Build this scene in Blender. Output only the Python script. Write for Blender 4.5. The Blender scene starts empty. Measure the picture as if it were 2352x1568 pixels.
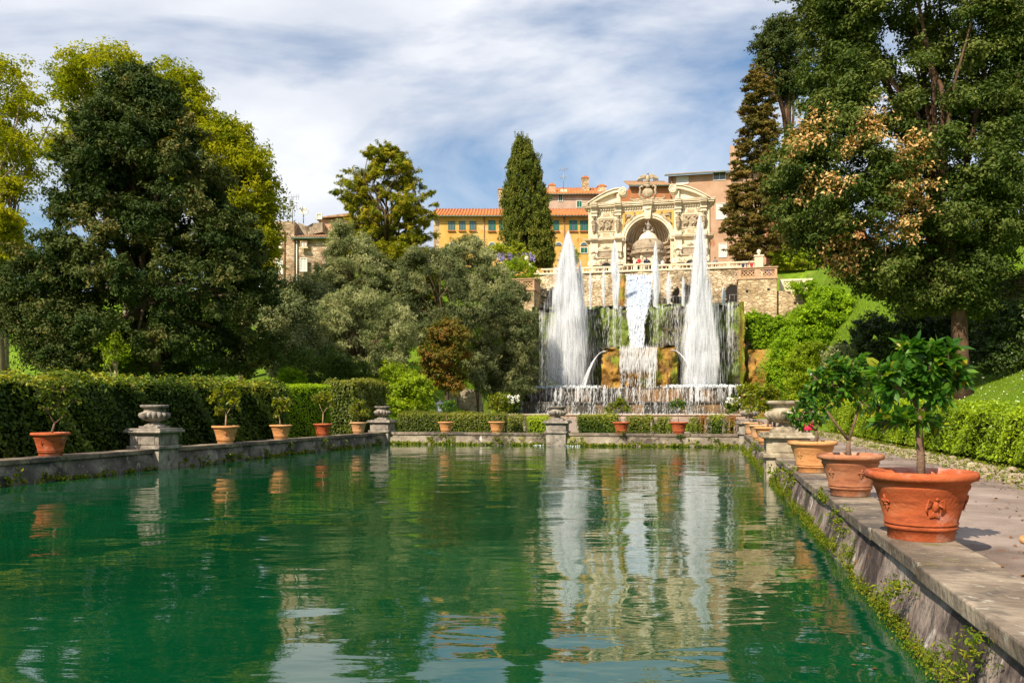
import bpy, bmesh, math, random
import numpy as np
from mathutils import Vector, Matrix
R = math.radians
scn = bpy.context.scene
C = scn.collection
# ---------------------------------------------------------------- camera, sky, sun, exposure
ROT = math.atan(.228); CC = math.cos(ROT); SI = math.sin(ROT)
FP, CX, HZ, EYE = 1975.0, 1176.0, 937.0, 1.72
cam = bpy.data.cameras.new('camera'); camo = bpy.data.objects.new('camera', cam); C.objects.link(camo)
camo.location = (0, 0, EYE); camo.rotation_euler = (R(90), 0, 0)
cam.sensor_width = 36; cam.lens = FP / 2352 * 36; cam.shift_y = (HZ - 784) / 2352; cam.clip_start = .1; cam.clip_end = 3000
scn.camera = camo
SUN_AZ = math.atan2(-.58, -.815); SUN_EL = R(43)
sl = bpy.data.lights.new('sun', 'SUN'); sl.energy = 5.0; sl.angle = R(.5); sl.color = (1, .88, .70)
so = bpy.data.objects.new('sun', sl); C.objects.link(so)
sd = Vector((math.sin(SUN_AZ) * math.cos(SUN_EL), math.cos(SUN_AZ) * math.cos(SUN_EL), math.sin(SUN_EL)))
so.rotation_euler = sd.to_track_quat('Z', 'Y').to_euler(); so.location = (-40, -40, 60)
w = bpy.data.worlds.new("World"); scn.world = w; w.use_nodes = True
wn, wl = w.node_tree.nodes, w.node_tree.links
wn.clear()
def wnode(t, **k):
    n = wn.new(t)
    for a, b in k.items(): setattr(n, a, b)
    return n
sky = wnode('ShaderNodeTexSky', sky_type='NISHITA', sun_disc=False)
sky.sun_elevation = SUN_EL; sky.sun_rotation = SUN_AZ % (2 * math.pi); sky.air_density = 1.1; sky.dust_density = .6; sky.ozone_density = 2.0
tc = wnode('ShaderNodeTexCoord'); sp = wnode('ShaderNodeSeparateXYZ'); wl.new(tc.outputs['Generated'], sp.inputs[0])
zc = wnode('ShaderNodeMath', operation='MAXIMUM'); wl.new(sp.outputs[2], zc.inputs[0]); zc.inputs[1].default_value = 0.0
za = wnode('ShaderNodeMath', operation='ADD'); wl.new(zc.outputs[0], za.inputs[0]); za.inputs[1].default_value = .42
dx = wnode('ShaderNodeMath', operation='DIVIDE'); wl.new(sp.outputs[0], dx.inputs[0]); wl.new(za.outputs[0], dx.inputs[1])
dy = wnode('ShaderNodeMath', operation='DIVIDE'); wl.new(sp.outputs[1], dy.inputs[0]); wl.new(za.outputs[0], dy.inputs[1])
cb = wnode('ShaderNodeCombineXYZ'); wl.new(dx.outputs[0], cb.inputs[0]); wl.new(dy.outputs[0], cb.inputs[1]); cb.inputs[2].default_value = 3.7
mp = wnode('ShaderNodeMapping'); wl.new(cb.outputs[0], mp.inputs[0]); mp.inputs['Rotation'].default_value = (0, 0, R(-24)); mp.inputs['Scale'].default_value = (1.0, 1.5, 1)
mp.inputs['Location'].default_value = (.9, -.35, 0)
n1 = wnode('ShaderNodeTexNoise'); wl.new(mp.outputs[0], n1.inputs['Vector']); n1.inputs['Scale'].default_value = 1.7; n1.inputs['Detail'].default_value = 8; n1.inputs['Roughness'].default_value = .55; n1.inputs['Distortion'].default_value = .4
cr = wnode('ShaderNodeValToRGB'); wl.new(n1.outputs[0], cr.inputs[0])
cr.color_ramp.elements[0].position = .385; cr.color_ramp.elements[0].color = (.10, .10, .10, 1)
cr.color_ramp.elements[1].position = .575; cr.color_ramp.elements[1].color = (.93, .93, .93, 1)
n2 = wnode('ShaderNodeTexNoise'); wl.new(mp.outputs[0], n2.inputs['Vector']); n2.inputs['Scale'].default_value = 3.2; n2.inputs['Detail'].default_value = 6
cr2 = wnode('ShaderNodeValToRGB'); wl.new(n2.outputs[0], cr2.inputs[0])
cr2.color_ramp.elements[0].position = .35; cr2.color_ramp.elements[0].color = (6.2, 6.7, 7.7, 1)
cr2.color_ramp.elements[1].position = .65; cr2.color_ramp.elements[1].color = (9.4, 9.5, 9.8, 1)
mx = wnode('ShaderNodeMix', data_type='RGBA'); wl.new(cr.outputs[0], mx.inputs[0])
hs = wnode('ShaderNodeHueSaturation'); hs.inputs['Saturation'].default_value = 1.25; hs.inputs['Value'].default_value = 1.15; wl.new(sky.outputs[0], hs.inputs['Color'])
wl.new(hs.outputs[0], mx.inputs[6]); wl.new(cr2.outputs[0], mx.inputs[7])
bg = wnode('ShaderNodeBackground'); wl.new(mx.outputs[2], bg.inputs[0]); bg.inputs[1].default_value = .078
wo = wnode('ShaderNodeOutputWorld'); wl.new(bg.outputs[0], wo.inputs[0])
scn.view_settings.view_transform = 'Standard'; scn.view_settings.look = 'None'; scn.view_settings.gamma = 1; scn.view_settings.exposure = .52
cy = scn.cycles if hasattr(scn, 'cycles') else None
try:
    cy.max_bounces = 6; cy.diffuse_bounces = 3; cy.glossy_bounces = 3; cy.transmission_bounces = 4; cy.transparent_max_bounces = 20; cy.caustics_reflective = False; cy.caustics_refractive = False
    cy.use_denoising = True; cy.denoising_prefilter = 'ACCURATE'; cy.use_adaptive_sampling = True; cy.adaptive_threshold = .01; cy.sample_clamp_indirect = 6
except Exception: pass
# ---------------------------------------------------------------- frames of reference (photo pixels at 2352 wide, garden axis s,t)
def L(s, t, z=0.0): return Vector((s * CC + t * SI, -s * SI + t * CC, z))
def toST(X, Y): return X * CC - Y * SI, X * SI + Y * CC
def P(u, v, Y): return Vector(((u - CX) / FP * Y, Y, EYE - (v - HZ) / FP * Y))
def on_t(u, t):
    a = (u - CX) / FP; Y = t / (SI * a + CC); return CC * a * Y - SI * Y, Y
def on_s(u, s):
    a = (u - CX) / FP; Y = s / (CC * a - SI); return SI * a * Y + CC * Y, Y
def zz(v, Y): return EYE - (v - HZ) / FP * Y
def clamp(x, a=0.0, b=1.0): return max(a, min(b, x))
def sm(x): x = clamp(x); return x * x * (3 - 2 * x)
SL, SR, TF, ZC = -15.1, 1.47, 39.0, .57       # pool edges and coping height
F0 = -6.3                                       # fountain axis
def terr(s, t):
    base = .42 + clamp((t - 39.5) / 30) * .48
    zl = base + .45 * max(0, t - 57) + .08 * max(0, t - 42) + .15 * max(0, t - 38) * sm((-20 - s) / 10)
    zr = base + .43 * max(0, s - 7.6) + .34 * max(0, t - 48) * sm((s - 5) / 6) - .0
    z = base
    z = z + (min(zl, 12.2 + 3.2 * sm((s + 34) / 8)) - z) * sm((-17.0 - s) / 2.5)
    z = z + (zr - z) * sm((s - 4.5) / 3.5)
    z = min(z, 15.4)
    z = z + (15.9 - z) * sm((t - 91.5) / 1.0) * sm((s + 34) / 8)
    if t > 69 and t < 91 and -17 < s < 4: z = min(z, .9)
    return z
# ---------------------------------------------------------------- objects
def tag(o, label=None, cat=None, group=None, kind=None):
    if label: o['label'] = label
    if cat: o['category'] = cat
    if group: o['group'] = group
    if kind: o['kind'] = kind
    return o
def thing(name, loc, label, cat, group=None, rz=0.0):
    o = bpy.data.objects.new(name, None); C.objects.link(o); o.location = loc; o.rotation_euler = (0, 0, rz)
    o.empty_display_size = .2
    return tag(o, label, cat, group)
def npmesh(name, V, F4, mats, parent=None, loc=None, rnd=None, smooth=False, midx=None):
    V = np.asarray(V, dtype=np.float32); F4 = np.asarray(F4, dtype=np.int32)
    me = bpy.data.meshes.new(name); n = len(F4); k = F4.shape[1]
    me.vertices.add(len(V)); me.vertices.foreach_set('co', V.ravel())
    me.loops.add(n * k); me.loops.foreach_set('vertex_index', F4.ravel())
    me.polygons.add(n); me.polygons.foreach_set('loop_start', np.arange(0, n * k, k, dtype=np.int32))
    me.update(calc_edges=True)
    if smooth: me.polygons.foreach_set('use_smooth', np.ones(n, dtype=bool))
    else: me.polygons.foreach_set('use_smooth', np.zeros(n, dtype=bool))
    if rnd is not None:
        at = me.attributes.new('rnd', 'FLOAT', 'FACE'); at.data.foreach_set('value', np.asarray(rnd, dtype=np.float32))
    for m in (mats if isinstance(mats, (list, tuple)) else [mats]): me.materials.append(m)
    o = bpy.data.objects.new(name, me); C.objects.link(o)
    if parent: o.parent = parent
    if loc is not None: o.location = loc
    return o
class MB:
    def __init__(self): self.v = []; self.f = []; self.sm = []
    def add(self, vs, fs, smooth=False):
        n = len(self.v); self.v += [tuple(x) for x in vs]; self.f += [tuple(i + n for i in f) for f in fs]; self.sm += [smooth] * len(fs); return self
    def box(self, x0, x1, y0, y1, z0, z1, taper=0.0):
        a = taper
        self.add([(x0, y0, z0), (x1, y0, z0), (x1, y1, z0), (x0, y1, z0), (x0 + a, y0 + a, z1), (x1 - a, y0 + a, z1), (x1 - a, y1 - a, z1), (x0 + a, y1 - a, z1)],
                 [(0, 3, 2, 1), (4, 5, 6, 7), (0, 1, 5, 4), (1, 2, 6, 5), (2, 3, 7, 6), (3, 0, 4, 7)]); return self
    def prism(self, pts, y0, y1):      # polygon in x,z pushed from y0 to y1
        n = len(pts)
        vs = [(x, y0, z) for x, z in pts] + [(x, y1, z) for x, z in pts]
        fs = [tuple(range(n)), tuple(range(2 * n - 1, n - 1, -1))] + [(i, i + n, (i + 1) % n + n, (i + 1) % n) for i in range(n)]
        self.add(vs, fs); return self
    def slab(self, pts, z0, z1):       # polygon in x,y pushed from z0 to z1
        n = len(pts)
        vs = [(x, y, z0) for x, y in pts] + [(x, y, z1) for x, y in pts]
        fs = [tuple(range(n - 1, -1, -1)), tuple(range(n, 2 * n))] + [(i, (i + 1) % n, (i + 1) % n + n, i + n) for i in range(n)]
        self.add(vs, fs); return self
    def lathe(self, prof, n=24, c=(0, 0), lobes=0, lobe=0.0, lr=None, a0=0.0, a1=2 * math.pi, sx=1.0, sy=1.0):
        full = abs(a1 - a0 - 2 * math.pi) < 1e-6; m = n if full else n + 1; vs = []; fs = []
        for i, (r, z) in enumerate(prof):
            for j in range(m):
                a = a0 + (a1 - a0) * j / n
                rr = r
                if lobes and lr and lr[0] <= i <= lr[1]: rr = r * (1 + lobe * (abs(math.sin(a * lobes / 2)) - .5))
                vs.append((c[0] + rr * math.cos(a) * sx, c[1] + rr * math.sin(a) * sy, z))
        for i in range(len(prof) - 1):
            for j in range(n):
                k = (j + 1) % m
                fs.append((i * m + j, i * m + k, (i + 1) * m + k, (i + 1) * m + j))
        self.add(vs, fs, True); return self
    def tube(self, pts, rad, n=7, cap=True):
        pts = [Vector(p) for p in pts]; rad = rad if isinstance(rad, (list, tuple)) else [rad] * len(pts)
        vs = []; fs = []; up = Vector((.3, .2, 1)).normalized()
        for i, p in enumerate(pts):
            d = (pts[min(i + 1, len(pts) - 1)] - pts[max(i - 1, 0)])
            if d.length < 1e-6: d = Vector((0, 0, 1))
            d.normalize(); a = d.cross(up)
            if a.length < .1: a = d.cross(Vector((1, 0, 0)))
            a.normalize(); b = d.cross(a)
            for j in range(n):
                th = 2 * math.pi * j / n; vs.append(p + (a * math.cos(th) + b * math.sin(th)) * rad[i])
        for i in range(len(pts) - 1):
            for j in range(n):
                k = (j + 1) % n; fs.append((i * n + j, (i + 1) * n + j, (i + 1) * n + k, i * n + k))
        if cap: fs.append(tuple(range(n))); fs.append(tuple(range(len(vs) - 1, len(vs) - n - 1, -1)))
        self.add(vs, fs, True); return self
    def ell(self, c, r, n=10, m=7, rot=None):
        vs = []; fs = []
        M = rot or Matrix.Identity(3)
        for i in range(m + 1):
            ph = math.pi * i / m
            for j in range(n):
                th = 2 * math.pi * j / n
                q = M @ Vector((r[0] * math.sin(ph) * math.cos(th), r[1] * math.sin(ph) * math.sin(th), r[2] * math.cos(ph)))
                vs.append((c[0] + q.x, c[1] + q.y, c[2] + q.z))
        for i in range(m):
            for j in range(n):
                k = (j + 1) % n; fs.append((i * n + j, (i + 1) * n + j, (i + 1) * n + k, i * n + k))
        self.add(vs, fs, True); return self
    def build(self, name, mat, parent=None, loc=None, rz=0.0, bevel=0.0):
        me = bpy.data.meshes.new(name); me.from_pydata(self.v, [], self.f); me.update()
        me.polygons.foreach_set('use_smooth', self.sm)
        me.materials.append(mat)
        o = bpy.data.objects.new(name, me); C.objects.link(o)
        if parent: o.parent = parent
        if loc is not None: o.location = loc
        if rz: o.rotation_euler = (0, 0, rz)
        if bevel:
            b = o.modifiers.new('bevel', 'BEVEL'); b.width = bevel; b.segments = 2; b.limit_method = 'ANGLE'
        return o
def copy_tree(o, parent=None):
    c = o.copy(); C.objects.link(c); c.parent = parent
    for ch in o.children: copy_tree(ch, c)
    return c
# ---------------------------------------------------------------- materials
def M_new(name):
    m = bpy.data.materials.new(name); m.use_nodes = True; nt = m.node_tree; nt.nodes.clear(); return m, nt.nodes, nt.links
def nd(N, t, **k):
    n = N.new(t)
    for a, b in k.items():
        if a.startswith('i_'): n.inputs[a[2:].replace('_', ' ')].default_value = b
        else: setattr(n, a, b)
    return n
def ramp(N, els):
    r = N.new('ShaderNodeValToRGB'); e = r.color_ramp.elements
    while len(e) < len(els): e.new(.5)
    for i, (p, c) in enumerate(els): e[i].position = p; e[i].color = (*c, 1)
    return r
def surf(name, cols, scale=3.0, detail=6, rough=.85, bump=.3, bscale=None, spec=.3, stretch=(1, 1, 1), spots=None, lines=None, coord='Object', dist=.02):
    """mottled solid: cols = [(pos, rgb)...] along noise; spots = (scale, rgb, lo, hi); lines: vertical stains"""
    m, N, K = M_new(name)
    tc = nd(N, 'ShaderNodeTexCoord'); mp = nd(N, 'ShaderNodeMapping'); K.new(tc.outputs[coord], mp.inputs[0]); mp.inputs['Scale'].default_value = stretch
    no = nd(N, 'ShaderNodeTexNoise', i_Scale=scale, i_Detail=detail, i_Roughness=.6); K.new(mp.outputs[0], no.inputs['Vector'])
    r = ramp(N, cols); K.new(no.outputs[0], r.inputs[0]); col = r.outputs[0]
    for sp_ in (spots or []):
        sc, rgb, lo, hi = sp_[:4]
        mp2 = nd(N, 'ShaderNodeMapping'); K.new(tc.outputs[coord], mp2.inputs[0]); mp2.inputs['Scale'].default_value = sp_[4] if len(sp_) > 4 else (1, 1, 1); mp2.inputs['Location'].default_value = (sc * 1.3, 4.1, 2.2)
        n2 = nd(N, 'ShaderNodeTexNoise', i_Scale=sc, i_Detail=5.0, i_Roughness=.62); K.new(mp2.outputs[0], n2.inputs['Vector'])
        r2 = ramp(N, [(lo, (0, 0, 0)), (hi, (1, 1, 1))]); K.new(n2.outputs[0], r2.inputs[0])
        mx = nd(N, 'ShaderNodeMix', data_type='RGBA'); K.new(r2.outputs[0], mx.inputs[0]); K.new(col, mx.inputs[6]); mx.inputs[7].default_value = (*rgb, 1); col = mx.outputs[2]
    b = nd(N, 'ShaderNodeBsdfPrincipled', i_Roughness=rough); b.inputs['Specular IOR Level'].default_value = spec
    K.new(col, b.inputs['Base Color'])
    nb = nd(N, 'ShaderNodeTexNoise', i_Scale=bscale or scale * 5, i_Detail=6.0); K.new(tc.outputs[coord], nb.inputs['Vector'])
    bp = nd(N, 'ShaderNodeBump', i_Strength=bump, i_Distance=dist); K.new(nb.outputs[0], bp.inputs['Height']); K.new(bp.outputs[0], b.inputs['Normal'])
    o = nd(N, 'ShaderNodeOutputMaterial'); K.new(b.outputs[0], o.inputs[0]); return m
def masonry(name, cols, mortar, sx=.45, sz=.2, scale=1.0, rough=.9, moss=None, rowaxis='XZ', rub=.5):
    """irregular stone courses, from voronoi stretched along the courses"""
    m, N, K = M_new(name)
    tc = nd(N, 'ShaderNodeTexCoord'); mp = nd(N, 'ShaderNodeMapping'); K.new(tc.outputs['Object'], mp.inputs[0]); mp.inputs['Scale'].default_value = (1 / sx, 1 / sx, 1 / sz)
    nz = nd(N, 'ShaderNodeTexNoise', i_Scale=1.3, i_Detail=2.0); K.new(mp.outputs[0], nz.inputs['Vector'])
    mxv = nd(N, 'ShaderNodeMix', data_type='RGBA'); mxv.inputs[0].default_value = .12 * rub; K.new(mp.outputs[0], mxv.inputs[6]); K.new(nz.outputs['Color'], mxv.inputs[7])
    vo = nd(N, 'ShaderNodeTexVoronoi', feature='F1', i_Scale=scale); K.new(mxv.outputs[2], vo.inputs['Vector'])
    ve = nd(N, 'ShaderNodeTexVoronoi', feature='DISTANCE_TO_EDGE', i_Scale=scale); K.new(mxv.outputs[2], ve.inputs['Vector'])
    sep = nd(N, 'ShaderNodeSeparateColor'); K.new(vo.outputs['Color'], sep.inputs[0])
    r = ramp(N, cols); K.new(sep.outputs[0], r.inputs[0])
    re = ramp(N, [(.02, (0, 0, 0)), (.09, (1, 1, 1))]); K.new(ve.outputs['Distance'], re.inputs[0])
    mx = nd(N, 'ShaderNodeMix', data_type='RGBA'); K.new(re.outputs[0], mx.inputs[0]); mx.inputs[6].default_value = (*mortar, 1); K.new(r.outputs[0], mx.inputs[7]); col = mx.outputs[2]
    big = nd(N, 'ShaderNodeTexNoise', i_Scale=.5, i_Detail=6.0); K.new(tc.outputs['Object'], big.inputs['Vector'])
    rb = ramp(N, [(.35, (.55, .5, .45)), (.62, (1.15, 1.1, 1.05))]); K.new(big.outputs[0], rb.inputs[0])
    ml = nd(N, 'ShaderNodeMix', data_type='RGBA', blend_type='MULTIPLY'); ml.inputs[0].default_value = 1; K.new(col, ml.inputs[6]); K.new(rb.outputs[0], ml.inputs[7]); col = ml.outputs[2]
    if moss:
        n2 = nd(N, 'ShaderNodeTexNoise', i_Scale=.9, i_Detail=8.0, i_Roughness=.65); K.new(tc.outputs['Object'], n2.inputs['Vector'])
        r2 = ramp(N, [(moss[1], (0, 0, 0)), (moss[1] + .08, (1, 1, 1))]); K.new(n2.outputs[0], r2.inputs[0])
        m2 = nd(N, 'ShaderNodeMix', data_type='RGBA'); K.new(r2.outputs[0], m2.inputs[0]); K.new(col, m2.inputs[6]); m2.inputs[7].default_value = (*moss[0], 1); col = m2.outputs[2]
    b = nd(N, 'ShaderNodeBsdfPrincipled', i_Roughness=rough); b.inputs['Specular IOR Level'].default_value = .2; K.new(col, b.inputs['Base Color'])
    bp = nd(N, 'ShaderNodeBump', i_Strength=.8, i_Distance=.05); K.new(re.outputs[0], bp.inputs['Height']); K.new(bp.outputs[0], b.inputs['Normal'])
    o = nd(N, 'ShaderNodeOutputMaterial'); K.new(b.outputs[0], o.inputs[0]); return m
def leafmat(name, cols, trans=.3, rough=.5, spec=.25, tcol=None):
    m, N, K = M_new(name)
    at = nd(N, 'ShaderNodeAttribute', attribute_name='rnd'); r = ramp(N, cols); K.new(at.outputs['Fac'], r.inputs[0])
    b = nd(N, 'ShaderNodeBsdfPrincipled', i_Roughness=rough); b.inputs['Specular IOR Level'].default_value = spec; K.new(r.outputs[0], b.inputs['Base Color'])
    tr = nd(N, 'ShaderNodeBsdfTranslucent')
    g = nd(N, 'ShaderNodeMix', data_type='RGBA', blend_type='MULTIPLY'); g.inputs[0].default_value = 1; K.new(r.outputs[0], g.inputs[6]); g.inputs[7].default_value = (*(tcol or (1.7, 1.6, .5)), 1)
    K.new(g.outputs[2], tr.inputs[0])
    mx = nd(N, 'ShaderNodeMixShader'); mx.inputs[0].default_value = trans; K.new(b.outputs[0], mx.inputs[1]); K.new(tr.outputs[0], mx.inputs[2])
    o = nd(N, 'ShaderNodeOutputMaterial'); K.new(mx.outputs[0], o.inputs[0]); return m
def plain(name, c, rough=.6, metal=0.0, spec=.4):
    m, N, K = M_new(name); b = nd(N, 'ShaderNodeBsdfPrincipled', i_Roughness=rough, i_Metallic=metal); b.inputs['Base Color'].default_value = (*c, 1); b.inputs['Specular IOR Level'].default_value = spec
    o = nd(N, 'ShaderNodeOutputMaterial'); K.new(b.outputs[0], o.inputs[0]); return m
def spraymat(name, c, a=1.0):
    m, N, K = M_new(name); d = nd(N, 'ShaderNodeBsdfDiffuse'); d.inputs[0].default_value = (*c, 1); t = nd(N, 'ShaderNodeBsdfTranslucent'); t.inputs[0].default_value = (*c, 1)
    mx = nd(N, 'ShaderNodeMixShader'); mx.inputs[0].default_value = .45; K.new(d.outputs[0], mx.inputs[1]); K.new(t.outputs[0], mx.inputs[2]); out = mx.outputs[0]
    if a < 1:
        tp = nd(N, 'ShaderNodeBsdfTransparent'); m2 = nd(N, 'ShaderNodeMixShader'); m2.inputs[0].default_value = a; K.new(tp.outputs[0], m2.inputs[1]); K.new(out, m2.inputs[2]); out = m2.outputs[0]
    o = nd(N, 'ShaderNodeOutputMaterial'); K.new(out, o.inputs[0]); return m
G = {}
G['oak'] = leafmat('evergreen_oak_leaf', [(0, (.016, .034, .008)), (.4, (.042, .070, .014)), (.78, (.09, .11, .028)), (1, (.26, .20, .06))], .15, .6, .12)
G['oak_right'] = leafmat('broad_evergreen_leaf', [(0, (.025, .05, .008)), (.4, (.075, .115, .018)), (.78, (.20, .22, .055)), (.82, (.40, .22, .06)), (1, (.85, .55, .26))], .2, .55, .15)  # upper ramp stops hold the sunlit orange painted on leaf patches
G['plane'] = leafmat('spring_plane_leaf', [(0, (.11, .15, .005)), (.5, (.24, .27, .008)), (1, (.46, .42, .012))], .45, .6, .1)
G['pine'] = leafmat('pine_needles', [(0, (.10, .13, .01)), (.5, (.24, .25, .018)), (1, (.44, .36, .03))], .3, .7, .05)
G['conifer'] = leafmat('yellow_green_sprays', [(0, (.12, .15, .008)), (.5, (.22, .24, .012)), (1, (.34, .30, .025))], .35, .7, .05)
G['olive'] = leafmat('olive_leaf', [(0, (.12, .15, .045)), (.5, (.28, .31, .13)), (1, (.55, .54, .28))], .25, .6, .15, (1.3, 1.3, .8))
G['olive_dark'] = leafmat('dark_olive_leaf', [(0, (.07, .10, .035)), (.5, (.18, .21, .085)), (1, (.38, .38, .17))], .25, .6, .15, (1.3, 1.3, .8))  # darker of the two olive leaf tones
G['cypress'] = leafmat('cypress_spray', [(0, (.04, .06, .008)), (.5, (.11, .14, .015)), (1, (.24, .22, .03))], .12, .65, .15)
G['cypress_brown'] = leafmat('dry_cypress_spray', [(0, (.05, .06, .010)), (.45, (.14, .12, .022)), (1, (.32, .19, .05))], .12, .65, .15)
G['rust'] = leafmat('rusty_leaf', [(0, (.06, .08, .008)), (.5, (.15, .14, .015)), (.8, (.26, .13, .02)), (1, (.36, .13, .03))], .25)
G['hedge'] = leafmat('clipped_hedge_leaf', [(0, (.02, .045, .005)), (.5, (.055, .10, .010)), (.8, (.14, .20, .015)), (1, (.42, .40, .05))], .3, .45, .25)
G['box'] = leafmat('box_hedge_leaf', [(0, (.12, .19, .006)), (.5, (.24, .36, .010)), (1, (.42, .52, .02))], .35, .4, .35)
G['lowhedge'] = leafmat('low_hedge_leaf', [(0, (.04, .06, .008)), (.5, (.11, .15, .015)), (1, (.27, .27, .03))], .3, .4, .35)
G['ivy'] = leafmat('ivy_leaf', [(0, (.07, .14, .006)), (.5, (.20, .34, .010)), (1, (.40, .54, .02))], .3, .55, .12)
G['brightbush'] = leafmat('bright_shrub_leaf', [(0, (.12, .18, .006)), (.5, (.24, .34, .010)), (1, (.42, .5, .02))], .4, .5)
G['wisteria'] = leafmat('wisteria_leaf', [(0, (.2, .25, .012)), (1, (.42, .45, .03))], .45)
G['lemon'] = leafmat('lemon_leaf', [(0, (.03, .10, .012)), (.5, (.065, .18, .018)), (.85, (.14, .28, .022)), (1, (.40, .34, .02))], .4, .36, .35, (1.5, 1.6, .6))
G['lemon_yellow'] = leafmat('yellowing_lemon_leaf', [(0, (.09, .13, .01)), (.5, (.2, .25, .015)), (1, (.42, .4, .03))], .4, .35, .4)
G['darkbush'] = leafmat('dark_shrub_leaf', [(0, (.015, .032, .008)), (.5, (.04, .075, .012)), (.95, (.11, .16, .02)), (1, (.35, .2, .05))], .2, .35, .45)
G['moss'] = leafmat('moss_tufts', [(0, (.05, .09, .006)), (.5, (.12, .19, .010)), (1, (.32, .28, .03))], .3, .8, .1)
G['grassblade'] = leafmat('grass_blade', [(0, (.10, .18, .01)), (1, (.25, .36, .02))], .4, .6)
G['core'] = plain('twiggy_interior', (.012, .022, .006), .95, spec=.05)
G['bark'] = surf('bark', [(.3, (.05, .032, .02)), (.7, (.15, .10, .06))], 4, stretch=(1, 1, .2), bump=.8, bscale=12)
G['bark_pale'] = surf('pale_bark', [(.3, (.14, .10, .06)), (.7, (.36, .29, .19))], 3, stretch=(1, 1, .4), bump=.5, bscale=10)
G['bark_red'] = surf('reddish_bark', [(.3, (.055, .028, .018)), (.7, (.15, .085, .05))], 3, stretch=(1, 1, .3), bump=.8, bscale=10)
G['spray'] = spraymat('falling_spray', (.93, .95, .98), .8)
G['mist'] = spraymat('fine_spray', (.93, .95, .99), .22)
# ---------------------------------------------------------------- foliage tools
rng = np.random.default_rng(7)
def unit(a): return a / np.maximum(np.linalg.norm(a, axis=1, keepdims=True), 1e-6)
def leafquads(Pn, Nn, size, aspect=.5, fold=.12, droop=None):
    n = len(Pn); T = unit(np.cross(Nn, unit(rng.normal(size=(n, 3))))); B = np.cross(Nn, T)
    if droop is not None: T = unit(T + np.array([0, 0, -droop])); B = unit(np.cross(Nn, T))
    size = (np.ones(n) * size)[:, None] if np.ndim(size) == 0 else size[:, None]
    l = T * size * .5; wd = B * size * aspect * .5; f = Nn * size * fold
    V = np.stack([Pn - l, Pn + wd + f - l * .1, Pn + l, Pn - wd + f - l * .1], 1).reshape(-1, 3)
    F = np.arange(n * 4).reshape(-1, 4); return V, F
def clumps(cen, rad, n, flat=.8, up=.4, spread=.8, inner=.55, tw=9, loose=.2):
    """leaves along the twigs that fan out of many small boughs"""
    cen = np.asarray(cen); rad = np.asarray(rad); wgt = rad ** 2; wgt = wgt / wgt.sum(); nc = len(cen)
    k = rng.choice(nc, size=n, p=wgt); dirs = rng.normal(size=(nc, tw, 3)); dirs[:, :, 2] = dirs[:, :, 2] * .8 + .35; dirs /= np.linalg.norm(dirs, axis=2, keepdims=True)
    lens = .55 + .85 * rng.random((nc, tw)) ** 1.3; j = rng.integers(0, tw, n); d = dirs[k, j]
    f = inner * .6 + (1.05 - inner * .6) * rng.random(n) ** .75; r = rad[k] * lens[k, j]
    off = rng.normal(size=(n, 3)) * (rad[k] * loose * (1.25 - .6 * f))[:, None]
    Pn = cen[k] + (d * (r * f)[:, None] + off) * np.array([1, 1, flat]); o = unit(off + d * (rad[k] * .25)[:, None])
    Nn = unit(o * .9 + np.array([0, 0, up]) + rng.normal(size=(n, 3)) * spread * .6)
    return Pn, Nn, k
def profile_clumps(prof, Y, ncl, cr, dk=.8, surfbias=.55, yoff=0.0):
    prof = sorted(prof); vs = np.array([p[0] for p in prof], float); a = np.array([p[1] for p in prof], float); b = np.array([p[2] for p in prof], float)
    v = rng.random(ncl * 6) * (vs[-1] - vs[0]) + vs[0]; wd = np.interp(v, vs, b) - np.interp(v, vs, a)
    keep = rng.random(len(v)) < (wd / wd.max()) ** .9; v = v[keep][:ncl]; n = len(v)
    uL = np.interp(v, vs, a); uR = np.interp(v, vs, b); mpp = Y / FP
    rad = cr * (.6 + .7 * rng.random(n)); hw = np.maximum((uR - uL) / 2 * mpp, .05); rad = np.minimum(rad, np.maximum(hw * .8, cr * .3))
    th = rng.random(n) * 2 * np.pi; rr = surfbias + (1 - surfbias) * np.sqrt(rng.random(n)); inn = rng.random(n) < .22; rr[inn] *= rng.random(inn.sum())
    ew = np.maximum(hw - rad * .8, .02) * (1 + .07 * rng.normal(size=n))
    X = ((uL + uR) / 2 - CX) * mpp + ew * rr * np.sign(np.cos(th)) * np.abs(np.cos(th)) ** .65; Yc = Y + yoff + np.maximum(ew * dk, 0) * rr * np.sin(th)
    # keep the outline where it was drawn although the clump may be nearer or farther
    Z = EYE - (v - HZ) * mpp
    ztop = EYE - (vs[0] - HZ) * mpp; Z = np.minimum(Z, ztop - rad * .35)
    return np.stack([X, Yc, Z], 1), rad
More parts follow.
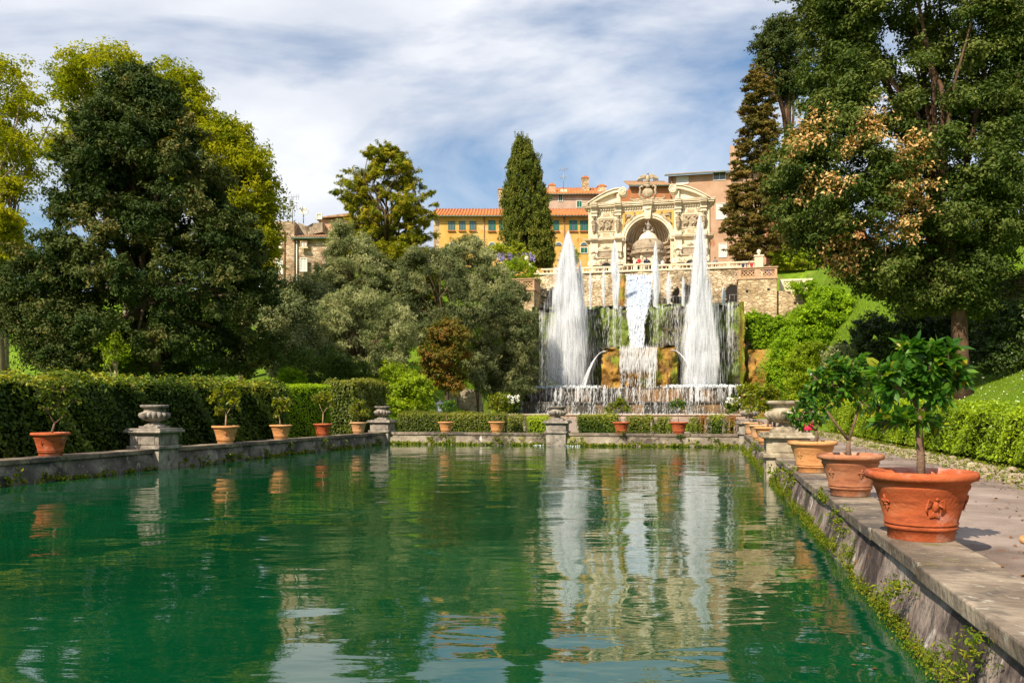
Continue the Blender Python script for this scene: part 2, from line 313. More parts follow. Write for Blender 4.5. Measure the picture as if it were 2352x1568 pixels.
def foliage(name, cen, rad, n, size, mat, parent, origin, aspect=.5, flat=.8, up=.4, patches=None, Y=None, droop=None, spread=.8, inner=.55, var=.5, tw=9, loose=.2):
    Pn, Nn, k = clumps(cen, rad, n, flat, up, spread, inner, tw, loose)
    ck = rng.random(len(cen)); rnd = np.clip(ck[k] * var + rng.random(n) * (1 - var), 0, 1)
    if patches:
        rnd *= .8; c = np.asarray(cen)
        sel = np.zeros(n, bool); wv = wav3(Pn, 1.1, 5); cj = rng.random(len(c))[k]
        for (u, v, r) in patches:      # sunlit orange painted into leaf colour: an irregular cloud of leaves about its own point in the crown
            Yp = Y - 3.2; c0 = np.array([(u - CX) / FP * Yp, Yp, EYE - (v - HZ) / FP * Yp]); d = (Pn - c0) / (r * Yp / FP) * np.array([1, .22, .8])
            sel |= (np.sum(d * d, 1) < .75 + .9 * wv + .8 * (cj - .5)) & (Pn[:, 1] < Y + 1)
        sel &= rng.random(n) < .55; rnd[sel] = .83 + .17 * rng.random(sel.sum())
    V, F = leafquads(Pn, Nn, size * (.6 + .8 * rng.random(n)), aspect, droop=droop)
    return npmesh(name, V - np.array(origin, dtype=float)[None, :], F, mat, parent, rnd=rnd)
def limbs(base, fork, cen, rb, rf, nl=9, bend=.3, seed=1, thin=.25):
    """trunk from base to fork, limbs from fork to clump centres; local to base"""
    rr = random.Random(seed); mb = MB(); b = Vector(base); f = Vector(fork)
    mids = [b, b.lerp(f, .33) + Vector((rr.uniform(-1, 1), rr.uniform(-1, 1), 0)) * bend * .6, b.lerp(f, .66) + Vector((rr.uniform(-1, 1), rr.uniform(-1, 1), 0)) * bend * .6, f]
    mb.tube([m - b for m in mids], [rb * 1.15, rb * .92, (rb + rf) / 2, rf], 9)
    idx = rr.sample(range(len(cen)), min(nl, len(cen)))
    for i in idx:
        e = Vector(cen[i]); st = f.lerp(b, rr.uniform(0, .35)); m1 = st.lerp(e, .4) + Vector((rr.uniform(-1, 1) * bend, rr.uniform(-1, 1) * bend, abs(e.z - st.z) * .12)); m2 = st.lerp(e, .75) + Vector((rr.uniform(-1, 1) * bend, rr.uniform(-1, 1) * bend, 0))
        mb.tube([st - b, m1 - b, m2 - b, e - b], [rf * .62, rf * .45, rf * thin, rf * .1], 6)
    return mb
def tree(name, label, cat, prof, Y, ncl, cr, n, size, leaf, bark, ub, rb=.25, vfork=None, group=None, dk=.8, nl=9, patches=None, zb=None, aspect=.5, flat=.8, up=.4, seed=1, bend=.3, extra=None, surfbias=.55, droop=None, inner=.55, spread=.8, var=.5, tw=9, loose=.2):
    cen, rad = profile_clumps(prof, Y, ncl, cr, dk, surfbias)
    if extra:
        for (u, v, r, k) in extra:
            for _ in range(k):
                cen = np.vstack([cen, [(u - CX + rng.normal() * r * .4) * Y / FP, Y + rng.normal() * r * .3 * Y / FP, EYE - (v - HZ + rng.normal() * r * .4) * Y / FP]]); rad = np.append(rad, r * Y / FP * rng.uniform(.4, .7))
    X = (ub - CX) / FP * Y; s, t = toST(X, Y); z0 = terr(s, t) - .15 if zb is None else zb
    base = (X, Y, z0); o = thing(name, base, label, cat, group)
    zs = cen[:, 2]; zf = EYE - ((vfork or 0) - HZ) / FP * Y if vfork else z0 + (np.median(zs) - z0) * .6
    xf = X + (np.mean(cen[:, 0]) - X) * .5
    limbs(base, (xf, Y, zf), cen, rb, rb * .62, nl, bend, seed).build('trunk', G[bark], o)
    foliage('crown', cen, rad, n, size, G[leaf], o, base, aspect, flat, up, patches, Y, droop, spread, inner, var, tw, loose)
    return o
def bush(name, label, cat, prof, Y, ncl, cr, n, size, leaf, group=None, dk=.8, zb=None, aspect=.55, stem=True, up=.4, flat=.85, surfbias=.6, inner=.5, var=.5):
    cen, rad = profile_clumps(prof, Y, ncl, cr, dk, surfbias)
    X = float(cen[:, 0].mean()); s, t = toST(X, Y); z0 = terr(s, t) if zb is None else zb
    base = (X, Y, min(z0, float(cen[:, 2].min())))
    o = thing(name, base, label, cat, group)
    if stem:
        rr = random.Random(int(abs(X) * 100)); mb = MB()
        for i in range(min(12, len(cen))):
            e = Vector(cen[rr.randrange(len(cen))]) - Vector(base); mb.tube([(e.x * .25 + rr.uniform(-.1, .1), e.y * .25, 0), (e.x * .6, e.y * .6, e.z * .55), tuple(e)], [.035, .025, .01], 5)
        mb.build('stem', G['bark'], o)
    foliage('foliage', cen, rad, n, size, G[leaf], o, base, aspect, flat, up, inner=inner, var=var)
    return o
def hedge(name, label, s0, s1, t0, t1, z0, z1, n, size, leaf, group=None, cat='hedge', z1b=None, jit=.07, faces='TFLR', aspect=.6, z0b=None, wav=.05, top=1.0):
    """clipped hedge: a twiggy body and a skin of leaves; z1 -> z1b along t"""
    z1b = z1 if z1b is None else z1b; z0b = z0 if z0b is None else z0b; o = thing(name, L((s0 + s1) / 2, (t0 + t1) / 2, z0), label, cat, group, -ROT)
    hx, hy = (s1 - s0) / 2, (t1 - t0) / 2; i = .09
    MB().add([(-hx + i, -hy + i, -.2), (hx - i, -hy + i, -.2), (hx - i, hy - i, -.2 + z0b - z0), (-hx + i, hy - i, -.2 + z0b - z0), (-hx + i, -hy + i, z1 - z0 - i), (hx - i, -hy + i, z1 - z0 - i), (hx - i, hy - i, z1b - z0 - i), (-hx + i, hy - i, z1b - z0 - i)],
             [(0, 3, 2, 1), (4, 5, 6, 7), (0, 1, 5, 4), (1, 2, 6, 5), (2, 3, 7, 6), (3, 0, 4, 7)]).build('twigs', G['core'], o)
    h = (z1 + z1b) / 2 - z0; ar = {'T': (s1 - s0) * (t1 - t0), 'F': (s1 - s0) * h, 'B': (s1 - s0) * h, 'L': (t1 - t0) * h, 'R': (t1 - t0) * h}; tot = sum(ar[f] for f in faces)
    Ps, Ns = [], []
    for f in faces:
        k = max(4, int(n * ar[f] / tot)); a = rng.random(k) * 2 - 1; b = rng.random(k)
        if f == 'T': x = a * hx; y = (b * 2 - 1) * hy; fr = (y + hy) / (2 * hy); z = (z1 + (z1b - z1) * fr) - z0; nn = (0, 0, 1)
        elif f in 'FB': y = np.full(k, -hy if f == 'F' else hy); x = a * hx; z = b * ((z1 if f == 'F' else z1b) - z0); nn = (0, -1 if f == 'F' else 1, .3)
        else: x = np.full(k, -hx if f == 'L' else hx); y = a * hy; fr = (y + hy) / (2 * hy); z = (z0b - z0) * fr + b * ((z1 + (z1b - z1) * fr) - (z0 + (z0b - z0) * fr)); nn = (-1 if f == 'L' else 1, 0, .3)
        lump = wav * (np.sin(x * 2.3 + y * 1.1) + np.sin(y * 2.9 + z * 3.3 + x) + np.sin(z * 5.1 + y * 4.7)) / 1.5
        nv = np.array(nn, float); Pn = np.stack([x, y, z], 1) + nv * (lump + rng.normal(size=k) * jit)[:, None]
        Ps.append(Pn); Ns.append(unit(nv + rng.normal(size=(k, 3)) * .55 + np.array([0, 0, .25])))
    Pn = np.vstack(Ps); Nn = np.vstack(Ns); k = len(Pn); V, F = leafquads(Pn, Nn, size * (.6 + .8 * rng.random(k)), aspect)
    pat = .5 + .25 * (np.sin(Pn[:, 1] * 1.7 + Pn[:, 2] * 2) + np.sin(Pn[:, 0] * 1.3 + Pn[:, 1] * .6 + 1)); rnd = np.clip(pat * .45 + rng.random(k) * .55, 0, 1); new = np.clip((Pn[:, 2] - (h - .35)) / .35, 0, 1) * top; rnd = np.clip(rnd + new * .45 * rng.random(k), 0, 1)  # top leaves yellowed: new growth and the sunlit fringe put into colour
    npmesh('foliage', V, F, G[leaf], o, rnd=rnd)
    return o
def slivers(name, Pn, D, ln, wd, mat, parent=None, loc=None):
    n = len(Pn); D = unit(D); B = unit(np.cross(D, unit(rng.normal(size=(n, 3)) * np.array([.35, 1, .1])))); l = D * (ln[:, None] * .5); b = B * (wd[:, None] * .5)
    V = np.stack([Pn - l, Pn + b - l * .2, Pn + l, Pn - b - l * .2], 1).reshape(-1, 3)
    return npmesh(name, V, np.arange(n * 4).reshape(-1, 4), mat, parent, loc)
def wav3(p, k=2.0, seed=0):
    r = np.random.default_rng(seed); o = np.zeros(len(p)); a = 1.0; tot = 0
    for i in range(5):
        d = r.normal(size=(4, 3)) * k; ph = r.random(4) * 6.28
        for j in range(4): o += a * np.sin(p @ d[j] + ph[j] + 1.3 * np.sin(p @ d[(j + 1) % 4] * .7))
        tot += a * 2; a *= .55; k *= 1.9
    return o / tot
# ================================================================ SETTING
def gridmesh(name, S, T, zf, mat, skip=None, kind='structure'):
    ns, nt = len(S), len(T); V = [L(s, t, zf(s, t)) for t in T for s in S]; F = []
    for j in range(nt - 1):
        for i in range(ns - 1):
            if skip and skip((S[i] + S[i + 1]) / 2, (T[j] + T[j + 1]) / 2): continue
            F.append((j * ns + i, j * ns + i + 1, (j + 1) * ns + i + 1, (j + 1) * ns + i))
    o = npmesh(name, V, F, mat, smooth=True); o['kind'] = kind; return o
G['lawn'] = surf('lawn', [(.3, (.08, .15, .008)), (.55, (.14, .24, .012)), (.75, (.24, .32, .02))], 1.4, 8, .9, .9, 26, .15, spots=[(.5, (.17, .14, .05), .58, .72), (22, (.28, .36, .04), .6, .68)], dist=.06)
G['gravel'] = surf('gravel', [(.3, (.24, .18, .145)), (.6, (.36, .28, .23)), (.8, (.46, .37, .31))], 2.2, 9, .9, .5, 60, .2, spots=[(.35, (.24, .19, .15), .55, .7), (14, (.10, .06, .04), .66, .7), (60, (.5, .45, .4), .62, .7)])
G['asphalt'] = surf('cracked_path', [(.3, (.19, .145, .12)), (.55, (.30, .235, .20)), (.78, (.42, .34, .29))], 1.3, 9, .9, .6, 70, .15, spots=[(.5, (.15, .11, .09), .54, .66), (70, (.5, .42, .36), .62, .7), (5.5, (.22, .09, .035), .66, .70), (26, (.12, .06, .03), .68, .72)])
G['soil'] = surf('soil', [(.3, (.05, .035, .02)), (.7, (.14, .10, .06))], 3, 8, .95, .8, 30)
def inpool(s, t): return SL - .3 < s < SR + .3 and 1.3 < t < TF + .3
Sg = sorted(set([-400, -200, -120, -90, -75] + list(np.arange(-66, -16, 1.5)) + [-15.8, SL - .3] + list(np.arange(-14, 1.4, 1.7)) + [SR + .3, 2.6] + list(np.arange(3, 44, .75)) + [48, 55, 65, 80, 120, 200, 400]))
Tg = sorted(set([-300, -100, -40, -20, -8, -2, 1.3, 5] + list(np.arange(8, 39, 1.5)) + [TF + .3] + list(np.arange(40, 96, 1.0)) + [98, 104, 112, 125, 145, 180, 260, 500]))
gridmesh('ground', [float(x) for x in Sg], [float(x) for x in Tg], terr, G['lawn'], inpool)
gridmesh('path', [2.0, 3, 4.2, 5.1], [float(x) for x in list(np.arange(-12, 41.9, 3)) + [41.9]], lambda s, t: terr(s, t) + .012, G['asphalt'])
gridmesh('terrace_path', [float(x) for x in np.linspace(-13.8, 5.1, 10)], [float(x) for x in np.linspace(43.2, 68.6, 14)], lambda s, t: terr(s, t) + .012, G['gravel'])
gridmesh('soil_bed', [float(x) for x in np.linspace(-17.6, -15.5, 4)], [float(x) for x in np.linspace(-8, 39.4, 24)], lambda s, t: terr(s, t) + .006, G['soil'])
# pool water: a deep green body under a rippled, mirror-like surface
m, N, K = M_new('pool_water'); tcn = nd(N, 'ShaderNodeTexCoord')
def rip(scale, st, det, dist_, strength, prev=None, dist2=0.0):
    mpn = nd(N, 'ShaderNodeMapping'); K.new(tcn.outputs['Object'], mpn.inputs[0]); mpn.inputs['Scale'].default_value = st
    n = nd(N, 'ShaderNodeTexNoise', i_Scale=scale, i_Detail=det, i_Roughness=.45, i_Distortion=dist2); K.new(mpn.outputs[0], n.inputs['Vector'])
    bpn = nd(N, 'ShaderNodeBump', i_Strength=strength, i_Distance=dist_); K.new(n.outputs[0], bpn.inputs['Height'])
    if prev: K.new(prev.outputs[0], bpn.inputs['Normal'])
    return bpn
b1 = rip(.65, (.8, 1.0, 1), 1.5, .032, 1.0, None, .6)
b2 = rip(2.6, (.5, 1.2, 1), 1.5, .0048, 1.0, b1, .8)
b3 = rip(9, (.7, 1.4, 1), 2.0, .0007, 1.0, b2)
bs = nd(N, 'ShaderNodeBsdfPrincipled', i_Roughness=.015, i_IOR=1.45); bs.inputs['Specular IOR Level'].default_value = 1.0
nn_ = nd(N, 'ShaderNodeTexNoise', i_Scale=.18, i_Detail=3.0); K.new(tcn.outputs['Object'], nn_.inputs['Vector'])
rr_ = ramp(N, [(.3, (.000, .034, .011)), (.7, (.001, .066, .022))]); K.new(nn_.outputs[0], rr_.inputs[0]); K.new(rr_.outputs[0], bs.inputs['Base Color'])
K.new(b3.outputs[0], bs.inputs['Normal']); on_ = nd(N, 'ShaderNodeOutputMaterial'); K.new(bs.outputs[0], on_.inputs[0]); G['water'] = m
o = npmesh('water', [L(SL - .2, 1.2, 0), L(SR + .3, 1.2, 0), L(SR + .3, TF + .2, 0), L(SL - .2, TF + .2, 0)], [(0, 1, 2, 3)], m); o['kind'] = 'structure'
# ================================================================ POOL WALLS
G['stone_wall'] = surf('stained_wall', [(.3, (.06, .045, .04)), (.45, (.17, .125, .11)), (.58, (.30, .24, .2)), (.75, (.52, .45, .37))], 1.6, 9, .9, .9, 9, .2, spots=[(1.4, (.06, .045, .04), .52, .6, (1, 1, .35)), (2.2, (.58, .53, .46), .62, .67, (1.6, 1.6, .9)), (3.1, (.20, .09, .02), .63, .7), (1.1, (.07, .09, .015), .60, .68)], dist=.06)
G['stone_wall_far'] = surf('weathered_wall', [(.3, (.10, .08, .06)), (.5, (.24, .20, .15)), (.7, (.42, .36, .28))], 1.4, 9, .9, .9, 8, .2, spots=[(1.7, (.09, .07, .055), .55, .62), (2.5, (.5, .46, .4), .62, .67), (.8, (.22, .22, .03), .56, .66)], dist=.05)
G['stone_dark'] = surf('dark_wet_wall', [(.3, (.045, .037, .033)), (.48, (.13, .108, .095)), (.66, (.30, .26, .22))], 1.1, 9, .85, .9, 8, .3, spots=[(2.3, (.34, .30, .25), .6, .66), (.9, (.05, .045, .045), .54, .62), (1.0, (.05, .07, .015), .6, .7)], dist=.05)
G['coping'] = surf('coping_stone', [(.3, (.09, .065, .045)), (.5, (.20, .155, .115)), (.72, (.42, .34, .25))], 1.3, 10, .85, .7, 14, .25, spots=[(.9, (.085, .07, .062), .5, .60), (3.5, (.10, .085, .07), .58, .66), (9, (.42, .38, .3), .6, .7), (2.4, (.16, .15, .05), .63, .7)], dist=.03)
G['urnstone'] = surf('urn_stone', [(.3, (.15, .13, .11)), (.55, (.30, .26, .22)), (.75, (.48, .43, .36))], 4, 8, .85, .6, 25, .2, spots=[(3, (.09, .08, .07), .56, .66)])
G['urnstone_light'] = surf('pale_urn_stone', [(.3, (.18, .145, .10)), (.52, (.36, .30, .21)), (.72, (.54, .47, .35))], 4, 8, .85, .6, 25, .2, spots=[(3, (.11, .09, .06), .54, .64), (1.5, (.12, .13, .04), .62, .7)])
def moss(parent, pts, nn, n, size, leaf='moss', org=(0, 0, 0), spread=.1):
    pts = np.asarray(pts); k = rng.integers(0, len(pts), n); Pn = pts[k] + rng.normal(size=(n, 3)) * np.array([spread, spread, spread * .55]); Pn[:, 2] = np.maximum(Pn[:, 2], .005)
    Nn = unit(np.array(nn, float)[None, :] + np.array([0, 0, .5]) + rng.normal(size=(n, 3)) * .6); V, F = leafquads(Pn, Nn, size * (.5 + rng.random(n)), .6)
    return npmesh('moss', V - np.array(org)[None, :], F, G[leaf], parent, rnd=rng.random(n))
def rough_face(name, a, b, z0, z1, out, amp, mat, parent, org, step=.12, seed=3, batter=0.0):
    """weathered face of masonry between two plan points"""
    a = Vector((*a, 0)); b = Vector((*b, 0)); ln = (b - a).length; nu = max(4, int(ln / step)); nv = 7; o3 = Vector((*out, 0)); V = []
    for j in range(nv):
        for i in range(nu + 1):
            p = a.lerp(b, i / nu); V.append((p.x, p.y, z0 + (z1 - z0) * j / (nv - 1)))
    V = np.array(V); d = wav3(V, 2.2, seed) * amp; d[-(nu + 1):] *= .1; d = d + batter * np.clip(1 - (V[:, 2] - .0) / (z1 - .0), 0, 1.3)
    V = V + np.array(o3)[None, :] * d[:, None] - np.array(org)[None, :]
    F = [(j * (nu + 1) + i, j * (nu + 1) + i + 1, (j + 1) * (nu + 1) + i + 1, (j + 1) * (nu + 1) + i) for j in range(nv - 1) for i in range(nu)]
    return npmesh(name, V, F, mat, parent, smooth=True)
def poolwall(label, s0, s1, t0, t1, face, matw, matc, mossn, lips, seed):
    o = thing('pool_wall', L((s0 + s1) / 2, (t0 + t1) / 2, 0), label, 'wall', None, -ROT); hx, hy = (s1 - s0) / 2, (t1 - t0) / 2
    e = .10; bat = .13 if lips else .08; b = MB()
    bx0, bx1, by0, by1 = -hx, hx, -hy, hy
    if face == '-s': bx0 += e
    if face == '+s': bx1 -= e
    if face == '-t': by0 += e
    b.box(bx0, bx1, by0, by1, -.6, ZC - .13).build('core', matw, o)
    lo = {'-s': ((-hx + .05, -hy), (-hx + .05, hy), (-1, 0)), '+s': ((hx - .05, hy), (hx - .05, -hy), (1, 0)), '-t': ((hx, -hy + .05), (-hx, -hy + .05), (0, -1))}[face]
    rough_face('masonry', lo[0], lo[1], -.3, ZC - .12, lo[2], .035, matw, o, (0, 0, 0), .1, seed, bat)
    rr = random.Random(seed); c = MB()
    longax = 'y' if face in ('-s', '+s') else 'x'; a = -(hy if longax == 'y' else hx); end = -a
    while a < end - .01:        # coping slabs of unequal length
        b2 = min(a + rr.uniform(1.3, 2.4), end); b2 = end if end - b2 < .6 else b2; dz = rr.uniform(-.008, .008); dd = rr.uniform(-.012, .012)
        if longax == 'y': c.box(-hx + dd, hx + dd * .5, a + .004, b2 - .004, ZC - .12 + dz, ZC + dz)
        else: c.box(a + .004, b2 - .004, -hy + dd, hy, ZC - .12 + dz, ZC + dz)
        a = b2
    c.build('coping', matc, o, bevel=.015)
    p = []
    for i in range(mossn):
        q = rr.random(); q0 = Vector((*lo[0], 0)).lerp(Vector((*lo[1], 0)), q); up = abs(rr.gauss(0, .05 if lips else .045)) + .02
        if math.sin(q * 37 + seed) + math.sin(q * 91) > .9: up += abs(rr.gauss(0, .12))
        p.append((q0.x + lo[2][0] * (.02 + bat * max(0, 1 - up / .45)), q0.y + lo[2][1] * (.02 + bat * max(0, 1 - up / .45)), up))
    moss(o, p, (*lo[2], 0), mossn * (46 if lips else 16), .021 if lips else .07, 'moss', spread=.035 if lips else .05)
    return o
poolwall('mossy grey stone wall of the pool along the gravel path under the nearest flower pots', SR + .05, 2.09, -6, TF, '-s', G['stone_wall'], G['coping'], 1500, True, 1)
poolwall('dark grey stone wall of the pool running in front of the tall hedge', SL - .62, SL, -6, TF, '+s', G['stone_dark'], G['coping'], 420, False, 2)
poolwall('pale weathered stone wall closing the far end of the pool before the fountain', SL - .62, 2.09, TF + .002, TF + .62, '-t', G['stone_wall_far'], G['coping'], 500, False, 3)
o = thing('pool_wall', L(-6.8, .9, 0), 'grey stone wall at the near end of the pool below the viewer', 'wall', None, -ROT)
MB().box(-8.4, 8.3, -.3, .3, -.5, .45).build('masonry', G['stone_wall'], o); MB().box(-8.4, 8.3, -.32, .33, .45, .57).build('coping', G['coping'], o, bevel=.015)
# plants growing out of the walls
def tuft(label, s, t, z, r, n=160, leaf='hedge', group='fern tufts growing on the pool walls', size=.07):
    o = thing('wall_plant', L(s, t, z), label, 'plant', group); cen = np.array([[rng.normal() * r * .4, rng.normal() * r * .25, rng.normal() * r * .3 + r * .2] for _ in range(6)]); Pn, Nn, k = clumps(cen, np.full(6, r * .5), n); Pn[:, 2] = np.maximum(Pn[:, 2], -z + .01)
    V, F = leafquads(Pn, Nn, size * (.6 + .8 * rng.random(n)), .45); npmesh('fronds', V, F, G[leaf], o, rnd=rng.random(n))
for u, r in ((467, .33), (525, .2), (612, .3), (668, .22), (742, .28), (786, .4), (901, .35)):
    t, Y = on_s(u, SL + .05)
    tuft({467: 'green fern tuft at the waterline below the second pot of the left wall', 525: 'small fern tuft at the waterline left of the third pot', 612: 'green fern tuft at the foot of the left wall before the third pot', 668: 'weeds hanging from the left coping just right of the third pot', 742: 'green weeds under the fourth pot of the left wall', 786: 'bushy green tuft at the waterline between the two last pots of the left wall', 901: 'bright fern tuft in the far left corner of the pool'}[u], SL + .05, t, .1 if u not in (668, 742) else .3, r)
for u, v, r, lf, lb in ((1015, 1000, .25, 'moss', 'yellow green moss patch under the pot by the garden lamp'), (1152, 1003, .55, 'moss', 'wide yellow green moss patch under the pot before the calla lilies'), (1245, 1002, .4, 'hedge', 'green fern hanging beside the middle urn pedestal on its left'), (1327, 1012, .3, 'hedge', 'green tuft at the waterline right of the middle urn pedestal'), (1429, 995, .3, 'hedge', 'green weeds directly under the red pot right of the middle urn'), (1640, 1008, .28, 'hedge', 'small weed clump near the right end of the far wall'), (1560, 1000, .2, 'hedge', 'small weed on the far wall under the rightmost of its pots')):
    s, Y = on_t(u, TF - .03); tuft(lb, s, TF - .03, max(.08, zz(v, Y) - .1), r, 200, lf)
for tt, z, r, lb in ((10.2, .5, .16, 'yellow green moss cushion on the right coping edge before the second pot'), (11.3, .58, .14, 'green weeds at the foot of the second pot from the front'), (7.0, .3, .22, 'green fern on the right wall face below the nearest pot'), (5.2, .3, .25, 'yellow leaved creeper on the nearest stretch of the right wall'), (16.5, .35, .4, 'yellow green weeds below the large pale urn pedestal'), (24.5, .3, .6, 'yellow bushy weeds on the right wall beyond the pale urn'), (29, .35, .6, 'green yellow weeds on the right wall under the row of far pots')):
    tuft(lb, SR - .08, tt, z, r, 260 if tt < 12 else 420, 'moss', 'weeds on the right pool wall', .035 if tt < 12 else .06)
# ================================================================ URNS AND PEDESTALS
def pedestal(s, t, label, mat, side):
    o = thing('pedestal', L(s, t, 0), label, 'pedestal', 'stone pedestals along the pool', -ROT)
    h = .46
    MB().box(-h, h, -h, h, -.4 if side else .5, 1.02).build('shaft', mat, o, bevel=.012)
    MB().box(-.53, .53, -.53, .53, ZC, .66).box(-.50, .50, -.50, .50, .985, 1.03).build('base_moulding', mat, o, bevel=.012)
    MB().box(-.59, .59, -.59, .59, 1.03, 1.10).box(-.55, .55, -.55, .55, 1.10, 1.15).build('cap', mat, o, bevel=.012)
    MB().box(-.33, .33, -h - .018, -h + .01, .70, .95).box(h - .01, h + .018, -.33, .33, .70, .95).build('panel', mat, o, bevel=.008)
    return o
def urn(s, t, label, mat, sc=1.0):
    o = thing('stone_urn', L(s, t, 1.15), label, 'urn', 'lobed stone urns around the pool', -ROT)
    MB().box(-.3, .3, -.3, .3, 0, .06).lathe([(.29, .06), (.28, .085), (.22, .11), (.15, .15), (.13, .19)], 20).build('foot', mat, o, bevel=.006)
    MB().lathe([(.13, .19), (.2, .205), (.31, .25), (.375, .32), (.39, .38), (.365, .43), (.315, .465)], 128, lobes=16, lobe=.24, lr=(1, 5)).build('bowl', mat, o)
    MB().lathe([(.31, .45), (.29, .475), (.29, .54), (.32, .57), (.37, .59), (.385, .615), (.385, .65), (.36, .665), (.31, .66), (.28, .60), (0, .57)], 40).build('rim', mat, o)
    if sc != 1: o.scale = (sc, sc, sc)
    return o
tL, _ = on_s(355, SL - .31); tR, _ = on_s(1806, SR + .33)
for s, t, m_, a, b in ((SL - .31, tL, G['urnstone'], 'grey stone pedestal in front of the tall hedge, one face sunlit', 'lobed grey stone urn on the pedestal in front of the tall hedge'),
                       (SL - .31, TF + .31, G['urnstone'], 'stone pedestal at the far left corner of the pool', 'lobed stone urn at the far left corner of the pool'),
                       (-6.8, TF + .31, G['urnstone'], 'mossy stone pedestal in the middle of the far pool wall', 'lobed stone urn in the middle of the far pool wall below the left big jet'),
                       (1.78, TF + .31, G['urnstone'], 'stone pedestal at the far right corner of the pool', 'dark stone urn at the far right corner, partly behind the potted shrubs'),
                       (1.78, tR, G['urnstone_light'], 'large pale pedestal among the pots on the right wall', 'large pale stone urn among the pots on the right wall')):
    pedestal(s, t, a, m_, True); urn(s, t, b, m_, 1.12 if m_ is G['urnstone_light'] else 1.0)
# ================================================================ POTTED LEMON TREES
def terracotta(name, a, b, c):
    return surf(name, [(.34, a), (.52, b), (.68, c)], 2.2, 9, .8, .45, 34, .2, spots=[(2.2, tuple(x * .7 + .24 for x in b), .55, .72, (1, 1, 1.3)), (2.0, tuple(x * .5 for x in a), .58, .72, (1, 1, 5)), (14, tuple(x * .5 for x in a), .66, .72), (1.6, (.16, .14, .09), .66, .76)], stretch=(1, 1, 3), dist=.012)
G['pot_red'] = terracotta('red_terracotta', (.30, .065, .022), (.44, .10, .034), (.54, .17, .07))
G['pot_brown'] = terracotta('brown_terracotta', (.28, .10, .05), (.40, .155, .075), (.48, .24, .14))
G['pot_orange'] = terracotta('orange_terracotta', (.50, .22, .08), (.62, .29, .11), (.66, .36, .16))
G['pot_pale'] = terracotta('pale_terracotta', (.48, .24, .11), (.58, .32, .16), (.64, .42, .24))
G['twig'] = surf('citrus_bark', [(.3, (.10, .055, .035)), (.7, (.24, .15, .10))], 8, bump=.5)
G['twig_pale'] = surf('pale_citrus_bark', [(.3, (.25, .16, .08)), (.7, (.46, .32, .18))], 8, bump=.5)
PR = [(.0, .28), (.285, .0), (.295, .015), (.30, .10), (.312, .105), (.325, .118), (.325, .135), (.312, .148), (.325, .152), (.33, .165), (.322, .18), (.36, .32), (.405, .47), (.425, .50), (.43, .52), (.42, .535), (.43, .55), (.455, .565), (.49, .575), (.503, .60), (.503, .625), (.49, .65), (.46, .655), (.43, .645), (.41, .60), (.39, .50), (0, .495)]
PR = [(r, z) for r, z in PR[1:]]; PR.insert(0, (0, 0))
def potr(z): return float(np.interp(z, [.18, .32, .47], [.322, .36, .405]))
def wrap(mb, ang0, D):
    out = MB(); vs = []
    for (x, y, z) in mb.v:
        r = potr(z / D) * D; a = ang0 + x / r; rr = r + y; vs.append((rr * math.cos(a), rr * math.sin(a), z))
    out.v = vs; out.f = mb.f; out.sm = mb.sm; return out
def fleur(k):
    mb = MB(); mb.ell((0, .006, .055 * k), (.016 * k, .016, .055 * k)); mb.ell((0, .008, .0), (.032 * k, .014, .008 * k)); mb.ell((0, .006, -.035 * k), (.010 * k, .012, .032 * k))
    for sg in (-1, 1):
        mb.tube([(sg * .008 * k, .006, -.01 * k), (sg * .022 * k, .010, .03 * k), (sg * .042 * k, .012, .045 * k), (sg * .056 * k, .010, .022 * k), (sg * .046 * k, .006, .008 * k)], [.008 * k, .012 * k, .013 * k, .010 * k, .005 * k], 6)
        mb.tube([(sg * .006 * k, .006, -.01 * k), (sg * .02 * k, .008, -.03 * k), (sg * .032 * k, .006, -.028 * k)], [.006 * k, .007 * k, .004 * k], 6)
    return mb
def eagle(k):
    mb = MB(); mb.ell((0, .008, 0), (.026 * k, .022, .045 * k)); mb.ell((.004 * k, .012, .058 * k), (.013 * k, .014, .016 * k)); mb.tube([(.012 * k, .014, .06 * k), (.026 * k, .012, .054 * k)], [.006 * k, .002 * k], 5)
    mb.prism([(-.02 * k, -.04 * k), (.02 * k, -.04 * k), (.034 * k, -.085 * k), (0, -.075 * k), (-.034 * k, -.085 * k)], 0, .014)
    for sg in (-1, 1):
        for j in range(5):
            mb.tube([(sg * .022 * k, .008, (.03 - .004 * j) * k), (sg * (.05 + .004 * j) * k, .012, (.055 - .016 * j) * k), (sg * (.062 - .003 * j) * k, .006, (-.005 - .014 * j) * k)], [.007 * k, .010 * k, .005 * k], 5)
        mb.tube([(sg * .012 * k, .008, -.035 * k), (sg * .022 * k, .01, -.07 * k), (sg * .034 * k, .008, -.072 * k)], [.006 * k] * 3, 5)
    return mb
def shift(mb, x, z):
    mb.v = [(a + x, b, c + z) for a, b, c in mb.v]; return mb
def leaves6(B0, D, Nn, ln, wd):
    n = len(B0); D = unit(D); S_ = unit(np.cross(D, Nn)); U = unit(np.cross(S_, D)); l = ln[:, None]; w_ = wd[:, None]
    tip = B0 + D * l - np.array([0, 0, 1]) * l * .12
    def side(sg): return B0 + D * l * .32 + S_ * sg * w_ * .5 + U * w_ * .16, B0 + D * l * .70 + S_ * sg * w_ * .40 + U * w_ * .08 - np.array([0, 0, 1]) * l * .04
    r1, r2 = side(1); l1, l2 = side(-1)
    V = np.stack([B0, r1, r2, tip, l2, l1], 1).reshape(-1, 3); i = np.arange(n)[:, None] * 6
    F = np.vstack([i + np.array([[0, 1, 2, 3]]), i + np.array([[0, 3, 4, 5]])]); return V, F
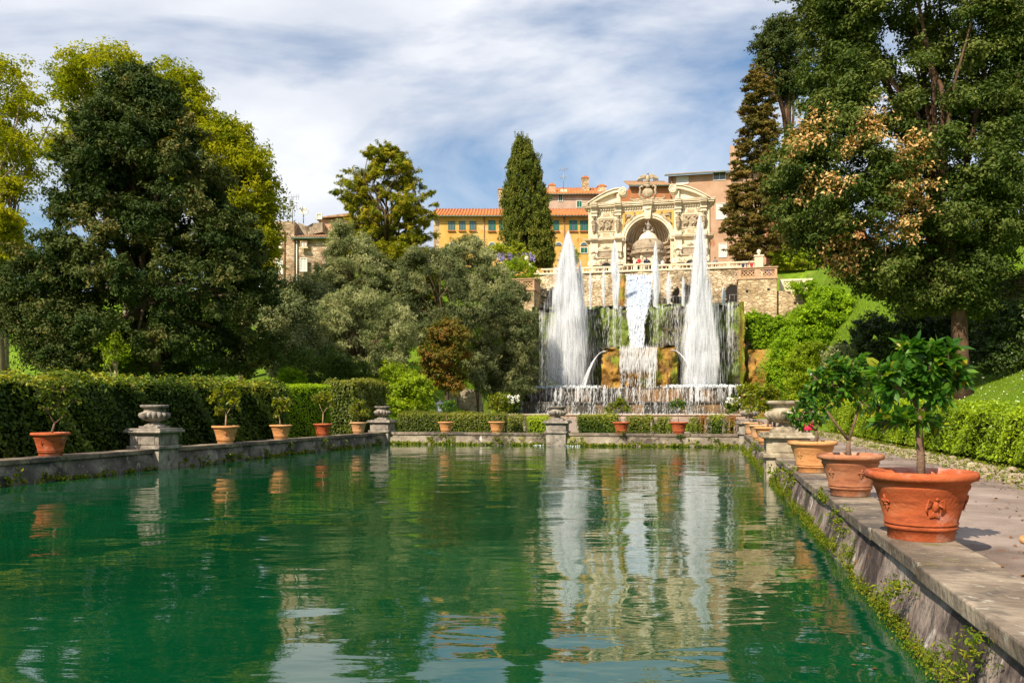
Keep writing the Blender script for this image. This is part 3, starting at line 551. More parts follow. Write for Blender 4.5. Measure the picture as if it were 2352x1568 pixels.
def potted(label, u, s=None, t=None, D=.85, mat='pot_red', cl=(), fork=None, leaf='lemon', nleaf=500, ll=.09, group='lemon trees in terracotta pots around the pool', bark='twig', emb=((20, 'f'), (-50, 'f'), (100, 'f')), trunk=None, rt=.03, flowers=0, squash=1.0, z0=ZC, hk=1.0, nmul=1.9):
    if t is None: t, Y = on_s(u, s)
    else: s, Y = on_t(u, t)
    base = L(s, t, z0); o = thing('potted_lemon_tree', base, label, 'potted tree', group)
    pot = MB().lathe([(r * D, z * D * hk) for r, z in PR], 64).build('pot', G[mat], o)
    MB().lathe([(.392 * D, .51 * D * hk), (.2 * D, .525 * D * hk), (0, .53 * D * hk)], 24).build('soil', G['soil'], o)
    toc = math.atan2(-base.y, -base.x)
    for a, kind in emb:
        e = eagle(D * 1.2) if kind == 'e' else fleur(D * .85); e = shift(e, 0, .345 * D); wrap(e, toc + R(a), D).build('emblem', G[mat], pot)
    mpp = Y / FP; cen = []; rad = []; wts = []
    for (cu, cv, cr_, wt) in cl: cen.append((base.x + (cu - u) * mpp, base.y + rng.normal() * cr_ * mpp * .25, zz(cv, Y))); rad.append(cr_ * mpp); wts.append(wt)
    cen = np.array(cen) - np.array(base); rad = np.array(rad); wts = np.array(wts, float); wts /= wts.sum()
    f = Vector(((fork[0] - u) * mpp, 0, zz(fork[1], Y) - z0)); st = Vector((0, 0, .50 * D)); mb = MB(); tp = [st] + [Vector(((p[0] - u) * mpp, 0, zz(p[1], Y) - z0)) for p in (trunk or [])] + [f]
    mb.tube(tp, list(np.linspace(rt * 1.15, rt * .75, len(tp))), 9)
    B0, Dv, tw = [], [], []
    rr = random.Random(int(u))
    nodes = [(f, rt * .7)]
    for i in np.argsort(np.linalg.norm(cen - np.array(f)[None, :], axis=1)):
        c = Vector(cen[i]); r0 = rad[i]; q0, rq0 = min(nodes, key=lambda q: (q[0] - c).length + (.25 * (q[0] - f).length if q[0] is not f else 0)); m1 = q0.lerp(c, .5) + Vector((rr.uniform(-1, 1), rr.uniform(-1, 1), rr.uniform(-.5, .8))) * r0 * .35
        mb.tube([q0, m1, c], [rq0 * .85, rq0 * .72, rq0 * .6], 7); nodes.append((c, rq0 * .62))
        nt = max(5, int(nleaf * wts[i] / 9 * nmul))
        for _ in range(nt):
            d = Vector(unit(rng.normal(size=(1, 3)))[0]); d.z = d.z * .8 + .25; d.normalize()
            e = c + Vector((d.x, d.y, d.z * squash)) * r0 * rr.uniform(.55, 1.2); q = c + Vector(unit(rng.normal(size=(1, 3)))[0]) * r0 * .25
            mb.tube([q, q.lerp(e, .6) + Vector((0, 0, .02)), e], [rt * .14, rt * .09, rt * .05], 4, False)
            for k in range(rr.randint(6, 12)):
                fr = rr.uniform(.35, 1.0); B0.append(tuple(q.lerp(e, fr))); g = (e - q).normalized() * .8 + Vector(unit(rng.normal(size=(1, 3)))[0]) * .9; Dv.append(tuple(g))
    mb.build('trunk', G[bark], o)
    B0 = np.array(B0); Dv = unit(np.array(Dv)); n = len(B0); Nn = unit(np.array([0, 0, 1.0]) + rng.normal(size=(n, 3)) * .45); ln = ll * (.55 + .75 * rng.random(n)); V, F = leaves6(B0, Dv, Nn, ln, ln * (.42 + .12 * rng.random(n)))
    rd = np.clip(rng.random(n) ** 1.1, 0, 1); npmesh('crown', V, F, G[leaf], o, rnd=np.concatenate([rd, rd]), smooth=False)
    if flowers:
        k = rng.choice(n, flowers); Pf = B0[k] + rng.normal(size=(flowers, 3)) * .02 + np.array([0, 0, .02]); V, F = leafquads(np.repeat(Pf, 4, 0), unit(rng.normal(size=(flowers * 4, 3)) + np.array([0, -.5, .6])), .035 * (.7 + .6 * rng.random(flowers * 4)), .55); npmesh('blossom', V, F, G['petal'], o)
    return o
G['petal'] = plain('white_petal', (.82, .82, .74), .6)
def c3(l): return [((1760 + x / 2.614) / 1.0884, (820 + y / 2.614) / 1.0884, r / 2.614 / 1.0884, w_) for x, y, r, w_ in l]
def p3(x, y): return ((1760 + x / 2.614) / 1.0884, (820 + y / 2.614) / 1.0884)
SP = 1.83
potted('nearest lemon tree, large leaves, in a wide red pot with an eagle emblem', 2115, s=SP, D=.92, mat='pot_red', fork=p3(1405, 560), trunk=[p3(1418, 860), p3(1408, 690)], nleaf=640, ll=.125, rt=.034,
       cl=c3([(1340, 160, 90, 2), (1440, 250, 110, 3), (1560, 200, 95, 2.4), (1240, 260, 90, 2.2), (1140, 330, 70, 1.2), (1630, 320, 85, 2), (1390, 380, 90, 2), (1530, 440, 85, 1.8), (1210, 400, 60, .9), (1290, 590, 75, 1.6), (1190, 620, 70, 1.2), (1420, 600, 60, .8), (1530, 640, 55, .7), (1480, 130, 70, 1.2)]), emb=((19, 'e'), (-52, 'f'), (90, 'f'), (162, 'e')), bark='twig')
potted('lemon tree with a forked trunk in the second, brown pot from the front', 1953, s=SP, D=.84, mat='pot_brown', fork=p3(945, 735), trunk=[p3(942, 790)], nleaf=660, ll=.115, rt=.034, flowers=26,
       cl=c3([(930, 270, 80, 2), (830, 330, 85, 2), (1040, 330, 90, 2.2), (930, 400, 90, 2.2), (760, 400, 65, 1.2), (1110, 420, 75, 1.5), (860, 470, 60, 1), (1020, 490, 60, 1), (780, 520, 60, .7), (1130, 530, 50, .6), (1000, 240, 70, 1.4), (860, 250, 70, 1.4), (720, 330, 60, 1), (1150, 360, 55, 1), (700, 430, 50, .7), (1160, 470, 50, .7)]), emb=((25, 'f'), (-46, 'f'), (100, 'f')))
potted('small lemon tree with a bent trunk in the orange pot beside the pale urn', 1866, s=SP, D=.86, mat='pot_orange', fork=p3(732, 670), trunk=[p3(740, 715)], nleaf=400, ll=.095, rt=.032, flowers=14,
       cl=c3([(650, 490, 55, 1.4), (600, 560, 50, 1.2), (690, 540, 50, 1), (740, 600, 45, .8), (660, 620, 45, 1), (780, 560, 40, .6), (620, 640, 35, .5), (700, 460, 45, .8)]), emb=((40, 'f'), (-40, 'f')))
for u_, x0, lb in ((1763, 420, 'yellow green lemon shrub in the pale pot behind the large pale urn'), (1746, 350, 'dense yellow lemon shrub in the middle of the three far right pots'), (1729, 285, 'yellow lemon shrub in the farthest pot on the right wall')):
    yy = {420: 480, 350: 470, 285: 470}[x0]
    potted(lb, u_, s=SP, D=.86, mat='pot_pale' if x0 != 420 else 'pot_orange', fork=p3(x0, 580), nleaf=650, ll=.13, rt=.03, leaf='lemon_yellow', emb=((10, 'f'),),
           cl=c3([(x0 - 30, yy - 60, 50, 1.5), (x0 + 40, yy - 30, 50, 1.5), (x0 - 50, yy + 20, 45, 1), (x0 + 20, yy + 50, 45, 1), (x0 + 60, yy + 40, 35, .7), (x0, yy - 80, 35, .7)]))
def cl_left(l): return [((x / 2.352) / 1.0884, (880 + y / 2.352) / 1.0884, r / 2.352 / 1.0884, w_) for x, y, r, w_ in l]
def pl(x, y): return ((x / 2.352) / 1.0884, (880 + y / 2.352) / 1.0884)
SQ = SL - .30
potted('feathery green tree in the large pot nearest the left edge', 116, s=SQ, D=.87, mat='pot_red', fork=pl(320, 420), nleaf=600, ll=.085, rt=.03, leaf='hedge', cl=cl_left([(290, 250, 55, 1.5), (370, 230, 60, 1.5), (330, 310, 60, 1.5), (420, 290, 45, 1), (270, 340, 40, .7), (380, 370, 40, .7), (310, 210, 40, 1)]), emb=((-35, 'f'), (45, 'f')))
potted('lemon tree with a twisted pale trunk in the pot right of the grey pedestal', 518, s=SQ, D=.88, mat='pot_orange', fork=pl(1330, 370), nleaf=480, ll=.125, rt=.03, leaf='lemon_yellow', bark='twig_pale', cl=cl_left([(1300, 250, 45, 1.2), (1370, 240, 45, 1.2), (1340, 210, 35, 1), (1250, 280, 30, .6), (1290, 340, 35, .7), (1390, 300, 35, .7)]), emb=((0, 'f'), (70, 'f')))
potted('sparse young lemon tree in the third pot before the tall hedge', 645, s=SQ, D=.82, mat='pot_orange', fork=pl(1640, 370), nleaf=300, ll=.12, rt=.025, leaf='lemon_yellow', bark='twig_pale', cl=cl_left([(1640, 280, 35, 1), (1690, 290, 28, .8), (1610, 300, 25, .6), (1660, 330, 30, .7), (1630, 360, 22, .4)]), emb=((10, 'f'),))
potted('forked lemon tree with a flat crown in the fourth pot on the left', 741, s=SQ, D=.79, mat='pot_red', fork=pl(1900, 360), nleaf=320, ll=.12, rt=.028, leaf='lemon_yellow', bark='twig_pale', cl=cl_left([(1870, 285, 32, 1), (1930, 275, 35, 1), (1900, 255, 28, .8), (1950, 310, 25, .5), (1850, 265, 22, .4)]), emb=((15, 'f'),))
potted('bushy yellow green lemon tree in the last pot of the left wall', 823, s=SQ, D=.79, mat='pot_pale', fork=pl(2105, 380), nleaf=380, ll=.10, rt=.022, leaf='lemon_yellow', cl=cl_left([(2110, 300, 38, 1), (2080, 340, 32, 1), (2140, 350, 35, 1), (2110, 370, 30, .6)]), emb=((5, 'f'),))
TW = TF + .31
potted('thin lemon tree in the orange pot beside the dark garden lamp', 1024, t=TW, D=.77, mat='pot_orange', fork=(1026, 950), nleaf=260, ll=.11, rt=.02, cl=[(1028, 932, 13, 1), (1040, 926, 10, .7), (1016, 938, 9, .5), (1034, 942, 9, .4)], leaf='lemon')
potted('broad yellow green lemon tree in the orange pot left of the middle urn', 1141, t=TW, D=.80, mat='pot_orange', fork=(1143, 950), nleaf=620, ll=.13, rt=.022, leaf='lemon_yellow', cl=[(1130, 925, 17, 1), (1152, 920, 18, 1.2), (1140, 912, 13, .8), (1165, 932, 14, .8), (1125, 938, 11, .5), (1145, 936, 12, .5)])
potted('lemon tree leaning left in the red pot right of the middle urn', 1427, t=TW, D=.80, mat='pot_red', fork=(1424, 958), nleaf=460, ll=.11, rt=.024, cl=[(1428, 926, 14, 1), (1412, 934, 14, 1), (1398, 942, 12, .7), (1436, 938, 12, .7), (1420, 920, 9, .5)], leaf='lemon_yellow')
potted('small dark lemon tree in the rightmost red pot of the far wall', 1559, t=TW, D=.82, mat='pot_red', fork=(1557, 950), nleaf=300, ll=.10, rt=.018, cl=[(1556, 925, 12, 1), (1545, 930, 10, .8), (1568, 930, 9, .7)], leaf='lemon')
# a last pot standing on the path, only its rim in view
potted('low terracotta pot on the path at the right edge of the picture', 2440, s=2.5, D=.54, mat='pot_orange', fork=(2450, 1190), nleaf=60, ll=.07, rt=.015, cl=[(2460, 1170, 25, 1)], z0=.42, hk=1.0, emb=())
# ================================================================ HEDGES
t0, _ = on_s(0, -17.0); t1, _ = on_s(700, -16.6)
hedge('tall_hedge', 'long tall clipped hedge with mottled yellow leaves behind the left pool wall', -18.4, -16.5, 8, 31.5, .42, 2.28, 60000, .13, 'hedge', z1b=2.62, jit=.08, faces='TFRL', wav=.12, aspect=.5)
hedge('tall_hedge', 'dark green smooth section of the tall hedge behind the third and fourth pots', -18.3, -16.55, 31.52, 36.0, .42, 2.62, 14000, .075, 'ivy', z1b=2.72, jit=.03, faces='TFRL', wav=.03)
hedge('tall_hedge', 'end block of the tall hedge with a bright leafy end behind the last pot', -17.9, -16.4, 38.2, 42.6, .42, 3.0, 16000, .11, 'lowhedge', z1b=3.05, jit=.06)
def lowh(label, u0, u1, tt, h, leaf='lowhedge', n=2600, w_=.55, grp='low hedges and shrubs behind the far pool wall'):
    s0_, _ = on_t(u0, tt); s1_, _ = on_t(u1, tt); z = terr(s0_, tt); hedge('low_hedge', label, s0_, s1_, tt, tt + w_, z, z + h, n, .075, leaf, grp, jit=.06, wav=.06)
lowh('long low yellow green hedge right of the far left urn', 914, 1160, 41.2, 1.0, n=9500, w_=.8)
lowh('low hedge piece just left of the gap before the middle urn', 1168, 1202, 41.2, .92, n=1600)
lowh('loose yellow shrub left of the middle urn pedestal', 1212, 1256, 41.0, .86, 'brightbush', 2000)
lowh('dark green low hedge block right of the middle urn pedestal', 1329, 1416, 41.2, .92, 'hedge', 5200, .7)
lowh('brown green low hedge right of the leaning lemon tree pot', 1440, 1497, 41.2, .86, 'lowhedge', 2600)
lowh('small brownish shrub before the green strip', 1511, 1536, 41.2, .84, 'lowhedge', 1100, .4)
lowh('small rusty shrub right of the rightmost red pot', 1585, 1600, 41.2, .8, 'lowhedge', 800, .35)
lowh('round dark shrub near the far right corner of the pool', 1630, 1664, 41.2, .92, 'hedge', 1600)
lowh('thin rusty shrub beside the far right urn', 1672, 1690, 41.2, .88, 'rust', 800, .35)
lowh('thin shrub between the green strip and the round dark shrub', 1606, 1622, 41.3, .9, 'rust', 700, .35)
def box_hedge():
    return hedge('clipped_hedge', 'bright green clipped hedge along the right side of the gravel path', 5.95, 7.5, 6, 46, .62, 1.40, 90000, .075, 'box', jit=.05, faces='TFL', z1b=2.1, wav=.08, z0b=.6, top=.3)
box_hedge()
# rubble edging between path and hedge
G['rubble'] = surf('rubble_stone', [(.3, (.2, .15, .10)), (.6, (.36, .29, .2)), (.8, (.52, .45, .34))], 5, 6, .9, .6, 20, spots=[(2, (.12, .14, .03), .55, .65)])
o = thing('path_edging', L(5.2, 20, .42), 'low rough edging of pale stones between the gravel path and the clipped hedge', 'edging', None, -ROT)
rr = random.Random(5); mb = MB()
for _ in range(1500):
    r_ = rr.uniform(.03, .085) * (1.5 if rr.random() < .1 else 1); q = rr.uniform(-.1, .3); m0 = len(mb.v); mb.ell((0, 0, 0), (r_, r_ * rr.uniform(.7, 1.5), r_ * rr.uniform(.5, .9)), 6, 4, Matrix.Rotation(rr.uniform(0, 3), 3, 'Z'))
    c_ = (q + .08 * rr.gauss(0, 1), rr.uniform(-14, 26), .02 + max(0, q) * .35); mb.v[m0:] = [(c_[0] + x * rr.uniform(.8, 1.2), c_[1] + y * rr.uniform(.8, 1.2), c_[2] + z) for x, y, z in mb.v[m0:]]
mb.sm = [False] * len(mb.f); mb.build('stones', G['rubble'], o)
MB().box(.15, .8, -14, 26, -.1, .10).build('bank', G['soil'], o)
n = 16000; Pn = np.stack([np.abs(rng.normal(size=n)) * .4 * np.sign(rng.random(n) - .25) + .25, rng.uniform(-14, 26, n), .04 + rng.random(n) * .12], 1); V, F = leafquads(Pn, unit(np.array([-.3, 0, .8]) + rng.normal(size=(n, 3)) * .5), .06 * (.5 + rng.random(n)), .5); npmesh('weeds', V, F, G['moss'], o, rnd=rng.random(n))
# blades and daisies on the near lawn
def grassfield(name, s0, s1, t0_, t1_, n, h, off=0.0):
    s = rng.uniform(s0, s1, n); t = rng.uniform(t0_, t1_, n); z = np.array([terr(a, b) for a, b in zip(s, t)]); X = s * CC + t * SI; Y = -s * SI + t * CC
    Pn = np.stack([X, Y, z + h * .4], 1); D = np.array([0, 0, 1.0]) + rng.normal(size=(n, 3)) * .35
    o = slivers(name, Pn, D, h * (.6 + .8 * rng.random(n)), np.full(n, h * .16), G['grassblade']); o['kind'] = 'stuff'
    at = o.data.attributes.new('rnd', 'FLOAT', 'FACE'); at.data.foreach_set('value', rng.random(n).astype(np.float32)); return o
grassfield('grass', 7.4, 16, 14, 46, 60000, .11)
n = 900; s = rng.uniform(8, 16, n); t = rng.uniform(18, 48, n); z = np.array([terr(a, b) for a, b in zip(s, t)]); Pn = np.stack([s * CC + t * SI, -s * SI + t * CC, z + .12], 1); V, F = leafquads(Pn, unit(np.array([0, -.4, 1.0]) + rng.normal(size=(n, 3)) * .3), np.full(n, .06), .9); o = npmesh('daisies', V, F, G['petal']); o['kind'] = 'stuff'
# ================================================================ TERRACE AND FOUNTAIN ROCKS
ZT = 15.9
G['trav'] = surf('cream_travertine', [(.3, (.60, .49, .33)), (.5, (.74, .64, .46)), (.72, (.82, .74, .58))], 1.1, 8, .85, .4, 12, .2, spots=[(1.3, (.40, .29, .17), .60, .72, (1.3, 1.3, .5)), (.6, (.64, .54, .38), .5, .65)], dist=.03)
G['trav_grey'] = surf('grey_brown_stone', [(.3, (.22, .16, .11)), (.5, (.34, .27, .19)), (.72, (.48, .40, .29))], 1.6, 8, .9, .6, 12, .2, spots=[(1.2, (.13, .09, .06), .56, .66)], dist=.04)
G['relief'] = surf('carved_relief_stone', [(.3, (.26, .19, .12)), (.6, (.46, .38, .26)), (.8, (.58, .50, .36))], 3, 7, .9, .8, 10, .2, dist=.05)
G['ochre_field'] = surf('ochre_stucco_field', [(.3, (.46, .27, .06)), (.7, (.66, .44, .12))], 1.5, 6, .9, .3)
G['niche'] = surf('brown_niche_stone', [(.3, (.34, .21, .13)), (.5, (.50, .35, .22)), (.72, (.66, .52, .34))], 1.6, 7, .9, .5, 10)
G['dark'] = plain('painted_opening_shade', (.02, .016, .014), .9)  # near-black colour that paints the shade of caves, doorways and holes
G['wallrub'] = masonry('rubble_masonry', [(0, (.46, .36, .23)), (.5, (.62, .51, .35)), (1, (.76, .67, .50))], (.28, .20, .13), .42, .2, moss=((.12, .10, .05), .62))
G['wallbrick'] = masonry('tan_brick_masonry', [(0, (.50, .37, .21)), (.5, (.64, .50, .31)), (1, (.76, .64, .43))], (.34, .25, .16), .5, .16)
G['brickpink'] = surf('brick_parapet', [(.3, (.44, .25, .14)), (.7, (.62, .40, .25))], 3, 6, .9, .4)
G['wetrock'] = surf('wet_mossy_rock', [(.3, (.012, .011, .009)), (.45, (.05, .045, .032)), (.6, (.12, .10, .07)), (.75, (.2, .17, .12))], .9, 9, .55, 1.0, 6, .4, spots=[(.33, (.13, .19, .015), .46, .56), (1.6, (.16, .17, .02), .58, .64), (.8, (.03, .035, .012), .52, .62, (2, 2, .3)), (.7, (.22, .13, .03), .64, .72)], dist=.12)
G['ochrerock'] = surf('ochre_mossy_rock', [(.3, (.07, .035, .010)), (.45, (.22, .11, .02)), (.6, (.42, .23, .04)), (.75, (.58, .36, .09))], .9, 9, .7, 1.0, 6, .3, spots=[(.8, (.17, .20, .012), .50, .60, (1, 1, .6)), (1.5, (.05, .03, .012), .57, .66, (1.5, 1.5, .5))], dist=.12)
G['wetstone'] = surf('wet_basin_stone', [(.3, (.015, .014, .012)), (.5, (.06, .05, .036)), (.66, (.28, .15, .05)), (.8, (.40, .26, .12))], .45, 9, .5, .8, 6, .5, stretch=(1, 1, .35), dist=.08)
G['basinlip'] = surf('dark_basin_rim', [(.3, (.03, .028, .024)), (.7, (.12, .10, .08))], 2, 6, .6, .6, 8)
G['curb'] = surf('pale_pink_curb', [(.3, (.26, .18, .13)), (.5, (.40, .31, .24)), (.75, (.5, .42, .34))], 1.5, 8, .9, .6, 10, spots=[(1, (.18, .14, .10), .56, .66)])
G['foam'] = plain('foam', (.75, .8, .84), .6)
def LB(s0, s1, t0_, t1_, z0, z1): # box corners about a centre in the garden frame
    return (s0, s1, t0_, t1_, z0, z1)
def lthing(name, s, t, z, label, cat, group=None): return thing(name, L(s, t, z), label, cat, group, -ROT)
def rockface(name, mat, parent, org, fn, na, nb, amp, k=1.1, seed=1, out=None):
    """rough rock: fn(a,b) -> (s,t,z) local frame, pushed out by noise"""
    V = np.array([fn(i / (na - 1), j / (nb - 1)) for j in range(nb) for i in range(na)], float)
    n = wav3(V, k, seed)[:, None] * amp
    n2 = wav3(V + 7, k * 2.7, seed + 5)[:, None] * amp * .4
    V = V + (n + n2) * np.array(out if out is not None else (0.3, -1, .15))[None, :] - np.array(org)[None, :]
    F = [(j * na + i, j * na + i + 1, (j + 1) * na + i + 1, (j + 1) * na + i) for j in range(nb - 1) for i in range(na - 1)]
    return npmesh(name, V, F, mat, parent, smooth=True)
# upper retaining wall of rubble under the terrace
sA, _ = on_t(1222, 90); sB, _ = on_t(1700, 90)
o = lthing('retaining_wall', (sA + sB) / 2, 91, 10.5, 'tall rubble stone retaining wall behind the jets under the terrace balustrade', 'wall')
hw = (sB - sA) / 2
def arch_hole(c, r, zb, ztop): return c, r, zb, ztop
rockface('masonry', G['wallrub'], o, (0, 0, 0), lambda a, b: (-hw + a * 2 * hw, -1 + .35 * math.sin(a * 9) * (1 - b) ** 2, -.5 + b * (ZT - 10.0)), 150, 34, .16, .9, 4)
MB().box(-hw, hw, -.6, 2.0, -.5, ZT - 10.52).build('core', G['wallrub'], o)
MB().box(-hw, hw, -1.12, 2.0, ZT - 10.5 - .02, ZT - 10.32).build('coping', G['trav'], o, bevel=.03)
for uc, vt, vb, w_ in ((1683, 652, 700, 1.5), (1572, 652, 700, 2.6), (1268, 660, 705, 1.6), (1490 + 60, 655, 700, 1.0)):
    sc_, Yc = on_t(uc, 89); x = sc_ - (sA + sB) / 2; zt_ = zz(vt, Yc) - 10.5; zb_ = 0.2
    pts = [(x - w_ / 2, zb_), (x + w_ / 2, zb_)] + [(x + w_ / 2 * math.cos(a), zt_ - w_ / 2 + w_ / 2 * math.sin(a)) for a in np.linspace(0, math.pi, 9)]
    MB().prism(pts, -1.24, -1.0).build('cave_shade_panel', G['dark'], o)  # solid dark panel, paints the shade of a cave not hollowed out
    mb = MB(); rq = random.Random(uc)
    for a in np.linspace(-.5, math.pi + .5, 17): mb.ell((x + (w_ / 2 + .12) * math.cos(a), -1.2, zt_ - w_ / 2 + (w_ / 2 + .15) * math.sin(a) if a > 0 and a < math.pi else zt_ - w_ / 2 - abs(math.sin(a)) * w_), (rq.uniform(.18, .32), .2, rq.uniform(.14, .26)), 7, 5)
    mb.build('cave_surround', G['wallrub'], o)
# terrace floor
gridmesh('terrace_floor', [float(x) for x in np.linspace(-24, 14, 6)], [92.6, 100, 108, 116], lambda s, t: ZT + .02, G['gravel'])
# cliff with the water organ of falling water: ledge, curtain wall
s0_, _ = on_t(1238, 80); s1_, _ = on_t(1698, 80); sc = (s0_ + s1_) / 2; hw = (s1_ - s0_) / 2
o = lthing('fountain_rock', sc, 80, .9, 'dark wet mossy rock wall behind the big water jets, with a ledge on top', 'rock wall')
rockface('cliff', G['wetrock'], o, (0, 0, 0), lambda a, b: (-hw + a * 2 * hw, -.2 - .5 * (1 - b), .0 + b * 10.1), 150, 70, .42, .8, 9)
rockface('ledge', G['wetrock'], o, (0, 0, 0), lambda a, b: (-hw + a * 2 * hw, -.3 + b * 10.5, 10.1 + .1 * math.sin(a * 40)), 120, 10, .2, 1.5, 3, (0, 0, 1))
rockface('ledge_wall', G['wetrock'], o, (0, 0, 0), lambda a, b: (-hw + a * 2 * hw, 5.2, 9.8 + b * 1.15), 120, 8, .25, 1.2, 8)
MB().box(-hw, hw, 5.3, 9.6, 9.8, 10.85).build('ledge_top', G['wetrock'], o)
for sg in (-1, 1):
    rockface('flank', G['ochrerock'] if sg > 0 else G['wetrock'], o, (0, 0, 0), lambda a, b: (sg * (hw + .0 + .45 * a), -.3 - 1.0 * math.sin(a * 2.2), b * 10.3), 14, 50, .45, .9, 20 + sg)
# central ochre block
su, Yu = on_t(1467, 75.4)
o2 = lthing('fountain_rock', su, 77, .9, 'ochre and green mossy rock block in the centre of the fountain below the chute', 'rock')
def block(a, b):
    th = (a - .5) * 2; z = b * 6.05; hb = 3.75 - .75 * (b ** 1.3) + .15 * math.sin(b * 9)
    if abs(th) < .8:
        x = th / .8 * hb; rec = 1.1 * sm((1.6 - abs(x)) / .35) * sm((5.3 - z) / .8) if z > 1.2 else .6 * sm((1.6 - abs(x)) / .4); return (x, -1.6 + rec + .25 * (x / hb) ** 4, z)
    f = (abs(th) - .8) / .2; return (math.copysign(hb, th), -1.35 + f * 4.5, z)
rockface('rock', G['ochrerock'], o2, (0, 0, 0), block, 120, 60, .34, 1.3, 14, (.2, -1, .1))
rockface('rock_top', G['ochrerock'], o2, (0, 0, 0), lambda a, b: (-3.05 + 6.1 * a, -1.6 + 4.4 * b, 6.0 + .25 * abs(a - .5)), 30, 12, .2, 1.5, 3, (0, 0, 1))
# chute shoulders
o3 = lthing('fountain_rock', su, 84, 10.5, 'green mossy stone sides of the main chute under the balustrade', 'rock')
for (ua, ub_, vt, vb) in ((1423, 1437, 640, 712), (1500, 1514, 640, 706)):
    a_, Ya = on_t(ua, 87.6); b_, Yb = on_t(ub_, 87.6)
    rockface('shoulder', G['ochrerock'] if ua < 1450 else G['wetrock'], o3, (0, 0, 0), lambda a, b: (a_ - su + (b_ - a_) * a, 3.6 - 3.6 * (1 - b) ** 1.5 + (.25 * (2 * a - 1) ** 2), -.2 + b * 4.95), 10, 24, .22, 1.6, ua, (0, -1, 0))
# white chute
rows = [(631, 1436, 1502, 88.6), (650, 1436, 1501, 87.9), (668, 1436, 1499, 85.6), (682, 1436, 1497, 83.4), (693, 1437, 1495, 81.4), (703, 1438, 1492, 79.8), (713, 1439, 1488, 78.9), (724, 1440, 1486, 78.5), (745, 1443, 1482, 78.2), (775, 1446, 1480, 77.8), (803, 1448, 1478, 77.3)]
def chute(a, b, edge=1.0):
    k = b * (len(rows) - 1); i = min(int(k), len(rows) - 2); f = k - i; r = [rows[i][q] * (1 - f) + rows[i + 1][q] * f for q in range(4)]
    wob = 1.6 * math.sin(b * 23) * (b > .3) * (1 - b); a = .5 + (a - .5) * edge; s, Y = on_t(r[1] + (r[2] - r[1]) * a + wob, r[3]); return s, r[3], zz(r[0], Y)
G['watersheet'] = surf('falling_water', [(.36, (.06, .10, .18)), (.45, (.24, .33, .46)), (.53, (.60, .68, .76)), (.64, (.84, .88, .92))], 6.5, 9, .5, 1.0, 20, .4, stretch=(1, 1, .22), dist=.12)
wf = lthing('waterfall', su, 80, 6.9, 'main white sheet of water plunging down the central chute from the balustrade', 'waterfall')
V = np.array([chute(i / 20, j / 60, .9) for j in range(61) for i in range(21)]); V[:, 1] -= (wav3(V, 2.5, 3) * .12); V -= np.array([su, 80, 6.9])[None, :]
npmesh('water_sheet', V, [(j * 21 + i, (j + 1) * 21 + i, (j + 1) * 21 + i + 1, j * 21 + i + 1) for j in range(60) for i in range(20)], G['watersheet'], wf, smooth=True)
n = 2600; A = np.clip(.5 + .52 * (2 * rng.random(n) - 1) + .02 * rng.normal(size=n), -.06, 1.06); B = rng.random(n); Pn = np.array([chute(a, b) for a, b in zip(A, B)]); Q = np.array([chute(a, min(1, b + .02)) for a, b in zip(A, B)]); Pb = np.array([chute(a, max(0, b - .02)) for a, b in zip(A, B)])
Pn[:, 1] -= .05 + .18 * rng.random(n); slivers('spray', Pn - np.array([su, 80, 6.9]), Q - Pb, .15 + .5 * rng.random(n), .02 + .05 * rng.random(n), G['spray'], wf)
def fall(label, pts, n, ln, wd, thick=.15, cat='waterfall', group='water falling over the basins', grain=None, clusters=0, mat='spray', gap=.0):
    """a curtain of drops: pts = function (a,b) -> s,t,z"""
    c = np.array(pts(.5, .5)); o = lthing('falling_water', c[0], c[1], c[2], label, cat, group)
    A = rng.random(n)
    if clusters:
        cc = rng.random(clusters); wts = rng.random(clusters) ** 3.5; k = rng.choice(clusters, n, p=wts / wts.sum()); sel = rng.random(n) < .7; A = np.where(sel, np.clip(cc[k] + rng.normal(size=n) * .35 / clusters, 0, 1), A)
    Bv = rng.random(n); Pn = np.array([pts(a, b) for a, b in zip(A, Bv)]); D = np.array([pts(a, min(1, b + .03)) for a, b in zip(A, Bv)]) - np.array([pts(a, max(0, b - .03)) for a, b in zip(A, Bv)])
    Pn[:, 1] -= thick * rng.random(n); slivers('drops', Pn - c, D, ln * (.4 + 1.0 * rng.random(n)), wd * (.5 + rng.random(n)), G[mat], o); return o
# basins
bl, _ = on_t(1205, 73); br, _ = on_t(1697, 73)
pool = lthing('fountain_basin', su, 75, .9, 'wide two-tiered stone basin that spills water at the foot of the fountain', 'fountain basin')
def ov(poly, g): 
    cx_ = sum(p[0] for p in poly) / len(poly); cy_ = sum(p[1] for p in poly) / len(poly); return [(p[0] + g * (1 if p[0] > cx_ else -1), p[1] - g if p[1] < cy_ else p[1]) for p in poly]
def bay(cx_, r, y, dep, n=9): return [(cx_ + r * math.cos(math.pi + math.pi * i / n), y - dep * math.sin(math.pi * i / n)) for i in range(n + 1)]
hl, hr = bl - su, br - su
polyU = [(hl, -1.2)] + bay((hl - 3.3) / 2, abs(hl + 3.3) / 2, -1.2, .9) + [(-3.3, -1.0), (3.3, -1.0)] + bay((hr + 3.3) / 2, abs(hr - 3.3) / 2, -1.2, .9) + [(hr, -1.2), (hr, 4.9), (hl, 4.9)]
polyU = [p for i, p in enumerate(polyU) if i == 0 or (abs(p[0] - polyU[i - 1][0]) + abs(p[1] - polyU[i - 1][1])) > .02]
zu1, zl1, zl0 = zz(890, 72.4) - .9, zz(922, 70.5) - .9, .0
MB().slab(polyU, 0, zu1 - .12).build('upper_tier', G['wetstone'], pool)
MB().slab(ov(polyU, .16), zu1 - .12, zu1).build('upper_rim', G['basinlip'], pool)
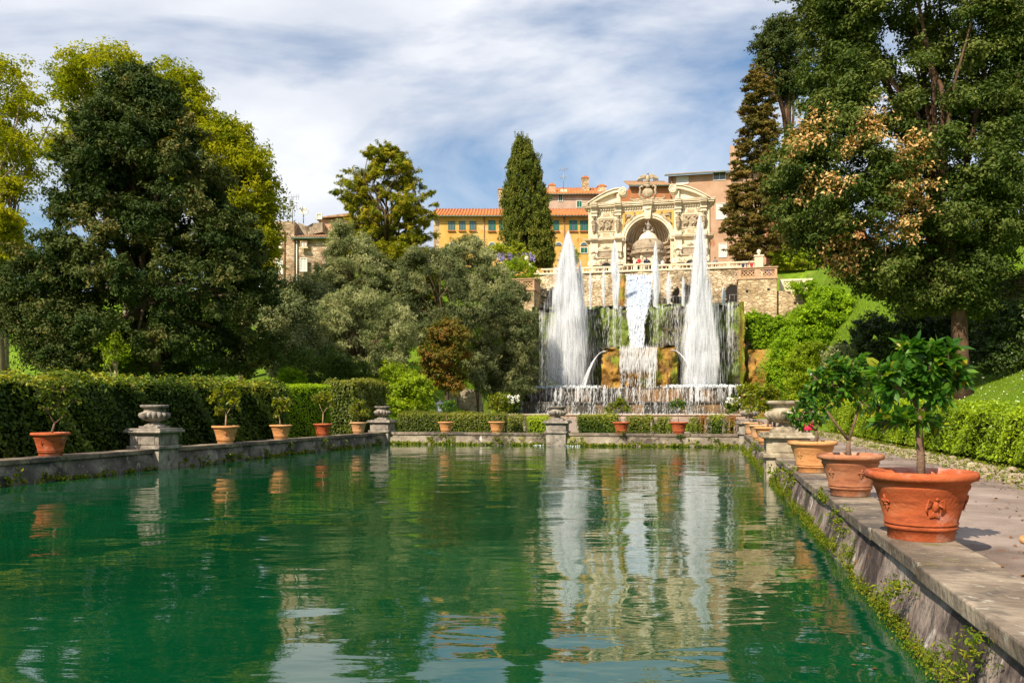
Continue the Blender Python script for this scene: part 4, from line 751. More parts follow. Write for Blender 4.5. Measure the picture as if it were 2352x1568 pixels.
polyL = [(hl - .9, -3.4), (hl - .2, -3.8), (hr + .2, -3.8), (hr + .9, -3.4), (hr + .9, 2), (hl - .9, 2)]
MB().slab(polyL, -.3, zl1 - .12).build('lower_tier', G['wetstone'], pool)
MB().slab(ov(polyL, .14), zl1 - .12, zl1).build('lower_rim', G['basinlip'], pool)
cb_l, _ = on_t(1150, 68.6); cb_r, _ = on_t(1712, 68.6)
ko = lthing('stone_curb', (cb_l + cb_r) / 2, 68.8, .9, 'long low pinkish stone curb in front of the fountain basin', 'curb')
hc = (cb_r - cb_l) / 2; MB().box(-hc, hc, -.45, .45, -.3, .24).build('curb', G['curb'], ko, bevel=.03); MB().box(-hc - .1, hc + .1, -.55, .5, .24, .36).build('curb_top', G['curb'], ko, bevel=.03)
o = npmesh('fountain_pool_water', [L(cb_l, 69.2, 1.12), L(cb_r, 69.2, 1.12), L(cb_r, 72, 1.12), L(cb_l, 72, 1.12)], [(0, 1, 2, 3)], G['water']); o['kind'] = 'structure'
SZ = su; b0 = .9
def seg(x0, x1, y, z1, z0, dep=0.0):
    xm, r = (x0 + x1) / 2, abs(x1 - x0) / 2
    return lambda a, b: (SZ + x0 + (x1 - x0) * a, 75 + y - dep * math.sqrt(max(0, 1 - ((x0 + (x1 - x0) * a - xm) / r) ** 2)) - .15 - .22 * b ** .6, b0 + z1 + (z0 - z1) * b)
fall('white striped curtain of water over the left bay of the upper basin', seg(hl, -3.3, -1.2, zu1, zl1, .9), 950, .45, .028, clusters=60)
fall('white striped curtain of water over the right bay of the upper basin', seg(3.3, hr, -1.2, zu1, zl1, .9), 950, .45, .028, clusters=60)
fall('thin water falling over the middle of the upper basin', seg(-3.2, 3.2, -1.0, zu1, zl1), 650, .45, .026, clusters=40)
fall('long low curtain of water over the lowest basin rim', seg(hl - .9, hr + .9, -3.8, zl1, .25), 1100, .34, .026, clusters=80)
fall('veils of water running down the left half of the rock wall between jet and chute', lambda a, b: (on_t(1345 + 85 * a, 79)[0], 78.9 - .2 * b, 10.9 - 4.2 * b ** (1.0 + a * .3)), 800, .5, .022, .5, clusters=22, group='water veils on the rock wall')
fall('veils of water running down the right half of the rock wall', lambda a, b: (on_t(1492 + 95 * a, 79)[0], 78.9 - .2 * b, 10.9 - 4.2 * b ** 1.3), 850, .5, .022, .5, clusters=22, group='water veils on the rock wall')
fall('water veil at the far right end of the rock wall beside the ivy', lambda a, b: (on_t(1632 + 62 * a, 79)[0], 78.9, 10.9 - 6.2 * b ** 1.6), 800, .6, .022, .4, clusters=20, group='water veils on the rock wall')
fall('thin bluish water veil at the far left end of the rock wall', lambda a, b: (on_t(1240 + 22 * a, 79)[0], 78.9, 10.6 - 7 * b), 420, .7, .022, .4, clusters=8, group='water veils on the rock wall')
fall('smooth sheet of water over the lip of the central ochre block', lambda a, b: (su - 1.62 + 3.24 * a, 75.15 - .25 * b, 6.95 - 1.95 * b), 1300, .8, .026, .15, group='water on the central block')
fall('broken strings of water hanging from the sheet on the central block', lambda a, b: (su - 1.5 + 3.0 * a, 74.9 - .15 * b, 5.1 - 2.9 * b), 1100, .4, .03, .25, clusters=36, group='water on the central block')
fall('arching water spout on the left side of the central ochre block', lambda a, b: (su - 3.0 - 1.7 * b ** .6 - .5 * a * b, 75.6 + .3 * a, 6.7 - 3.2 * b ** 1.25), 1300, .5, .035, .25, group='side spouts of the central block')
fall('arching water spout on the right side of the central ochre block', lambda a, b: (su + 2.85 + 2.0 * b ** .6 + .5 * a * b, 75.4 + .3 * a, 6.7 - 3.2 * b ** 1.25), 1400, .5, .035, .25, group='side spouts of the central block')
# jets
def jet(label, u, vb, t, prof, n, haze, lean=0.0, ln=1.0, wd=.022, group='water jets of the fountain', core=.25):
    """prof = [(v, width px)...] from the tip down; drops fall back round a rising core"""
    s, Y = on_t(u, t); mpp = Y / FP; zb = zz(vb, Y); vt = prof[0][0]; h = zz(vt, Y) - zb; o = lthing('water_jet', s, t, zb, label, 'water jet', group)
    pv = np.array([p[0] for p in prof], float); pw = np.array([p[1] for p in prof], float)
    def mk(nm, n, mat, k, wdk, lnk, sig):
        v = vt + (vb - vt) * rng.random(n) ** 1.05; w_ = np.interp(v, pv, pw) * mpp * .52 * k
        th = rng.random(n) * 2 * np.pi; g = np.abs(rng.normal(size=n)) * sig; g = np.where(rng.random(n) < core, g * .35, g); g = np.minimum(g, 1.15)
        nb = 70; bv = vt + (vb - vt) * rng.random(nb) ** 1.2; bt = rng.random(nb) * 2 * np.pi; kb = rng.integers(0, nb, n); hit = rng.random(n) < .3; v = np.where(hit, np.clip(bv[kb] + rng.normal(size=n) * (vb - vt) * .03, vt, vb), v); th = np.where(hit, bt[kb] + rng.normal(size=n) * .22, th); g = np.where(hit, .55 + .3 * rng.random(n), g); w_ = np.interp(v, pv, pw) * mpp * .52 * k
        strand = 1 + .22 * np.sin(th * 4 + v * .004 + u) + .1 * np.sin(th * 9 + u); rr_ = g * w_ * strand; z = (vb - v) / (vb - vt) * h
        x = rr_ * np.cos(th) + lean * z; y = rr_ * np.sin(th); l_ = ln * lnk * (.3 + 1.2 * rng.random(n)); l_ = np.minimum(l_, (h - z) * .9 + .12); z = np.maximum(z, l_ * .45)
        D = np.stack([-x * .02, -y * .02, np.ones(n)], 1) + rng.normal(size=(n, 3)) * .012
        slivers(nm, np.stack([x, y, z], 1), D, l_, wd * wdk * (.5 + rng.random(n)), G[mat], o)
    mk('spray', int(n * .55), 'spray', .9, .7, 1.2, .42)
    if haze: mk('fine_spray', int(haze * 1.25), 'mist', 1.1, 2.6, 1.5, .5)
    return o
jet('huge white water jet on the left with a broad veil of spray', 1303, 890, 76, [(532, 3), (560, 18), (600, 36), (650, 56), (700, 74), (780, 88), (890, 92)], 11000, 26000, .006)
jet('pointed secondary plume on the right shoulder of the big left jet', 1333, 890, 76.6, [(600, 2), (640, 12), (700, 24), (780, 30), (890, 28)], 1800, 3200)
jet('huge white water jet on the right in front of the carved facade', 1609, 890, 76, [(494, 3), (530, 12), (580, 24), (640, 32), (690, 42), (730, 62), (790, 78), (890, 84)], 9500, 23000, -.004)
jet('shorter white plume hugging the right jet on its left side', 1586, 890, 75.6, [(752, 2), (780, 14), (830, 24), (890, 30)], 900, 2200)
jet('medium plume rising right of the big right jet', 1628, 890, 76.4, [(640, 2), (680, 12), (760, 26), (890, 36)], 1500, 3200)
jet('tall fan shaped jet left of the central chute', 1415, 722, 81.4, [(553, 2), (575, 12), (610, 20), (650, 20), (722, 7)], 1100, 2600, -.02, .6)
jet('tall jet right of the central chute', 1506, 720, 81.4, [(555, 2), (580, 9), (620, 15), (660, 16), (720, 6)], 1000, 2200, 0, .6)
for u, vt, wm, lb in ((1356, 624, 8, 'thin jet nearest the big left plume'), (1387, 611, 10, 'thin jet with a pointed head between the big left plume and the tall fan jet'), (1536, 626, 14, 'thin jet with drooping spray just right of the tall jet beside the chute'), (1569, 634, 10, 'thin jet just left of the big right plume'), (1662, 655, 10, 'faint thin jet before the dark cave opening')):
    jet(lb, u, 722, 81.4, [(vt, 1.5), (vt + 25, wm), (vt + 50, wm * .7), (722, 3)], 330, 800, 0, .5, .02)
# foam where the jets land
n = 5200; x = np.concatenate([rng.normal(size=n // 3) * 1.8 + on_t(1300, 75.5)[0], rng.normal(size=n // 3) * 1.6 + on_t(1610, 75.5)[0], rng.random(n - 2 * (n // 3)) * 17 + su - 9]); y = np.concatenate([75.4 + rng.normal(size=2 * (n // 3)) * .7, 70.9 + rng.normal(size=n - 2 * (n // 3)) * .15]); z = np.where(y > 73, b0 + zu1 + .02 + rng.random(n) * .25, 1.14 + rng.random(n) * .12)
Pn = np.array([L(a, b, c) for a, b, c in zip(x, y, z)]); V, F = leafquads(Pn, unit(rng.normal(size=(n, 3)) + np.array([0, -.4, 1])), .12 * (.5 + rng.random(n)), .8); o = npmesh('foam', V, F, G['foam']); o['kind'] = 'stuff'
# two little inflow ripples in the pool
for u, lb in ((1237, 'small white splash where water enters the pool left of the middle pedestal'), (1312, 'small white splash where water enters the pool right of the middle pedestal')):
    s, Y = on_t(u, TF - .35); n = 60; o = lthing('splash', s, TF - .4, 0, lb, 'splash', 'splashes at the pool inlets'); Pn = np.stack([rng.normal(size=n) * .2, rng.normal(size=n) * .12, .01 + np.abs(rng.normal(size=n)) * .015], 1); V, F = leafquads(Pn, unit(rng.normal(size=(n, 3)) * .3 + np.array([0, -.1, 1])), .05 * (.5 + rng.random(n)), .7); npmesh('foam', V, F, G['foam'], o)
# metal railings on the ledge
G['metal'] = plain('galvanised_metal', (.32, .31, .29), .5, .6)
for ua, ub_, zr_, lb in ((1340, 1412, 10.95, 'thin metal railing on the ledge left of the chute'), (1508, 1600, 11.8, 'thin metal railing on the ledge right of the chute'), (1676, 1697, 11.8, 'metal railing in front of the dark cave at the right end of the ledge')):
    a_, _ = on_t(ua, 85.6); b_, _ = on_t(ub_, 85.6); ro = lthing('railing', (a_ + b_) / 2, 85.6, zr_, lb, 'railing', 'railings on the fountain ledge'); h2 = (b_ - a_) / 2
    MB().tube([(-h2, 0, .85), (h2, 0, .85)], .025, 5).tube([(-h2, 0, .12), (h2, 0, .12)], .02, 5).build('rail', G['metal'], ro); mb = MB(); k = int(h2 * 2 / .3)
    for i in range(k + 1): mb.tube([(-h2 + 2 * h2 * i / k, 0, 0), (-h2 + 2 * h2 * i / k, 0, .85)], .014 if i % 5 else .03, 4)
    mb.build('bars', G['metal'], ro)
# ================================================================ BALUSTRADE
def balustrade(label, ua, ub_, t, zf, piers, step=.42, mat='trav', h=.95, fat=1.0):
    a_, _ = on_t(ua, t); b_, _ = on_t(ub_, t); o = lthing('balustrade', (a_ + b_) / 2, t, zf, label, 'balustrade', 'stone balustrades of the terrace'); h2 = (b_ - a_) / 2
    MB().box(-h2, h2, -.16, .16, 0, .12).build('plinth', G[mat], o, bevel=.015); MB().box(-h2, h2, -.17, .17, h - .14, h).box(-h2, h2, -.13, .13, h - .19, h - .14).build('rail', G[mat], o, bevel=.015)
    n = int(2 * h2 / step); first = None
    for i in range(n):
        x = -h2 + (i + .5) * 2 * h2 / n
        if i % piers == piers // 2: MB().box(x - .17, x + .17, -.155, .155, .12, h - .19).build('pier', G[mat], o, bevel=.01); continue
        if first is None:
            first = MB().box(-.07, .07, -.07, .07, .12, .17).lathe([(.05, .17), (.04, .2), (.085 * fat, .30), (.09 * fat, .36), (.055, .50), (.04, .6), (.06, .64), (.045, .68), (.075, .72), (.075, h - .19)], 8).build('baluster', G[mat], o); first.location = (x, 0, 0)
        else: c = first.copy(); C.objects.link(c); c.parent = o; c.location = (x, 0, 0)
    return o
balustrade('left stretch of the cream stone balustrade behind the big left jet', 1243, 1434, 92.2, 15.95, 7)
balustrade('short central balustrade projecting above the main chute', 1436, 1505, 90.6, 15.75, 4, h=1.05)
balustrade('right stretch of the cream stone balustrade running to the white pier', 1507, 1736, 92.2, 15.95, 7)
s, Y = on_t(1743, 91.8); po = lthing('stone_pier', s, 91.8, 15.9, 'white stone pier with a ball finial at the right end of the balustrade', 'pier')
MB().box(-.42, .42, -.35, .35, -1, 1.35).box(-.5, .5, -.43, .43, 1.35, 1.5).build('shaft', G['trav'], po, bevel=.03); MB().lathe([(.2, 1.5), (.12, 1.58), (.1, 1.66), (.2, 1.78), (.22, 1.9), (.16, 2.05), (.05, 2.12), (0, 2.13)], 14).build('finial', G['trav'], po)
s, Y = on_t(1240, 92.2); po = lthing('stone_scroll', s - .7, 92.2, 15.9, 'curled stone scroll ending the balustrade on its left side by the green bushes', 'scroll')
MB().tube([(.7, 0, .2), (.45, 0, .7), (.1, 0, .95), (-.3, 0, 1.3), (-.6, 0, 1.75)], [.16, .17, .16, .15, .12], 8).build('scroll', G['trav'], po); MB().ell((-.75, 0, 2.15), (.26, .26, .3)).lathe([(.2, 1.7), (.14, 1.85), (.16, 1.92)], 10, (-.75, 0)).build('finial', G['trav'], po)
# ================================================================ BASTIONS WITH LATTICE
def lattice(mb, x0, x1, z0, z1, y, d=.05, step=.34):
    w_ = x1 - x0; h = z1 - z0; n = int((w_ + h) / step) + 1; b = .038
    for sg in (1, -1):
        for i in range(n + 1):
            c = i * step; xa = x0 + max(0, c - h); za = z0 + min(c, h); xb = x0 + min(c, w_); zb = z0 + max(0, c - w_)
            if sg < 0: xa, xb = x0 + x1 - xa, x0 + x1 - xb
            if abs(xa - xb) < .05: continue
            dx_, dz_ = xb - xa, zb - za; l_ = math.hypot(dx_, dz_); nx, nz = -dz_ / l_ * b, dx_ / l_ * b; e_ = .003 * sg
            mb.prism([(xa - nx, za - nz), (xb - nx, zb - nz), (xb + nx, zb + nz), (xa + nx, za + nz)][::1], y - d + e_, y + d + e_)
def bastion(label, ua, ub_, t, depth, vtop, zbot, panels, matw='wallbrick', ph=1.15):
    a_, _ = on_t(ua, t); b_, Y = on_t(ub_, t); Ym = on_t((ua + ub_) / 2, t)[1]; zt_ = zz(vtop, Ym); x0, x1 = -(b_ - a_) / 2, (b_ - a_) / 2; o = lthing('bastion', (a_ + b_) / 2, t, zbot, label, 'stone bastion'); H = zt_ - zbot
    MB().box(x0, x1, 0, depth, -2, H - ph).build('wall', G[matw], o, bevel=.05)
    MB().box(x0 - .08, x1 + .08, -.08, depth + .08, H - ph, H - ph + .1).build('string_course', G['brickpink'], o)
    mb = MB(); mb.box(x0, x1, 0, .35, H - ph + .1, H - ph + .26); mb.box(x0, x1, 0, .35, H - .26, H - .1)
    n = panels; w_ = (x1 - x0) / n; pw = w_ * .26
    for i in range(n + 1):
        xc = x0 + i * w_; mb.box(max(x0, xc - pw / 2), min(x1, xc + pw / 2), .004, .346, H - ph + .26, H - .26)
    mb.box(x1 - .35, x1 - .01, .35, depth, H - ph + .1, H - .1); mb.build('parapet', G['brickpink'], o)
    MB().box(x0 - .1, x1 + .1, -.1, .45, H - .1, H).box(x1 - .45, x1 + .1, .451, depth, H - .1, H).build('cap', G['brickpink'], o, bevel=.02)
    for i in range(n):
        lb_ = MB(); lattice(lb_, x0 + i * w_ + pw / 2, x0 + (i + 1) * w_ - pw / 2, H - ph + .26, H - .26, .17); lb_.build('lattice', G['brickpink'], o)
    return o, x0, x1, H
bo, x0, x1, H = bastion('right stone bastion with two brick lattice panels above the ivy', 1696, 1785, 86, 5, 613, 7.5, 2)
for (x, z) in ((-1.0, H - 2.4), (1.0, H - 2.3)): MB().box(x - .12, x + .12, -.03, .1, z, z + .2).build('putlog_shade_panel', G['dark'], bo)  # dark blocks on the wall, painted as shaded holes
a_, _ = on_t(1786, 86.5); b_, _ = on_t(1856, 86.5); o = lthing('stone_wall', (a_ + b_) / 2, 86.5, 8, 'broken lower stone wall stepping down to the right of the bastion', 'wall'); h2 = (b_ - a_) / 2
MB().prism([(-h2, -2), (h2 - 1, -2), (h2 - .2, 3.9), (h2, 4.1), (h2 - .1, 4.6), (h2 - .5, 4.9), (-h2, 5.0)], 0, 1.2).build('wall', G['wallbrick'], o); MB().box(.1, .35, -.03, .1, 3.7, 3.95).build('putlog_shade_panel', G['dark'], o)
a_, _ = on_t(1790, 89); b_, Y = on_t(1914, 88); zt_ = zz(636, Y); o = lthing('lattice_fence', (a_ + b_) / 2, 88.5, zt_ - 1.2, 'cream brick lattice fence with posts right of the bastion, half covered by green', 'fence'); h2 = (b_ - a_) / 2
mb = MB(); mb.box(-h2, h2, -.12, .12, 1.0, 1.2).box(-h2, h2, -.12, .12, -.1, .05)
for x in (-h2, -.4, h2 - .3): mb.box(x, x + .35, -.15, .15, .05, 1.0)
mb.build('posts_and_rail', G['trav'], o)
for xa, xb in ((-h2 + .35, -.4), (-.05, h2 - .3)): lb_ = MB(); lattice(lb_, xa, xb, .05, 1.0, 0, .04); lb_.build('lattice', G['trav'], o)
bastion('left stone bastion with brick lattice parapet half hidden by olive trees', 1142, 1227, 84.5, 3.2, 640, 6, 3, ph=1.2)
# ================================================================ THE CARVED FACADE
TO = 106.0; SO, YO = on_t((1440 + 1085 / 6.03) / 1.0884, TO)
def fp(cx_, cy_, dt=0.0):
    u = (1440 + cx_ / 6.03) / 1.0884; s, Y = on_t(u, TO + dt); return s - SO, zz((420 + cy_ / 6.03) / 1.0884, Y) - ZT
fo = lthing('carved_facade', SO, TO, ZT, 'ornate cream stone baroque facade with a shell niche, volutes and an eagle on top', 'facade')
tr, tg, rl = G['trav'], G['trav_grey'], G['relief']
xl, xr = fp(190, 800)[0], fp(2010, 800)[0]
RI, RO_, ZS = 2.68, 3.15, 6.3
mb = MB(); mb.box(xl, -RI, 0, 2.4, 0, ZS).box(RI, xr, 0, 2.4, 0, ZS); mb.box(xl, -RI, 0, 2.4, ZS, 10.3).box(RI, xr, 0, 2.4, ZS, 10.3)
na = 24
for i in range(na):
    a0, a1 = math.pi - math.pi * i / na, math.pi - math.pi * (i + 1) / na
    mb.prism([(RI * math.cos(a0), ZS + RI * math.sin(a0)), (RI * math.cos(a1), ZS + RI * math.sin(a1)), (RI * math.cos(a1), 10.3), (RI * math.cos(a0), 10.3)], 0, 2.4)
mb.build('wall', tr, fo)
# shell: quarter sphere with ribs, half cylinder below
vs, fs = [], []; na_, nb_ = 72, 16
for j in range(nb_ + 1):
    ph = math.pi / 2 * j / nb_
    for i in range(na_ + 1):
        th = math.pi * i / na_; rib = 1 + .028 * abs(math.sin(th * 9)) * (1 if j < nb_ else 0) * (1.4 - ph / 2)
        # ribs fan from the crown: polar axis vertical through crown
        x = RI * rib * math.cos(th) * math.cos(ph); y = RI * rib * math.sin(th) * math.cos(ph); vs.append((x, y + .25, ZS + RI * rib * math.sin(ph)))
for j in range(nb_):
    for i in range(na_): k = j * (na_ + 1) + i; fs.append((k, k + 1, k + na_ + 2, k + na_ + 1))
MB().add(vs, fs, True).build('shell_niche', G['niche'], fo)
mb = MB()
for i in range(1, 18):
    th = math.pi * i / 18; pts = [(RI * .985 * math.cos(th) * math.cos(ph), .25 + RI * .985 * math.sin(th) * math.cos(ph), ZS + RI * .985 * math.sin(ph)) for ph in np.linspace(.02, 1.5, 9)]; mb.tube(pts, [.075, .075, .07, .07, .06, .05, .045, .035, .02], 5)
mb.build('shell_ribs', tr, fo)
MB().lathe([(RI, 0), (RI, ZS)], 30, (0, .25), a0=0, a1=math.pi).build('niche_wall', G['niche'], fo)
for sg in (-1, 1):   # banded rustication flanking the niche
    mb = MB()
    for i in range(8):
        z = 1.2 + i * .58
        p = [(sg * 3.25, -.14), (sg * 2.3, .5), (sg * 1.9, 1.6), (sg * 2.2, 1.7), (sg * 2.72, .75), (sg * 3.25, .3)]; p = p if sg > 0 else p[::-1]; mb.slab(p, z, z + .3)
    mb.build('rustication', tg, fo)
MB().lathe([(RI - .02, 6.02), (RI - .25, 6.12), (RI - .3, 6.25), (RI - .02, 6.3)], 30, (0, .25), a0=0, a1=math.pi).build('niche_cornice', tr, fo)
def archband(r0, r1, y0, y1, z, n=28):
    b = MB()
    for i in range(n):
        a0, a1 = math.pi * i / n, math.pi * (i + 1) / n
        b.prism([(r0 * math.cos(a0), z + r0 * math.sin(a0)), (r1 * math.cos(a0), z + r1 * math.sin(a0)), (r1 * math.cos(a1), z + r1 * math.sin(a1)), (r0 * math.cos(a1), z + r0 * math.sin(a1))], y0, y1)
    return b
archband(RI, RI + .26, -.28, -.001, ZS).build('arch', tr, fo); archband(RI + .26, RO_ + .1, -.38, -.001, ZS).build('arch', tr, fo)
MB().prism([(-.32, 8.75), (.32, 8.75), (.5, 10.3), (-.5, 10.3)], -.75, -.01).lathe([(.5, 9.9), (.56, 10.0), (.5, 10.1)], 12, (0, -.4)).build('keystone', tr, fo, bevel=.04)
def cornice(zb, steps, x0, x1, dent=None, brk=()):
    b = MB()
    for (z0, z1, d) in steps:
        b.box(x0 - d, x1 + d, -d, 2.0, zb + z0, zb + z1)
        for xc, w_ in brk: b.box(xc - w_, xc + w_, -d - .38, -d + .02, zb + z0 + .002, zb + z1 - .002)
    if dent:
        z0, z1, d, st = dent; x = x0
        while x < x1: b.box(x, x + st * .5, -d - .1, -d + .01, zb + z0, zb + z1); x += st
    return b
PX = [-6.55, -3.62, 3.62, 6.62]
cornice(6.28, [(0, .12, .12), (.12, .22, .3), (.22, .36, .46), (.36, .42, .52)], xl, -RO_ - .15, None, [(p, .42) for p in PX[:2]]).build('middle_cornice', tr, fo, bevel=.02)
cornice(6.28, [(0, .12, .12), (.12, .22, .3), (.22, .36, .46), (.36, .42, .52)], RO_ + .15, xr, None, [(p, .42) for p in PX[2:]]).build('middle_cornice', tr, fo, bevel=.02)
cornice(10.02, [(-.15, .1, .08), (.1, .34, .12), (.34, .5, .28), (.5, .7, .55), (.7, .86, .66), (.86, .95, .72)], xl, xr, (.12, .32, .18, .3), [(p, .42) for p in PX] + [(0, .6)]).build('top_cornice', tr, fo, bevel=.02)
# pilaster strips
for p in PX:
    mb = MB()
    mb.box(p - .34, p + .34, -.2, .0, 6.7, 10.0).box(p - .42, p + .42, -.42, 0, 6.7, 7.25).box(p - .38, p + .38, -.36, 0, 9.45, 9.62).box(p - .34, p + .34, -.30, 0, 9.62, 10.0)
    mb.box(p - .42, p + .42, -.25, 0, 0, 6.28).box(p - .5, p + .5, -.5, 0, 5.05, 5.3).box(p - .46, p + .46, -.4, 0, 5.3, 6.28).box(p - .55, p + .55, -.7, -.001, 0, 1.9)
    mb.build('pilaster', tr, fo, bevel=.02)
MB().box(xl - .02, xl + .5, -.05, 0, 6.7, 10).build('corner_strip', tr, fo); MB().box(xr - .5, xr + .02, -.05, 0, 6.7, 10).build('corner_strip', tr, fo)
def carya(x, z0, mat):
    b = MB(); b.tube([(x + .04 * math.sin(q * 2.2), -.42 + .02 * math.cos(q), z0 + .0 + q * .14) for q in range(9)], [.10, .14, .19, .2, .24, .24, .27, .28, .26], 9)
    for q in range(16):   # twisted drapery
        a = q * .8; zq = z0 + .1 + q * .065; r_ = .12 + .012 * q; b.tube([(x + r_ * math.cos(a), -.42 + r_ * math.sin(a), zq), (x + r_ * math.cos(a + .8), -.42 + r_ * math.sin(a + .8), zq + .09)], .045, 5)
    b.tube([(x, -.42, z0 + 1.0), (x + .02, -.44, z0 + 1.25), (x, -.42, z0 + 1.5), (x, -.42, z0 + 1.68), (x, -.42, z0 + 1.78)], [.27, .18, .25, .2, .08], 10); b.ell((x, -.44, z0 + 1.93), (.13, .14, .17)); b.ell((x, -.42, z0 + 2.02), (.16, .16, .12)); 
    for sg in (-1, 1):
        b.ell((x + sg * .09, -.60, z0 + 1.48), (.09, .09, .09)); b.tube([(x + sg * .22, -.42, z0 + 1.6), (x + sg * .33, -.48, z0 + 1.35), (x + sg * .16 * sg * sg, -.62, z0 + 1.22)], [.08, .07, .05], 6)
    b.box(x - .2, x + .2, -.6, -.2, z0 + 2.1, z0 + 2.22); return b.build('caryatid', mat, fo)
for p in PX: carya(p, 7.25, rl if p > -6 else tg)
def term(x, z0):
    b = MB(); b.ell((x, -.75, z0 + .62), (.52, .34, .42)); b.ell((x, -.72, z0 + .18), (.42, .3, .4)); b.tube([(x, -.72, z0 - .9), (x, -.72, z0 + .1)], [.3, .4], 8); b.tube([(x, -.75, z0 + .9), (x, -.78, z0 + 1.2)], [.2, .15], 8); b.ell((x, -.82, z0 + 1.42), (.22, .25, .29)); b.ell((x, -1.06, z0 + 1.40), (.05, .06, .07)); b.ell((x, -.72, z0 + 1.58), (.27, .28, .18)); b.ell((x, -.98, z0 + 1.2), (.13, .12, .12))
    for sg in (-1, 1):
        b.ell((x + sg * .50, -.72, z0 + .72), (.2, .22, .24)); b.tube([(x + sg * .56, -.75, z0 + .7), (x + sg * .6, -.95, z0 + .25), (x + sg * .2, -1.15, z0 + .28 + .06 * sg), (x - sg * .3, -1.12, z0 + .40)], [.17, .15, .12, .08], 7)
        b.lathe([(0, 0), (.14, .0), (.16, .03), (.14, .06), (0, .06)], 10)
        nn0 = len(b.v) - 50; b.v[nn0:] = [(x + sg * .34 + q[0], -.62 + q[2], z0 + 2.0 + q[1]) for q in b.v[nn0:]]
    return b.build('term_figure', tr, fo)
for p in PX: term(p, 3.0)
# bays
def bayp(xc):
    MB().box(xc - 1.15, xc + 1.15, -.10, 0, 7.55, 9.35).build('panel_frame', tr, fo, bevel=.02)
    b = MB(); b.box(xc - 1.0, xc + 1.0, -.135, -.101, 7.72, 9.2); rq = random.Random(int(xc * 10))
    for _ in range(2):
        cx_ = xc + (-.45 if _ == 0 else .45) + rq.uniform(-.1, .1); zb = 7.8; b.tube([(cx_, -.2, zb), (cx_ + .1, -.24, zb + .45), (cx_ - .05, -.26, zb + .85)], [.09, .15, .16], 7); b.ell((cx_ - .05, -.26, zb + 1.1), (.1, .1, .13)); b.tube([(cx_ - .05, -.24, zb + .8), (cx_ + .25, -.24, zb + .95), (cx_ + .4, -.2, zb + 1.15)], [.07, .06, .04], 5); b.tube([(cx_, -.2, zb + .45), (cx_ - .3, -.22, zb + .2), (cx_ - .32, -.18, zb)], [.09, .08, .06], 5)
    for _ in range(14): b.ell((xc + rq.uniform(-.9, .9), -.14, rq.uniform(7.8, 9.1)), (rq.uniform(.06, .16), .06, rq.uniform(.05, .14)), 6, 4)
    b.build('relief', rl, fo)
    MB().box(xc - .62, xc + .62, -.09, 0, 9.42, 9.85).box(xc - .6, xc + .6, -.09, 0, 6.95, 7.45).build('small_frame', tr, fo); MB().box(xc - .42, xc + .42, -.12, -.091, 9.5, 9.78).box(xc - .42, xc + .42, -.12, -.091, 7.05, 7.36).build('small_panel', G['niche'], fo)
    for sg in (-1, 1):
        for z in (7.2, 9.6):
            b = MB(); b.lathe([(0, 0), (.2, 0), (.22, .04), (.14, .06), (.1, .03), (.05, .07), (0, .07)], 10); b.v[-70:] = [(xc + sg * .95 + q[0], -.02 - q[2], z + q[1]) for q in b.v[-70:]]; b.build('scroll_ornament', rl, fo)
    # lower aedicule
    MB().box(xc - 1.05, xc + 1.05, -.16, 0, 4.3, 5.15).box(xc - 1.2, xc + 1.2, -.3, 0, 5.15, 5.3).build('aedicule', tr, fo, bevel=.02); MB().box(xc - .85, xc + .85, -.19, -.161, 4.42, 5.03).build('plaque', tg, fo)
    pts = [(xc - 1.25, 5.3)] + [(xc - 1.25 + 2.5 * i / 10, 5.3 + .62 * math.sin(math.pi * i / 10)) for i in range(1, 10)] + [(xc + 1.25, 5.3)]
    MB().prism(pts[::-1], -.34, 0).build('arched_pediment', tr, fo); MB().ell((xc, -.36, 5.5), (.5, .08, .12)).ell((xc, -.38, 5.62), (.15, .08, .16)).build('pediment_carving', rl, fo)
    r0 = .62; a_ = MB(); a_.prism([(xc - r0, 0), (xc + r0, 0)] + [(xc + r0 * math.cos(q), 3.1 + r0 * math.sin(q)) for q in np.linspace(0, math.pi, 10)], -.05, 0); a_.build('doorway_shade_panel', G['dark'], fo)  # arched dark panel on the wall, paints the shade inside a door
    b = MB()
    for i in range(9):
        q0, q1 = math.pi * i / 9 + .03, math.pi * (i + 1) / 9 - .03; R1 = 1.15 if i % 2 == 0 else .9; b.prism([(xc + r0 * math.cos(q0), 3.1 + r0 * math.sin(q0)), (xc + R1 * math.cos(q0), 3.1 + R1 * math.sin(q0)), (xc + R1 * math.cos(q1), 3.1 + R1 * math.sin(q1)), (xc + r0 * math.cos(q1), 3.1 + r0 * math.sin(q1))], -.14 if i % 2 == 0 else -.1, 0)
    b.build('voussoirs', tr if xc > 0 else tg, fo)
bayp(-5.08); bayp(5.12)
